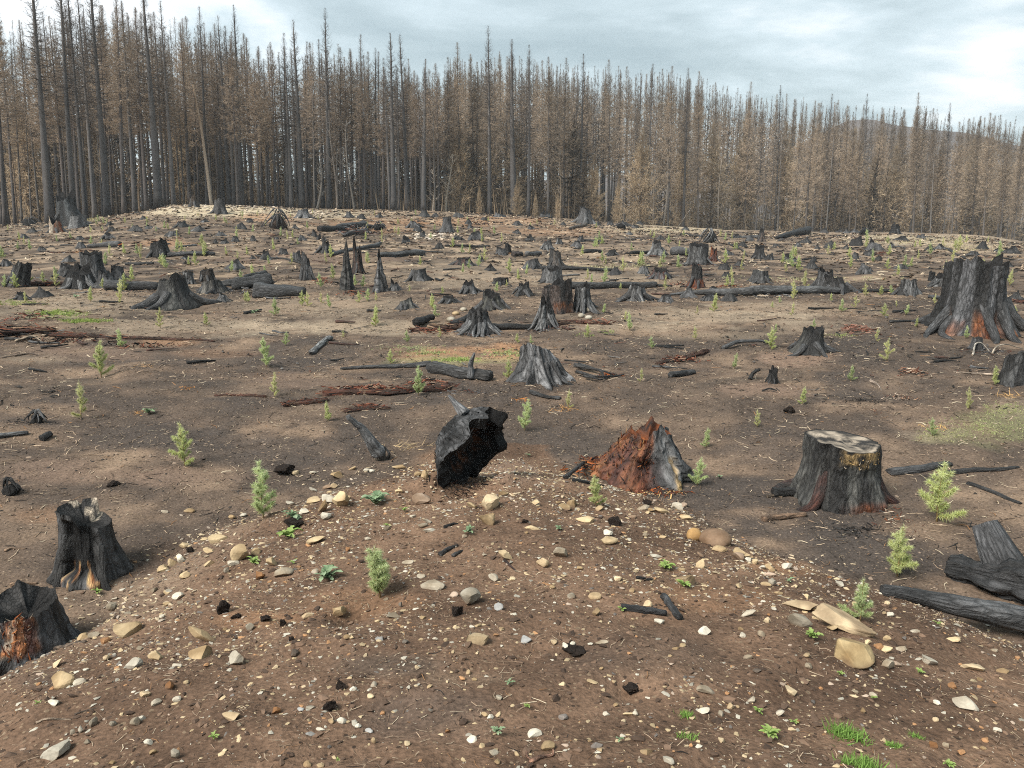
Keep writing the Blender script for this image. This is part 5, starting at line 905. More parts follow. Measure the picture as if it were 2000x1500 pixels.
# loose sticks
stick([(744, 897), (728, 868), (712, 842), (683, 812)], 30, 'upright grey root with a ribbed dark tip on the mound crest', 131, (.17, .17, .172), 'upright_root', 'root', None, [0, 34, 60, 92], n=12, taper=.32, smooth=22)
stick([(758, 898), (762, 888), (752, 872)], 8, 'short dark prong beside the upright grey root', 132, CH1, 'root_prong', 'root', None, [0, 12, 24])
stick([(1212, 1190), (1260, 1196), (1300, 1201)], 15, 'straight charred stick lying level, left one of a pair on the mound', 133, (.05, .05, .052), 'charred_stick', 'stick', None, taper=.9, n=10)
stick([(1296, 1168), (1310, 1188), (1328, 1210)], 15, 'charred stick lying aslant, right one of a pair on the mound', 134, (.055, .055, .057), 'charred_stick', 'stick', None, taper=.85, n=10)
stick([(1244, 1130), (1262, 1133), (1276, 1132)], 8, 'small black charred stick above the pair on the mound', 135, CH1, 'charred_stick', 'stick', None)
stick([(860, 1085), (880, 1072), (893, 1066)], 11, 'dark stick on the mound above the silvery rock', 136, CH2, 'charred_stick', 'stick', None)
stick([(885, 1088), (898, 1080), (903, 1076)], 9, 'stubby dark stick right of a longer one above the silvery rock', 137, CH2, 'charred_stick', 'stick', None)
stick([(870, 1032), (885, 1025), (895, 1024)], 9, 'black crumbly stick under the crest of the mound', 138, CH0, 'charred_stick', 'stick', None)
stick([(985, 1095), (998, 1108), (1008, 1116)], 6, 'thin dark stick beside a pointed tan slab', 139, (.07, .04, .035), 'stick', 'stick', None)
stick([(92, 1272), (130, 1264), (168, 1255)], 9, 'flat brown splint of wood lying right of the split edge stump', 140, (.16, .12, .09), 'wood_splint', 'stick', None, taper=.8)
stick([(70, 1414), (90, 1404), (140, 1406)], 6, 'pale crooked root lying on the stony soil at lower left', 141, (.28, .21, .15), 'bare_root', 'root', None)
stick([(146, 1397), (170, 1388), (190, 1383)], 5, 'brown twig on the stony soil at lower left', 142, (.12, .085, .06), 'twig', 'stick', None)
stick([(10, 1078), (22, 1072), (52, 1072)], 6, 'bent pale brown root on bare soil left of the sawn stump', 143, (.26, .17, .11), 'bare_root', 'root', None)
stick([(20, 1146), (40, 1143), (74, 1140)], 10, 'flat tan bark piece behind the split edge stump', 144, (.34, .22, .14), 'bark_strip', 'stick', None)
stick([(1035, 1490), (1060, 1478), (1082, 1478), (1080, 1462)], 10, 'reddish bent root at the bottom of the mound', 145, (.22, .12, .08), 'bare_root', 'root', None)
stick([(1027, 1460), (1030, 1480), (1045, 1487)], 6, 'curved red-brown root tip at the bottom of the mound', 146, (.22, .12, .08), 'bare_root', 'root', None)
stick([(1412, 682), (1440, 668), (1485, 667), (1500, 672)], 9, 'curving grey branch on the ground right of the red shredded wood', 147, GR1, 'fallen_branch', 'branch', None, lifts=[0, 8, 8, 0])
stick([(1464, 742), (1470, 730), (1483, 722)], 8, 'curved black stub sticking out beside the tiny charred stub', 148, CH1, 'charred_stub', 'stick', None, [0, 10, 20], taper=.8)
stick([(1510, 968), (1545, 966), (1576, 962)], 22, 'dark flat plank of charred wood left of the pale-topped stump', 149, CH1, 'charred_plank', 'plank', None, [0, 3, 8], taper=.6, n=6)
stick([(1498, 972), (1512, 970), (1528, 972)], 8, 'pale brown torn end of wood under the dark plank', 150, (.22, .16, .11), 'wood_splint', 'stick', None)
stick([(1490, 1018), (1530, 1013), (1575, 1008)], 14, 'long flat brown bark strip on black soil behind the mound', 151, (.22, .14, .09), 'bark_strip', 'stick', None, taper=.8)
stick([(1900, 694), (1902, 672), (1915, 668), (1935, 690)], 4, 'thin white root looping before the huge old stump', 152, (.5, .45, .38), 'bare_root', 'root', None, [0, 12, 14, 0])
stick([(1938, 692), (1945, 676), (1965, 672), (1998, 682)], 4, 'thin pale looping root at the foot of the huge old stump', 153, (.5, .42, .33), 'bare_root', 'root', None, [0, 10, 12, 0])
stick([(1945, 734), (1870, 728), (1862, 726)], 5, 'pale stick left of the square black stump', 154, (.33, .26, .2), 'stick', 'stick', None)
stick([(1700, 745), (1715, 752), (1722, 764)], 5, 'pale crooked twig on dark soil in the right field', 155, (.38, .3, .24), 'twig', 'stick', None)
stick([(10, 655), (50, 650), (90, 656), (140, 660)], 5, 'long pale root in front of the red rotting log', 156, (.3, .24, .18), 'bare_root', 'root', None)
stick([(30, 668), (65, 655), (85, 670)], 5, 'pale arched root at the left edge', 157, (.32, .25, .18), 'bare_root', 'root', None, [0, 10, 0])
stick([(800, 650), (815, 640), (828, 628)], 5, 'pale twig leaning on the red rotten log', 158, (.3, .24, .2), 'twig', 'stick', None)
stick([(812, 636), (830, 628), (846, 622)], 17, 'black curled charcoal piece behind the red rotten log', 159, CH0, 'charcoal_piece', 'charcoal', None, [8, 2, 8], taper=.7)
stick([(918, 742), (920, 712), (927, 690)], 16, 'grey horn of the forked root standing up', 160, (.2, .2, .205), 'upright_root', 'root', None, [0, 30, 54], n=9, taper=.25)
stick([(2, 700), (60, 690), (95, 700)], 4, 'thin brown root on the left ground', 161, (.2, .14, .1), 'bare_root', 'root', None)
stick([(1322, 448), (1334, 430), (1345, 412)], 2.5, 'thin pale pole leaning before the right treeline', 162, (.30, .27, .24), 'leaning_pole', 'pole', None, [0, 20, 40], taper=.6)
for i, (a, b, w, h) in enumerate([(895, 1200, 26, 34), (668, 1345, 22, 26), (646, 1385, 26, 28), (1230, 1352, 38, 26), (1200, 1025, 26, 20), (437, 1197, 24, 30), (460, 1208, 20, 14), (520, 1212, 20, 18), (552, 1222, 14, 16), (1540, 805, 22, 16), (572, 1028, 36, 22), (220, 948, 24, 12), (372, 1078, 16, 14), (1120, 1272, 44, 14), (570, 1250, 12, 10), (560, 925, 44, 26), (1262, 985, 20, 12), (1025, 1022, 14, 12)]):
    p, s = G(a, b); r_ = np.random.default_rng(1700 + i); V, F = rock(w * s, w * s * .8, h * s, 1700 + i, 3, 6, False, .45); ac = Acc(); ac.add(V, F, np.array((.017, .013, .011))); n = 60; q = V[r_.integers(0, len(V), n)]; vv, ff = slivers(q, unit(q + r_.normal(0, .3, q.shape) * w * s), np.full(n, w * s * .22), np.full(n, .004), r_); ac.add(vv, ff, np.array((.03, .022, .018)))
    o = link('char_clump', ac.mesh('char_clump', M_ROT), None, p + np.array([0, 0, h * s * .28])); label_or_group(o, 'burned black moss clump', 'char clump', a, b, 'burned black clumps on the mound', 'burned black clump on bare soil')

for i, (a, b, w, h, n, c, lab) in enumerate([(160, 566, 110, 16, 90, (CH0, CH1, GR1), 'charred root litter at the foot of the left clump of stumps'), (455, 574, 120, 16, 90, (CH0, GR1, CH2), 'grey and black broken roots left of the charred log heap'), (570, 584, 70, 12, 60, (CH0, CH1, RED), 'black splinters at the right end of the charred log heap'), (770, 500, 120, 14, 80, (CH1, GR1, CH2), 'grey splinters along the log right of the pointed snags'), (930, 658, 120, 16, 110, (CH0, GR1, RED), 'black and red bits around the rooty dark stump'), (1075, 646, 120, 20, 130, (CH0, CH1, GR1, RED), 'dark root litter under the spider-rooted stump'), (1290, 500, 90, 12, 60, (CH0, GR1), 'broken roots by the rooty grey stump far right of centre'), (1372, 520, 90, 14, 80, (CH0, GR1, RED), 'root litter at the foot of the thick grey stump'), (322, 514, 80, 14, 60, (CH0, GR1, GR2), 'pale root bits in front of the dark rounded stump'), (1090, 755, 130, 14, 80, (CH1, GR1, CH2), 'charred crumbs at the foot of the grey fluted stump'), (905, 768, 110, 14, 80, (CH0, RED, GR1), 'charred shreds between the red log and the forked root'), (110, 672, 220, 14, 110, (CH0, CH1, RED), 'charred crumbs in front of the red rotting log'), (1940, 690, 120, 16, 90, (CH1, GR1, RED), 'charred bark bits at the foot of the huge old stump'), (1690, 790, 140, 26, 90, (CH0, CH1, (.05, .04, .035)), 'charcoal bits on the black soil of the right middle field'), (1680, 1045, 200, 24, 100, (CH0, CH1, CH2), 'charcoal bits on the black soil in front of the pale-topped stump'), (40, 830, 110, 18, 60, (CH0, GR1, CH1), 'charred bits around the root knot at the left'), (540, 446, 80, 10, 50, (CH1, GR1, (.08, .05, .035)), 'root bits around the upturned root fan'), (1180, 560, 160, 10, 70, (CH0, CH1, GR1), 'bark bits along the thick dark grey log'), (1500, 582, 220, 10, 80, (CH1, GR1, (.2, .16, .12)), 'bark bits along the long grey log'), (240, 570, 120, 10, 60, (CH0, CH1, GR1), 'bark bits along the grey log on the left')]): debris(a, b - h * .45, w, h, n, lab, 3300 + i, c, .16, .3, 'charred_litter', thin=.09)
r_ = random.Random(77); k = 0
while k < 90:
    b = 425 + 300 * r_.random()**1.3; a = r_.uniform(0, 1990); ln = r_.uniform(14, 40) * (.6 + (b - 420) / 260); an = r_.gauss(0, .35); a2, b2 = a + ln * math.cos(an), b + ln * math.sin(an) * .35
    if b < 400 + float(-crest((a - 1000) / 1540)) * 22 + 8 or mound_s(*[np.array([q]) for q in G(a, b)[0][:2]])[0] < 1: continue
    o = stick([(a, b), ((a + a2) / 2 + r_.gauss(0, 2), (b + b2) / 2 + r_.gauss(0, 1.5)), (a2, b2)], r_.uniform(2.2, 5) * (.7 + (b - 420) / 300), None, 3500 + k, r_.choice([CH0, CH1, CH2, GR1, (.09, .045, .032)]), 'charred_stick', 'stick', None, [0, r_.uniform(0, 3), r_.uniform(0, 4)], n=6, smooth=9)
    label_or_group(o, r_.choice(['thin charred stick', 'burned branch piece', 'short blackened limb']), 'stick', a, b, 'charred sticks scattered over the clearing', 'thin charred stick lying on the burned ground'); k += 1

# ------------------------------------------------------------ stones
ST = [(247, 1228, 58, 38, 't', 0), (388, 1273, 52, 32, 't', 0), (462, 1285, 33, 38, 'g', 0), (395, 1248, 72, 20, 't', 28), (118, 1330, 54, 42, 't', 0), (153, 1332, 24, 14, 'w', 0), (105, 1470, 64, 36, 'g', -24), (300, 1283, 34, 24, 't', 0), (257, 1298, 32, 24, 'g', 0), (341, 1299, 25, 13, 'w', 0), (109, 1300, 30, 12, 'y', -40), (330, 1338, 20, 26, 'o', 0), (282, 1357, 20, 14, 'y', 0), (344, 1366, 18, 13, 'w', 0), (303, 1373, 20, 13, 'w', 0), (100, 1373, 23, 14, 'w', 0), (447, 1402, 36, 16, 'y', 0), (181, 1410, 18, 26, 'g', 0), (262, 1411, 22, 22, 'g', 0), (219, 1413, 16, 15, 'g', 0), (157, 1423, 11, 20, 'g', 0), (141, 1430, 11, 18, 'g', 0), (290, 1452, 22, 12, 'w', 20), (340, 1472, 20, 24, 'g', 0), (38, 1385, 16, 8, 'w', 0), (217, 1186, 22, 18, 'g', 0), (346, 1165, 24, 18, 'w', 0), (326, 1158, 18, 10, 't', 0),
 (422, 1054, 40, 18, 't', 0), (357, 1066, 22, 12, 't', 0), (350, 1092, 18, 22, 'w', 0), (335, 1100, 22, 16, 't', 30), (468, 1080, 42, 45, 't', 0), (455, 1100, 24, 16, 'w', 0), (443, 1113, 14, 16, 'g', 0), (488, 1225, 18, 20, 'g', 0), (203, 1252, 22, 18, 'o', 0), (160, 1245, 26, 16, 't', 0), (185, 1240, 30, 12, 'w', 0),
 (630, 985, 18, 40, 't', 20), (660, 976, 40, 36, 't', 0), (637, 1008, 24, 18, 'g', 20), (820, 975, 42, 28, 'p', 0), (955, 982, 42, 40, 'y', 0), (950, 1013, 32, 34, 't', 0), (925, 990, 30, 12, 't', 25), (1118, 985, 28, 22, 't', 0), (530, 1098, 28, 20, 't', 35), (550, 1119, 42, 20, 'w', 0), (504, 1123, 26, 26, 'o', 0), (610, 1057, 46, 14, 't', 0), (499, 1078, 20, 20, 't', 0), (822, 1027, 28, 12, 'g', -15), (840, 1036, 28, 8, 'g', 0), (836, 1020, 22, 8, 'g', 25), (756, 1030, 16, 18, 'g', 0), (845, 1142, 52, 26, 'w', -10), (918, 1167, 42, 42, 'g', 0), (660, 1197, 36, 30, 't', 0), (600, 1203, 24, 14, 'y', 0), (932, 1250, 46, 26, 'y', 8), (975, 1185, 22, 18, 'b', 20), (783, 1180, 10, 18, 'b', 0), (741, 1247, 22, 13, 'b', 0), (790, 1252, 16, 14, 'b', 0), (572, 1277, 20, 18, 'd', 0), (822, 1125, 18, 12, 'w', 0), (797, 1098, 26, 10, 'w', 0), (965, 1128, 26, 18, 'w', 40), (616, 1115, 18, 14, 'w', 0), (768, 1203, 28, 12, 'g', 0), (1000, 1130, 14, 10, 'y', 0), (885, 1162, 20, 12, 'p', -20),
 (540, 1388, 20, 18, 'o', 0), (606, 1433, 20, 12, 'b', 0), (626, 1425, 20, 6, 'w', 0), (666, 1409, 24, 14, 'w', 35), (645, 1409, 15, 10, 'y', 0), (586, 1385, 14, 8, 'b', 0), (605, 1383, 18, 9, 'g', 0), (728, 1445, 12, 18, 'y', 0), (720, 1428, 18, 9, 'b', 0), (793, 1452, 16, 12, 'y', 0), (922, 1445, 22, 14, 'w', 0), (963, 1470, 22, 12, 'w', 0), (957, 1400, 14, 16, 'w', 0), (946, 1396, 16, 10, 't', 0), (875, 1427, 12, 12, 'o', 0), (537, 1303, 14, 10, 'y', 0), (870, 1250, 12, 10, 'y', 0), (914, 1313, 12, 14, 'y', 0), (902, 1325, 14, 10, 'o', 0), (815, 1303, 12, 10, 'y', 0), (600, 1492, 18, 14, 'y', 0), (624, 1496, 18, 12, 'y', 0), (970, 1487, 14, 16, 'y', 0), (690, 1345, 16, 10, 'w', 0), (725, 1360, 16, 12, 'y', 0), (746, 1392, 12, 10, 'o', 0), (840, 1387, 12, 10, 'b', 0),
 (1097, 1080, 34, 28, 'w', 25), (1060, 1098, 26, 26, 'y', 0), (990, 1088, 36, 16, 't', 38), (1185, 1058, 46, 16, 't', 0), (1145, 1015, 40, 14, 't', 0), (1040, 1030, 30, 12, 't', 0), (1187, 1040, 22, 12, 'w', 0), (1405, 1072, 32, 14, 't', 0), (1445, 1080, 32, 16, 't', 15), (1370, 1100, 20, 28, 't', 25), (1337, 1133, 52, 26, 'y', 8), (1280, 1086, 30, 9, 'g', 0), (1115, 1163, 18, 18, 'g', 0), (1162, 1165, 26, 16, 'y', 0), (1235, 1153, 12, 12, 'y', 0), (1265, 1178, 20, 22, 'y', 0), (1165, 1197, 18, 16, 'y', -30), (1288, 1214, 24, 12, 'w', 0), (1380, 1232, 34, 18, 'w', 0), (1450, 1240, 16, 14, 'w', 0), (1175, 1255, 28, 10, 'w', 0), (1025, 1250, 26, 16, 'b', 0), (1083, 1255, 14, 10, 'y', 0), (1118, 1258, 14, 8, 'w', 0), (1380, 1352, 40, 16, 'w', 15), (1374, 1389, 28, 12, 'w', -20), (1408, 1395, 18, 14, 'w', 35), (1428, 1380, 16, 16, 'y', 0), (1100, 1400, 18, 14, 'd', 0), (1045, 1435, 28, 18, 'w', 0), (1068, 1462, 34, 20, 't', -15), (1263, 1468, 26, 18, 'y', 0), (1305, 1487, 26, 16, 'w', 20), (1252, 1486, 14, 10, 'g', 0), (1410, 1445, 14, 18, 'y', 0), (1165, 1455, 26, 12, 'd', 0), (1098, 1335, 14, 12, 'y', 0), (1158, 1333, 26, 8, 't', 18), (1185, 1395, 16, 9, 'w', 0), (1230, 1395, 28, 8, 't', 8), (1218, 1438, 14, 9, 'w', 0), (1320, 1265, 14, 10, 't', 0),
 (1565, 1208, 50, 42, 'g', 10), (1500, 1210, 13, 18, 'y', 0), (1487, 1238, 22, 18, 'w', 25), (1462, 1198, 36, 11, 'w', -20), (1735, 1297, 28, 28, 'w', 20), (1763, 1267, 24, 14, 'w', 0), (1720, 1262, 22, 16, 'o', 0), (1735, 1248, 18, 16, 't', 0), (1740, 1200, 20, 12, 'w', 0), (1463, 1283, 22, 10, 'w', 0), (1580, 1302, 16, 14, 'w', 0), (1480, 1310, 18, 10, 'd', 0), (1547, 1352, 28, 18, 'y', 25), (1524, 1392, 20, 18, 'w', -30), (1468, 1368, 20, 10, 'w', -20), (1905, 1304, 52, 18, 'y', 8), (1962, 1311, 24, 12, 'y', 0), (1887, 1376, 66, 30, 'w', 34), (1865, 1340, 24, 14, 'o', 0), (1817, 1293, 42, 20, 'w', 25), (1705, 1357, 20, 12, 'w', 0), (1832, 1373, 14, 10, 'w', 0), (1830, 1405, 14, 10, 'y', 0), (1825, 1455, 18, 16, 'o', 0), (1880, 1470, 16, 14, 'o', 0), (1950, 1425, 16, 12, 'w', 0), (1850, 1455, 14, 12, 'w', 0), (1945, 1270, 18, 10, 'w', 0), (1495, 1140, 26, 10, 't', 0), (1445, 1145, 18, 12, 'y', 0), (1690, 1143, 18, 16, 't', 0), (1865, 1250, 28, 13, 't', 0), (1700, 1230, 20, 10, 't', 0), (1790, 1232, 20, 10, 'w', 0), (1340, 1010, 30, 12, 't', 10), (1290, 998, 34, 14, 't', 10), (1450, 1083, 30, 10, 't', 0), (780, 912, 30, 10, 't', 0), (690, 915, 22, 8, 't', -20), (725, 920, 12, 8, 'w', 0), (576, 924, 14, 12, 'y', 0), (610, 923, 14, 8, 'w', 0), (715, 918, 14, 9, 'w', 0), (828, 928, 18, 28, 't', -20), (365, 997, 30, 12, 't', 0), (320, 1000, 16, 8, 'w', 0), (955, 935, 12, 9, 'y', 0)]
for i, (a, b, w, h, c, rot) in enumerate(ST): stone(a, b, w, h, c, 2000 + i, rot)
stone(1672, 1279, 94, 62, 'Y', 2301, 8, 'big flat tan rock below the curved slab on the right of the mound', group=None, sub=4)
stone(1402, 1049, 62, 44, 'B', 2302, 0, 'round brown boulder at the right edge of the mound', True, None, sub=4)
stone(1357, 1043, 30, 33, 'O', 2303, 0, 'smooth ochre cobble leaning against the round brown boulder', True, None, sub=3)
def slab():
    for (px, py, w, h, rot, seed, lab) in ((1640, 1213, 128, 34, 29, 2310, 'long sloping tan slab of rock above the big flat tan rock'), (1560, 1184, 66, 17, -8, 2311, 'thin tan stone butting the upper end of the long sloping slab')):
        p, s = G(px, py + h * .3); W_, H_ = w * s, h * s; V, F = rock(W_, H_ * 1.7, H_, seed, 4, 8, False, .14, .5); al = math.radians(rot); V = np.stack([V[:, 0] * math.cos(al) + V[:, 2] * math.sin(al), V[:, 1] - .35 * V[:, 0], -V[:, 0] * math.sin(al) * .55 + V[:, 2] * math.cos(al)], 1)
        nz = np.clip(.5 + 1.2 * fbm(V[:, 0] * 11, V[:, 1] * 11, V[:, 2] * 11 + .01, s=3, o=3), 0, 1); tag(link('stone', mesh('stone', V, F, M_STONE, lerp3((.22, .16, .10), (.46, .36, .23), nz), None, False), None, p + np.array([0, 0, H_ * .42])), lab, 'stone'); USED.add(lab)
slab()
rs = np.random.default_rng(5)
for i in range(64):
    L_ = [(230, 1180, 480, 1015), (560, 965, 830, 925), (960, 960, 1340, 1005), (1340, 1040, 1700, 1150), (1500, 1110, 1760, 1290)][i % 5]; t = rs.random(); a, b = L_[0] + (L_[2] - L_[0]) * t + rs.normal(0, 26), L_[1] + (L_[3] - L_[1]) * t + rs.normal(0, 16) + 10; w = rs.uniform(12, 30)
    stone(a, b, w, w * rs.uniform(.4, .8), 'ttwyptg'[rs.integers(7)], 2700 + i, rs.uniform(-30, 30), None, False, 'stones along the rim of the mound', 'small angular stone on the rim of the mound')
cnt = 0
while cnt < 95:
    a, b = rs.uniform(0, 2000), rs.uniform(1000, 1500); p, s = G(a, b)
    if mound_s(np.array([p[0]]), np.array([p[1]]))[0] > .93 or p[1] > 7.4: continue
    w = rs.uniform(9, 16); o = stone(a, b, w, w * rs.uniform(.5, .9), 'tttygwo'[rs.integers(7)], 2400 + cnt, 0, 'x'); o['label'] = 'small pale angular stone bedded in the brown soil of the mound'; o['group'] = 'small stones bedded in the mound'; cnt += 1
for i, (a, b, w, h) in enumerate([(1135, 616, 13, 12), (1150, 620, 14, 10), (890, 612, 16, 10), (880, 624, 18, 12), (905, 604, 14, 10), (1150, 604, 10, 14)]): stone(a, b, w, h, 'ggtggg'[i], 2600 + i, 0, None, True, 'rounded stones among the rooty stumps', 'rounded tan stone caught among stump roots')

# gravel, chips and litter that nobody could count
def scatter_gravel():
    r_ = np.random.default_rng(77); V0, F0 = ico(1); Vb = np.stack([rock(2, 2, 2, 3000 + i, 1, 8, False, .1, .22)[0] for i in range(24)]); m = len(V0); stone_c = np.array([STC[c] for c in 'tttyytwgpogdw'])
    def lay(name, X, Y, S, K, label, kind, zf=.25, squash=(.22, .6)):
        n = len(X); Z = ground_h(X, Y); q = Vb[r_.integers(0, 24, n)]; a = r_.uniform(0, 6.3, n)[:, None]; x = q[..., 0] * r_.uniform(.7, 1.9, (n, 1)); y = q[..., 1]; x, y = x * np.cos(a) - y * np.sin(a), x * np.sin(a) + y * np.cos(a)
        sc = S[:, None]; V = np.stack([X[:, None] + x * sc, Y[:, None] + y * sc, Z[:, None] + (q[..., 2] * r_.uniform(*squash, (n, 1)) + zf) * sc], 2).reshape(-1, 3); F = (F0[None] + (np.arange(n) * m)[:, None, None]).reshape(-1, 3)
        tag(link(name, mesh(name, V, F, M_GRAVEL, np.repeat(K, m, 0), None, False)), label, kind, None, 'stuff')
    def spots(n):
        X = r_.uniform(-4.3, 5.4, n); Y = 1.7 + 6.6 * r_.random(n)**.85; k = mound_s(X, Y) < .95 + .2 * r_.random(n); return X[k], Y[k]
    X, Y = spots(62000); k = fbm(X * 1.3, Y * 1.3, s=3, o=3) + .8 * r_.random(len(X)) > .16; X, Y = X[k], Y[k]; n = len(X)
    lay('gravel', X, Y, (.0022 + .012 * r_.random(n)**4.5) * (.75 + .07 * Y), stone_c[r_.integers(0, len(stone_c), n)] * r_.uniform(.55, 1.05, (n, 1)), 'fine pale gravel and stone chips strewn over the bare mound', 'gravel', .1)
    X, Y = spots(16000); n = len(X); K = lerp3((.045, .03, .022), (.17, .11, .075), r_.random(n)**1.2)
    lay('soil_crumbs', X, Y, .004 + .016 * r_.random(n)**3, K, 'brown crumbs of soil covering the bare mound', 'soil', .05, (.4, .9))
    n = 9500; d = 5 + 9 * r_.random(n)**.8; a = r_.uniform(-.7, .7, n); X, Y = d * np.sin(a), d * np.cos(a); k = (mound_s(X, Y) > .85) | (Y > 8.4); X, Y, d = X[k], Y[k], d[k]; n = len(X); K = lerp3((.03, .026, .023), (.24, .18, .135), r_.random(n)**1.2)
    lay('ash_crumbs', X, Y, .003 + .0004 * d + .014 * r_.random(n)**5, K, 'black and brown crumbs of ash soil and charcoal on the burned field', 'charcoal', .05, (.35, .8))
scatter_gravel()
def scatter_litter():
    r_ = np.random.default_rng(78); parts = []
    def lay(X, Y, ln, wd, K, lift=.006):
        Z = ground_h(X, Y); n = len(X); a = r_.uniform(0, 6.3, n); el = r_.normal(0, .12, n); d = np.stack([np.cos(a) * np.cos(el), np.sin(a) * np.cos(el), np.sin(el)], 1); e = np.stack([-np.sin(a), np.cos(a), r_.normal(0, .3, n)], 1); c = np.stack([X, Y, Z + lift], 1); u = np.array([[0, 0, 1.]])
        b = r_.normal(0, .12, n)[:, None] * e * ln[:, None]
        V = np.stack([c - d * ln[:, None] / 2 + e * wd[:, None] / 2, c - d * ln[:, None] / 2 - e * wd[:, None] / 2, c + b - e * wd[:, None] / 2, c + b + e * wd[:, None] / 2, c + d * ln[:, None] / 2 + e * wd[:, None] / 3, c + d * ln[:, None] / 2 - e * wd[:, None] / 3, c + b + u * wd[:, None] * .6], 1)
        i = np.arange(n)[:, None] * 7; F4 = np.concatenate([i + np.array([0, 1, 2, 3]), i + np.array([3, 2, 5, 4])]); F3 = np.concatenate([i + np.array([0, 6, 1]), i + np.array([4, 5, 6])]); parts.append((V.reshape(-1, 3), F4, F3, np.repeat(K, 7, 0)))
    pal = np.array([(.40, .31, .22), (.30, .22, .155), (.48, .40, .29), (.21, .145, .10), (.016, .014, .013), (.03, .028, .027), (.10, .07, .05), (.22, .12, .06)])
    n = 36000; d = 5 + 20 * r_.random(n)**.75; a = r_.uniform(-.72, .72, n); X, Y = d * np.sin(a), d * np.cos(a); k = (mound_s(X, Y) > .9) | (Y > 8.3); k &= (fbm(X / 1.2, Y / .9, s=91, o=3) + .55 * r_.random(n) > -.08); X, Y, d = X[k], Y[k], d[k]; n = len(X)
    lay(X, Y, (.015 + .10 * r_.random(n)**2.2) * (1 + d / 22), .002 + .0006 * d * r_.uniform(.4, 1.4, n), pal[r_.choice(8, n, p=[.2, .17, .1, .13, .16, .1, .1, .04])] * r_.uniform(.7, 1.2, (n, 1)))
    n = 14000; d = 24 + 56 * r_.random(n)**.8; a = r_.uniform(-.66, .66, n); X, Y = d * np.sin(a), d * np.cos(a); k = fbm(X / 4, Y / 3, s=92, o=3) + .5 * r_.random(n) > -.02; X, Y, d = X[k], Y[k], d[k]; n = len(X)
    lay(X, Y, r_.uniform(.12, .5, n), .02 + .0011 * d * r_.uniform(.5, 1.5, n), pal[r_.choice(8, n, p=[.18, .16, .08, .1, .24, .14, .08, .02])] * r_.uniform(.7, 1.2, (n, 1)), .02)
    n = 16000; d = 11 + 66 * r_.random(n)**.8; a = r_.uniform(-.68, .68, n); X, Y = d * np.sin(a), d * np.cos(a); k = fbm(X / 1.6, Y / 1.0, s=95, o=3) + .35 * r_.random(n) > .22; X, Y, d = X[k], Y[k], d[k]; n = len(X)
    lay(X, Y, (.05 + .4 * r_.random(n)**2.5) * (.6 + d / 50), (.012 + .0009 * d) * r_.uniform(.5, 1.6, n), np.array([(.02, .019, .018), (.035, .032, .03), (.07, .065, .062), (.10, .05, .035), (.13, .125, .12)])[r_.choice(5, n, p=[.35, .27, .16, .14, .08])] * r_.uniform(.7, 1.3, (n, 1)), .02)
    n = 13000; X = r_.uniform(-4.2, 5.2, n); Y = 1.7 + 6.0 * r_.random(n); k = (mound_s(X, Y) < 1) & (fbm(X / .5, Y / .5, s=93, o=3) + .5 * r_.random(n) > .05); X, Y = X[k], Y[k]; n = len(X)
    lay(X, Y, r_.uniform(.012, .07, n), r_.uniform(.0012, .0035, n), pal[r_.choice(8, n, p=[.25, .22, .08, .2, .05, .03, .07, .1])] * r_.uniform(.7, 1.1, (n, 1)), .004)
    V, F4, F3, K, m = [], [], [], [], 0
    for v, a4, a3, kk in parts: V.append(v); F4.append(a4 + m); F3.append(a3 + m); K.append(kk); m += len(v)
    tag(link('ground_litter', mesh('ground_litter', np.concatenate(V), [np.concatenate(F4), np.concatenate(F3)], M_LITTER, np.concatenate(K), None, False)), 'pale straw, twigs and charred bits strewn over the burned ground', 'litter', None, 'stuff')
scatter_litter()
def chips(name, blobs, n, size, cols, label, seed):
    r_ = np.random.default_rng(seed); ac = Acc(); V0, F0 = ico(1)
    for (a, b, rx, ry) in blobs:
        for i in range(n):
            u, v = r_.normal(0, .5, 2); p, s = G(a + u * rx, b + v * ry); q, _ = rock(2, 2, 1.0, 3100 + i % 20, 1, 6); z = size * r_.uniform(.4, 1.3); al = r_.uniform(0, 6.3); x = q[:, 0] * math.cos(al) - q[:, 1] * math.sin(al) * .4; y = q[:, 0] * math.sin(al) + q[:, 1] * math.cos(al) * .4; ac.add(np.stack([p[0] + x * z, p[1] + y * z, p[2] + q[:, 2] * z * .7 + z * .15], 1), F0, np.array(cols[r_.integers(len(cols))]) * r_.uniform(.7, 1.2))
    tag(link(name, ac.mesh(name, M_GRAVEL)), label, name.replace('_', ' '), None, 'stuff')
chips('rubble', [(370, 406, 90, 9), (480, 405, 90, 9), (620, 418, 90, 9), (840, 462, 50, 8)], 110, .16, ((.5, .42, .32), (.42, .34, .26), (.55, .48, .4), (.2, .16, .13)), 'pale broken rock and wood chips covering the hump below the left treeline', 44)
chips('clods', [(700, 930, 220, 30), (1000, 960, 120, 30), (1500, 1110, 160, 24), (420, 1060, 90, 40), (250, 1180, 120, 30)], 70, .022, ((.5, .40, .27), (.44, .35, .24), (.36, .3, .24)), 'crumbly pale stone chips along the edge of the mound', 45)
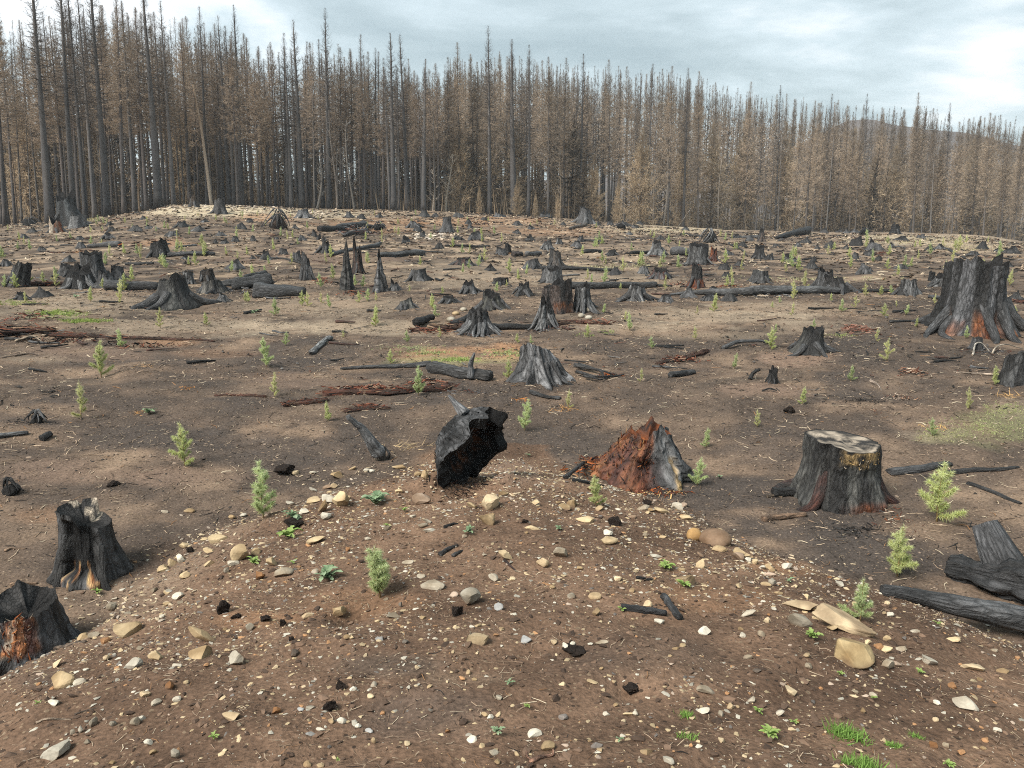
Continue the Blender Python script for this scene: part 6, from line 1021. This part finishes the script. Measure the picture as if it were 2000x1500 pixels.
def ground_cover():
    r_ = np.random.default_rng(46); Vs, Ks = [], []
    for (a, b, rx, ry, n, c0, c1, hs) in [(110, 612, 50, 6, 160, (.17, .24, .05), (.34, .42, .12), .07), (165, 627, 45, 4, 120, (.17, .24, .05), (.34, .42, .12), .07), (30, 592, 60, 5, 100, (.2, .24, .07), (.36, .4, .15), .07), (890, 703, 40, 4, 110, (.2, .27, .07), (.38, .45, .16), .06), (800, 680, 60, 6, 70, (.25, .29, .12), (.45, .48, .24), .05), (985, 690, 50, 8, 80, (.22, .28, .1), (.4, .45, .2), .06), (830, 690, 50, 5, 60, (.22, .28, .1), (.4, .45, .2), .06), (1920, 835, 95, 24, 900, (.26, .30, .11), (.52, .55, .27), .024), (1960, 800, 50, 14, 150, (.22, .25, .09), (.44, .46, .22), .035), (1840, 850, 50, 10, 90, (.26, .26, .12), (.44, .42, .22), .035), (1640, 655, 40, 4, 30, (.2, .26, .08), (.36, .42, .15), .05), (1145, 655, 20, 4, 20, (.2, .26, .08), (.36, .42, .15), .05), (1185, 648, 20, 3, 20, (.2, .26, .08), (.36, .42, .15), .05), (1570, 545, 160, 6, 60, (.3, .3, .16), (.5, .46, .28), .12), (1800, 470, 130, 8, 200, (.36, .31, .18), (.54, .46, .3), .14), (1900, 484, 90, 8, 160, (.36, .31, .18), (.54, .46, .3), .14), (1300, 450, 90, 6, 110, (.36, .31, .18), (.54, .46, .3), .14), (1160, 522, 80, 5, 60, (.36, .32, .18), (.5, .46, .3), .12), (670, 430, 60, 4, 30, (.36, .31, .18), (.5, .45, .3), .13), (175, 428, 30, 5, 50, (.38, .34, .17), (.55, .5, .28), .2), (1240, 520, 60, 4, 30, (.3, .3, .16), (.5, .46, .28), .12)]:
        for i in range(n):
            u, v = np.clip(r_.normal(0, .5, 2), -1.2, 1.2); p, s = G(a + u * rx, b + v * ry); m = 9; B = np.tile(p - [0, 0, .005], (m, 1)) + r_.normal(0, hs * .35, (m, 3)) * [1, 1, 0]; D = unit(r_.normal(0, .6, (m, 3)) + [0, 0, .7]); V, F = slivers(B, D, hs * r_.uniform(.4, 1.2, m), np.full(m, hs * .22), r_, .2); Vs.append(V); Ks.append(np.tile(lerp3(c0, c1, r_.random(1)), (len(V), 1)))
    V = np.concatenate(Vs); tag(link('ground_cover', mesh('ground_cover', V, np.arange(len(V)).reshape(-1, 3), M_LEAF, np.concatenate(Ks), None, False)), 'low yellow-green moss, clover and dry straw patches on the burned ground', 'ground cover', None, 'stuff')
ground_cover()

# ------------------------------------------------------------ seedlings and weeds
NEAR = [(742, 1172, 112, 6, 'bushy dense green seedling in a dug pit on the mound'), (515, 1012, 112, 1, 'tall pale seedling leaning over the weeds at the left of the mound crest'), (1165, 990, 64, 0, 'feathery seedling on the mound crest below the orange broken stump'), (1363, 950, 56, 1, 'green seedling at the right foot of the orange broken stump'), (1831, 1020, 128, 3, 'tall tiered seedling right of the pale-topped stump'), (1755, 1128, 108, 0, 'full tiered seedling on black soil above the long charred log'), (1682, 1217, 92, 4, 'pale seedling behind the curved tan slab')]
for i, (a, b, h, v, lab) in enumerate(NEAR): seedling(a, b, h, 40 + i, v, lab, wide=1.15 if v == 6 else 1.0)
SD = [(360, 912, 87), (1025, 842, 64), (158, 817, 74), (196, 738, 74), (520, 718, 60), (535, 777, 50), (640, 823, 40), (818, 773, 58), (1110, 799, 38), (993, 741, 40), (1380, 876, 42), (1480, 836, 36), (1568, 791, 36), (1822, 853, 38), (1895, 801, 44), (1945, 753, 40), (1663, 745, 32), (1733, 706, 46), (1507, 683, 44), (1435, 721, 32), (1252, 746, 28), (762, 711, 30), (235, 679, 38), (312, 641, 40), (403, 636, 26), (558, 676, 28), (232, 592, 46), (176, 590, 30), (538, 617, 36), (600, 600, 30), (590, 597, 30), (643, 602, 28), (628, 594, 24), (702, 592, 24), (718, 589, 26), (735, 589, 20), (733, 638, 42), (795, 670, 26), (860, 660, 24), (845, 605, 32), (850, 620, 26), (800, 570, 14), (30, 562, 30), (8, 562, 26), (48, 594, 26), (200, 565, 22), (248, 567, 14), (368, 590, 28), (485, 590, 22), (1230, 646, 36), (1222, 628, 22), (1148, 657, 24), (1180, 612, 20), (1358, 664, 28), (1395, 609, 36), (1273, 682, 26), (1552, 585, 40), (1624, 588, 16), (1644, 609, 26), (1671, 602, 26), (1728, 620, 28), (1771, 616, 22), (1547, 616, 26), (1508, 602, 14), (1523, 592, 14), (1825, 594, 20), (1845, 597, 16), (1888, 662, 26), (1712, 667, 26), (1982, 620, 22), (1515, 650, 18), (1690, 578, 26), (1720, 577, 20), (1741, 574, 18), (1752, 600, 14), (865, 575, 16), (970, 570, 20), (990, 560, 14), (1212, 566, 14), (1235, 585, 12), (1362, 613, 16), (1010, 670, 20), (1037, 672, 18), (670, 660, 16), (480, 590, 20), (1430, 560, 16), (1500, 575, 16), (1790, 640, 20), (1590, 640, 18)]
for i, (a, b, h) in enumerate(SD): seedling(a, b, h, 60 + i, wide=.84)
_bl = [(a, b, bw * .5, h) for a, b, tw, h, bw, _, _ in MID]
r_ = random.Random(9); k = 0
while k < 225:
    b = 418 + 150 * r_.random()**1.25; a = r_.uniform(0, 2000)
    if b < 400 + float(-crest((a - 1000) / 1540)) * 22 + 6: continue
    if any(abs(a - q[0]) < q[2] + 3 and -4 < q[1] - b < q[3] for q in _bl): continue
    seedling(a, b, max(9, 7 + (b - 405) * .13) * r_.uniform(.85, 1.4), 200 + k, wide=.72); k += 1
WEEDS = [(735, 988, 62, 'silver'), (572, 1014, 52, 'silver'), (563, 1052, 56, 'bright'), (638, 1132, 66, 'silver'), (916, 1042, 34, 'silver'), (495, 1102, 32, 'bright'), (1300, 1114, 42, 'bright'), (1586, 1248, 46, 'bright'), (1503, 1442, 48, 'bright'), (1215, 1194, 20, 'bright'), (418, 1446, 28, 'bright'), (790, 1000, 24, 'bright'), (1795, 1317, 24, 'bright'), (1540, 1139, 24, 'silver'), (970, 1434, 34, 'silver'), (290, 808, 34, 'silver'), (756, 1030, 20, 'bright'), (572, 1102, 22, 'bright'), (1335, 1148, 40, 'bright'), (1033, 892, 16, 'silver'), (1262, 903, 12, 'bright'), (1405, 935, 18, 'silver'), (495, 613, 24, 'silver'), (148, 582, 20, 'silver'), (1848, 935, 16, 'bright'), (1092, 1036, 24, 'silver'), (1640, 1320, 20, 'bright'), (1705, 1368, 18, 'bright'), (995, 1338, 22, 'silver'), (1030, 1385, 22, 'bright'), (1210, 1450, 20, 'silver'), (660, 1490, 16, 'bright'), (75, 1378, 18, 'bright'), (1850, 1500, 30, 'bright'), (1480, 1395, 26, 'bright'), (1550, 1415, 20, 'bright'), (1830, 1222, 22, 'bright'), (190, 1160, 26, 'bright')]
for i, (a, b, w, kd) in enumerate(WEEDS): weed(a, b, w, kd, 4000 + i)
grass_tuft(1655, 1438, 80, 51, 'long bright green grass tuft on the lower right of the mound', 420, .38)
grass_tuft(1745, 1458, 34, 52, 'small bright grass tuft right of the long one', 180)
grass_tuft(1682, 1496, 84, 53, 'bright grass tuft cut by the bottom edge', 360, .32)
grass_tuft(1340, 1397, 30, 54, 'small bright grass tuft near the dark hole in the mound', 150)
grass_tuft(1340, 1440, 44, 55, 'thin spreading grass blades on the lower middle of the mound', 60, .45)
grass_tuft(1790, 1440, 30, 56, 'sparse short grass at the lower right of the mound', 90)
def dry(px, py, w, seed, label, col=(.40, .22, .09)):
    p, s = G(px, py); r_ = np.random.default_rng(seed); n = 46; B = np.stack([r_.normal(0, w * s * .3, n), r_.normal(0, w * s * .22, n), np.zeros(n)], 1); B[:, 2] = ground_h(p[0] + B[:, 0], p[1] + B[:, 1]) - p[2]; D = unit(np.stack([r_.normal(0, 1, n), r_.normal(0, 1, n), .28 + .3 * r_.random(n)], 1)); V, F = slivers(B, D, w * s * r_.uniform(.2, .55, n), np.full(n, .008), r_, .25)
    tag(link('dry_fern', mesh('dry_fern', V, F, M_LITTER, np.array(col), None, False), None, p), label, 'dry fern', 'withered orange ferns on the burned ground'); USED.add(label)
dry(1100, 800, 50, 1, 'withered orange fern in front of the seedling right of centre'); dry(1018, 780, 26, 2, 'small orange withered tuft behind a pale seedling', (.5, .2, .05)); dry(270, 806, 26, 3, 'withered orange stems left of a silvery weed'); dry(365, 758, 20, 4, 'little orange withered tuft on dark soil at the left', (.45, .22, .08)); dry(285, 715, 36, 5, 'withered tan fern on the left ground', (.42, .27, .15)); dry(790, 870, 80, 6, 'straw-coloured dry stems behind the upright grey root', (.46, .34, .19)); dry(1970, 773, 50, 7, 'bright orange dry fern patch at the right edge', (.46, .29, .13)); dry(1830, 838, 40, 8, 'orange dry tuft at the edge of the pale green patch', (.48, .30, .12)); dry(205, 600, 24, 9, 'small tan dry fern left of the wide low stump', (.45, .28, .15))

# ------------------------------------------------------------ the burned forest
SKY_X = [-100, 0, 60, 130, 200, 300, 330, 400, 470, 530, 590, 640, 700, 770, 830, 880, 960, 1010, 1080, 1130, 1200, 1300, 1370, 1440, 1520, 1620, 1700, 1780, 1850, 1950, 2000, 2150]
SKY_Y = [40, 35, 20, 0, -10, 0, 15, 25, 40, 80, 80, 60, 90, 95, 115, 110, 105, 110, 118, 122, 130, 140, 150, 175, 185, 200, 205, 205, 222, 222, 225, 228]
SP_L = 'tall bare-topped black conifer in the front row of the left forest'; BR_L = 'brown scorched conifer in the left half of the burned forest'; BR_R = 'brown scorched conifer in the dense right half of the burned forest'
HERO = [(12, -40, 73, 'brown', 1.0, None), (100, -120, 72, 'spire', 1.15, None), (147, -90, 74, 'spire', 1.0, None), (170, -60, 76, 'spire', .8, None), (188, -30, 78, 'spire', .8, None), (213, -110, 73, 'spire', 1.1, 'tall black conifer rising right behind the pale bare trunk on the left'), (245, -20, 78, 'brown', 1.1, None), (268, 0, 80, 'spire', .9, None), (290, 10, 82, 'brown', 1.2, None), (313, -40, 74, 'spire', 1.45, 'thick black conifer with the widest trunk left of the pale leaning snag'), (325, 20, 80, 'brown', 1.0, None), (344, 0, 78, 'spire', .8, None), (375, 40, 82, 'brown', 1.2, None), (408, 10, 84, 'spire', .8, 'slim black conifer just right of the pale leaning snag'), (432, 60, 86, 'brown', 1.0, None), (451, 30, 82, 'spire', .9, None), (476, 8, 82, 'spire', 1.0, 'bare spire conifer standing highest in the gap right of the pale leaning snag'), (495, 70, 86, 'brown', 1.1, None), (515, 88, 88, 'brown', .9, None), (540, 80, 84, 'brown', .9, None), (566, 60, 84, 'spire', 1.0, None), (592, 38, 80, 'spire', 1.25, 'stout black conifer with feathery top left of the tallest middle spire'), (620, 80, 88, 'brown', 1.0, None), (644, 14, 84, 'spire', 1.0, 'tallest bare spire at the left of the middle forest'), (668, 90, 88, 'brown', 1.0, None), (688, 100, 90, 'brown', 1.0, None), (712, 66, 90, 'spire', .8, None), (735, 92, 88, 'spire', .9, None), (771, 62, 78, 'spire', 1.2, 'black conifer with a flared pale foot above the middle of the field'), (797, 66, 84, 'spire', 1.1, 'grey-black conifer with feathery top right of the one with a flared foot'), (828, 112, 82, 'spire', 1.2, 'straight dark conifer with a brown tuft at mid forest'), (858, 122, 90, 'brown', .9, None), (878, 110, 92, 'brown', .9, None), (901, 82, 92, 'brown', 1.0, None), (930, 120, 94, 'brown', 1.0, None), (956, 48, 86, 'spire', 1.0, 'tall slender spire rising clear above the centre of the treeline'), (1004, 76, 84, 'spire', 1.5, 'thickest black trunk in the centre of the forest'), (1032, 86, 88, 'spire', .9, 'slim black spire right of the thickest centre trunk'), (1070, 110, 96, 'brown', 1.0, None), (1100, 112, 98, 'brown', 1.0, None), (1134, 104, 100, 'spire', .9, 'dark spire conifer directly behind the wide pale stump at the treeline'), (1190, 116, 104, 'brown', .9, None), (1265, 124, 112, 'spire', .8, None), (1305, 128, 112, 'brown', .9, None), (1335, 132, 114, 'spire', .8, None), (1366, 138, 116, 'brown', .9, None), (1455, 160, 128, 'brown', .8, None), (1517, 166, 132, 'spire', .8, None), (1610, 182, 140, 'spire', .9, 'dark bare conifer leaning slightly right in the right forest'), (1685, 182, 142, 'spire', .8, None), (1785, 180, 150, 'brown', .8, None), (1848, 200, 150, 'spire', .8, None)]
CONES = [(1010, 345, 80, .9, 'small pale tan dead fir beside the thickest centre trunk'), (937, 355, 82, .5, 'narrow tan dead fir left of the small pale one'), (1046, 368, 82, .5, 'thin tan dead fir right of the small pale one'), (1090, 372, 84, .6, 'low tan dead fir by the wide pale grey stump'), (900, 240, 92, .9, 'golden brown young fir hanging ragged in the centre forest'), (1205, 340, 100, .6, 'slender pale dead fir in the right centre thicket'), (1330, 260, 118, .7, 'small rust-orange dead fir in the right forest'), (1740, 285, 140, 1.1, 'broad pale golden dead fir in the right forest'), (1705, 305, 138, 1.1, 'pale tan dead fir left of the broad golden one'), (1785, 330, 142, .8, 'pale tan dead fir right of the broad golden one'), (1600, 260, 140, 1, 'tan full-crowned fir in the right forest'), (1660, 250, 146, 1.1, 'tan fir behind the pale golden firs'), (1450, 235, 130, .9, 'tan pointed fir right of the bare grey bush trees'), (1530, 240, 134, .9, 'tan pointed fir in front of the right forest'), (1900, 270, 150, .9, 'tan pointed fir near the right edge of the forest'), (1250, 250, 110, 1, 'ragged tan fir in the right centre forest'), (1160, 300, 100, .9, 'shaggy tan fir above the wide pale stump'), (1390, 240, 124, 1, 'brown full-crowned fir right of the small rust-orange one'), (185, 200, 95, 1, 'brown bushy fir deep between the left trunks'), (355, 150, 98, 1.1, 'rusty brown fir behind the pale leaning snag'), (60, 180, 95, 1, 'brown bushy fir behind the leftmost trunks'), (520, 230, 98, 1, 'brown shaggy fir deep in the left centre forest'), (1965, 285, 155, 1, 'tan fir at the right edge of the forest'), (1830, 290, 150, .9, 'tan fir between darker poles in the right forest')]
for i, (a, t, d, k, f, lab) in enumerate(HERO):
    g = 'tall burned conifers along the front of the forest'; k = 'tall' if k == 'brown' and a < 860 else k; tree(a, d, t, k, 5000 + i * 7, lab or (SP_L if k == 'spire' and a < 900 else (BR_L if a < 900 else ('dark bare-topped conifer at the front of the right forest' if k == 'spire' else BR_R))), g, fat=f)
for i, (a, t, d, w, lab) in enumerate(CONES): tree(a, d, t, 'cone', 6000 + i, lab, 'pale dead young firs in the forest', wide=w)
r_ = random.Random(21); hx = [h[0] for h in HERO]
for i in range(212):
    a = 3 + 1992 * ((i + r_.random()) / 212); left = sst(700, 1250, a); d = r_.uniform(78, 104) + float(left) * r_.uniform(20, 70) + (8 if a > 1300 else 0)
    t = np.interp(a, SKY_X, SKY_Y) + (6 if a < 900 else -6) + abs(r_.gauss(0, 30 if a < 900 else 22)); k = r_.choice(['brown', 'brown', 'brown', 'pole'] if a > 900 else ['tall', 'pole', 'spire', 'tall', 'tall'])
    tree(a, d, t, k, 7000 + i * 3, {'spire': SP_L, 'pole': 'thin dark conifer pole with sparse brown twigs in the burned forest'}.get(k, BR_L if a < 900 else BR_R), 'burned conifers of the forest', fat=r_.uniform(.7, 1.1))
# deciduous snags and the leaning pale pole
for i, (px, py, d, t, col, ln, lab) in enumerate([(655, 0, 79, 215, (.17, .145, .125), .02, 'bare pale grey deciduous tree in front of the left centre trunks'), (690, 0, 82, 235, (.22, .195, .17), -.02, 'slender whitish bare tree right of the other pale one'), (216, 0, 76, 180, (.36, .29, .22), .0, 'pale bare trunk standing against a thick black one on the left'), (875, 0, 84, 300, (.30, .26, .21), .06, 'thin pale bare tree leaning in the centre undergrowth'), (850, 0, 84, 330, (.33, .28, .23), -.08, 'thin pale bare tree leaning left in the centre undergrowth'), (1295, 0, 112, 290, (.30, .26, .22), .03, 'grey twiggy bare tree in the right centre thicket'), (1345, 0, 116, 295, (.29, .25, .215), -.03, 'broad grey twiggy bush tree in the right centre thicket'), (1400, 0, 118, 310, (.28, .24, .2), .03, 'grey twiggy bare tree right of the broad bush tree'), (1270, 0, 110, 320, (.27, .23, .19), -.05, 'low grey twiggy tree left of the broad bush tree'), (280, 0, 80, 240, (.30, .22, .15), .05, 'pale twiggy bare tree amid the left trunks'), (40, 0, 76, 250, (.33, .25, .18), -.05, 'thin pale bare tree at the far left'), (620, 0, 80, 300, (.30, .27, .24), .12, 'leaning pale sapling in front of the left centre trunks'), (1090, 0, 98, 290, (.30, .24, .18), .03, 'pale tan bare tree in the centre thicket')]):
    u = (px - 1000) / F_PX; y = d; x = u * (y * math.cos(PITCH) + .4); z = H(x, y); v = pix_dir(px, t); Ht = v[2] / v[1] * y - z
    (V, F, K), ac = bare_tree_mesh(Ht, 8100 + i, col, ln); o = thing('bare_tree', (x, y, z), lab, 'tree', 'pale leafless trees at the forest edge'); link('trunk', mesh('bare_trunk', V, F, M_BARK, K), o); link('branches', ac.mesh('bare_branches', M_LITTER), o)
def leaning_snag():
    y = 77; pts = []
    for px, py in [(413, 400), (404, 330), (393, 250), (377, 165)]: v = pix_dir(px, py); pts.append(v * (y / v[1]))
    pts[0][2] = H(pts[0][0], y) - .2; t = np.linspace(0, 3, 14); P = np.stack([np.interp(t, range(4), [q[k] for q in pts]) for k in range(3)], 1); o0 = P[0].copy(); V, F, g, _, l = tube(P - o0, .17 * (1 - .45 * t / 3), 8, .06, 3); o = thing('leaning_snag', o0, 'pale barkless snag leaning left in front of the dark left trunks', 'tree'); link('trunk', mesh('snag_trunk', V, F, M_LITTER, lerp3((.5, .42, .34), (.50, .36, .25), l)), o)
    ac = Acc(); rr = np.random.default_rng(4)
    for i in range(16): q = P[rr.integers(7, 14)] - o0; vv, ff = slivers(q[None], unit(rr.normal(0, 1, (1, 3)) + [0, 0, -.2]), np.array([rr.uniform(.4, 1.1)]), np.array([.04]), rr); ac.add(vv, ff, (.3, .2, .13))
    link('dead_twigs', ac.mesh('dead_twigs', M_LITTER), o)
leaning_snag()
# the mass of trees behind, which reads as one brown wood
def name_trees():
    marks = [('the pale leaning snag', 398), ('the widest trunk on the left', 313), ('the pale bare trunk on the left', 213), ('the wide pale stump', 1134), ('the tallest spire of the left half', 644), ('the conifer with the flared pale foot', 771), ('the tall spire over the centre', 956), ('the thickest centre trunk', 1004), ('the rust-orange little fir', 1330), ('the broad golden fir', 1740), ('the leaning dark conifer on the right', 1610), ('the left edge', -1), ('the right edge', 2001)]
    words = 'first second third fourth fifth sixth seventh eighth ninth tenth eleventh twelfth thirteenth fourteenth fifteenth sixteenth seventeenth eighteenth nineteenth twentieth'.split()
    ts = [o for o in bpy.data.objects if o.get('category') == 'tree' and o.name.split('.')[0] in ('burned_conifer',)]; P = np.array([o.location[:] for o in ts]); px, _ = proj(P); order = np.argsort(px); spx = px[order]; orig = [o['label'] for o in ts]
    for r, i in enumerate(order):
        o = ts[i]; l = o['label']
        if l not in (SP_L, BR_L, BR_R, PO_L, SR_L): continue
        best = None
        for n, m in marks:
            k = int(np.argmin(np.abs(spx - m))); own = orig[order[k]] not in (SP_L, BR_L, BR_R, PO_L, SR_L) and abs(spx[k] - m) < 12
            c = abs(r - k) if own else ((r - int(np.searchsorted(spx, m)) + 1) if spx[r] > m else int(np.searchsorted(spx, m)) - r)
            
            if best is None or c < best[0]: best = (max(c, 1), n, spx[r] > m)
        if best and best[0] <= 20 and -1 < spx[r] < 2001:
            d = {SP_L: 'bare-topped black conifer', BR_L: 'brown scorched conifer', BR_R: 'brown scorched conifer', PO_L: 'thin dark pole conifer', SR_L: 'dark bare-topped conifer'}[l]; o['label'] = f'{d}, {words[best[0] - 1]} {"right" if best[2] else "left"} of {best[1]}' if 'edge' not in best[1] else f'{d}, {words[best[0] - 1]} tree in from {best[1]} of the forest'
PO_L = 'thin dark conifer pole with sparse brown twigs in the burned forest'; SR_L = 'dark bare-topped conifer at the front of the right forest'
name_trees()
def forest_mass():
    r_ = np.random.default_rng(31); lo = []
    for k, n in (('brown', 6), ('pole', 5), ('tall', 4), ('cone', 3)):
        for i in range(n):
            Ht = 10. if k == 'cone' else 26.; c0, c1 = ((.075, .072, .07), (.15, .125, .108)); V, F, K, P = trunk_mesh(Ht, {'brown': .2, 'tall': .2, 'pole': .15, 'cone': .1}[k], 9000 + i, c0, c1, 5, 0, 6); v, f4, f3, kk = crown_mesh(Ht, 9100 + i * 11 + len(k), k, P, 1); lo.append((k, V, F, K, v, f4, f3, kk, Ht))
    tV, tF4, tF3, tK, cV, cF4, cF3, cK = [], [], [], [], [], [], [], []; nt_ = nc = 0
    def put(px, d, top, kind, tint):
        nonlocal nt_, nc
        u = (px - 1000) / F_PX; y = d; x = u * (y * math.cos(PITCH) + .8); z = H(x, y); v = pix_dir(px, top); Ht = max(v[2] / v[1] * y - z, 2.5); c = [q for q in lo if q[0] == kind]; q = c[r_.integers(len(c))]; k = Ht / q[8]; a = r_.uniform(0, 6.3); w = (.6 + .4 * k) if kind != 'cone' else k * 1.0
        R = np.array([[math.cos(a) * w, -math.sin(a) * w, 0], [math.sin(a) * w, math.cos(a) * w, 0], [r_.normal(0, .012) , r_.normal(0, .012), k]]).T; R[0, 2] += u * .02
        for (V, F4, F3, K, oV, o4, o3, oK, n0) in ((q[1], q[2][0], q[2][1], q[3], tV, tF4, tF3, tK, nt_), (q[4], q[5], q[6], q[7], cV, cF4, cF3, cK, nc)):
            oV.append(V @ R.T + [x, y, z]); o4.append(F4 + n0); o3.append(F3 + n0); oK.append(K * tint)
        nt_ += len(q[1]); nc += len(q[4])
    for i in range(430):
        px = r_.uniform(880, 2120); lf = float(sst(900, 1400, px)); d = r_.uniform(105, 150) + lf * r_.uniform(10, 120); put(px, d, np.interp(px, SKY_X, SKY_Y) + 2 + abs(r_.normal(0, 26)), 'brown' if r_.random() < .55 else 'pole', r_.uniform(.7, 1.25))
    for i in range(210):
        px = r_.uniform(-80, 900); put(px, r_.uniform(98, 135), np.interp(px, SKY_X, SKY_Y) + 40 + abs(r_.normal(0, 60)), 'pole' if r_.random() < .5 else 'tall', r_.uniform(.6, 1.0))
    for i in range(90):
        px = r_.uniform(380, 1250); put(px, r_.uniform(106, 140) + 30 * float(sst(900, 1250, px)), np.interp(px, SKY_X, SKY_Y) + 25 + abs(r_.normal(0, 35)), 'brown' if r_.random() < .6 else 'tall', r_.uniform(.7, 1.1))
    for i in range(170):
        px = r_.uniform(-80, 1150); put(px, r_.uniform(90, 125), r_.uniform(225, 340) - (60 if px < 450 else 0), 'cone', r_.uniform(.3, .62))
    for i in range(30):
        px = r_.uniform(1050, 2100); put(px, r_.uniform(108, 160) , r_.uniform(290, 380), 'cone', r_.uniform(.35, .75))
    tag(link('forest_trunks', mesh('forest_trunks', np.concatenate(tV), [np.concatenate(tF4), np.concatenate(tF3)], M_BARK, np.concatenate(tK))), 'dark trunks of the burned wood behind the front trees', 'forest', None, 'stuff')
    tag(link('forest_crowns', mesh('forest_crowns', np.concatenate(cV), [np.concatenate(cF4), np.concatenate(cF3)], M_CROWN, np.concatenate(cK), None, False)), 'brown scorched crowns of the burned wood behind the front trees', 'forest', None, 'stuff')
    # thin standing poles and brush along the forest foot
    n = 5200; px = r_.uniform(-80, 2100, n); lf = sst(900, 1400, px); d = r_.uniform(80, 118, n) + lf * r_.uniform(22, 50, n); u = (px - 1000) / F_PX; X = u * d * math.cos(PITCH); Z = ground_h(X, d); B = np.stack([X, d, Z - .2], 1); D = unit(np.stack([r_.normal(0, .10, n), r_.normal(0, .10, n), np.ones(n)], 1)); L_ = r_.uniform(.8, 4.0, n) * (1 + 1.6 * lf * r_.random(n)); V, F = slivers(B, D, L_, r_.uniform(.05, .12, n), r_); K = np.repeat(lerp3((.05, .042, .035), (.26, .195, .13), r_.random(n)**1.6), 3, 0)
    tag(link('undergrowth', mesh('undergrowth', V, F, M_LITTER, K, None, False)), 'dead brown saplings and brush along the foot of the forest', 'undergrowth', None, 'stuff')
forest_mass()


# ------------------------------------------------------------ thin haze over the clearing
def haze():
    m = bpy.data.materials.new('haze'); m.use_nodes = True; N = m.node_tree.nodes; N.remove(N['Principled BSDF']); v = N.new('ShaderNodeVolumePrincipled'); v.inputs['Color'].default_value = (.86, .93, 1, 1); v.inputs['Density'].default_value = .0004; v.inputs['Anisotropy'].default_value = 0
    m.node_tree.links.new(v.outputs[0], N['Material Output'].inputs['Volume'])
    V = [(x, y, z) for x in (-640., 640.) for y in (-60., 700.) for z in (-40., 62.)]
    me = mesh('haze', V, np.array([[0, 1, 3, 2], [4, 6, 7, 5], [0, 4, 5, 1], [2, 3, 7, 6], [0, 2, 6, 4], [1, 5, 7, 3]]), m, None, None, False); tag(link('haze', me), 'thin pale haze in the air', 'haze', None, 'stuff')
haze()
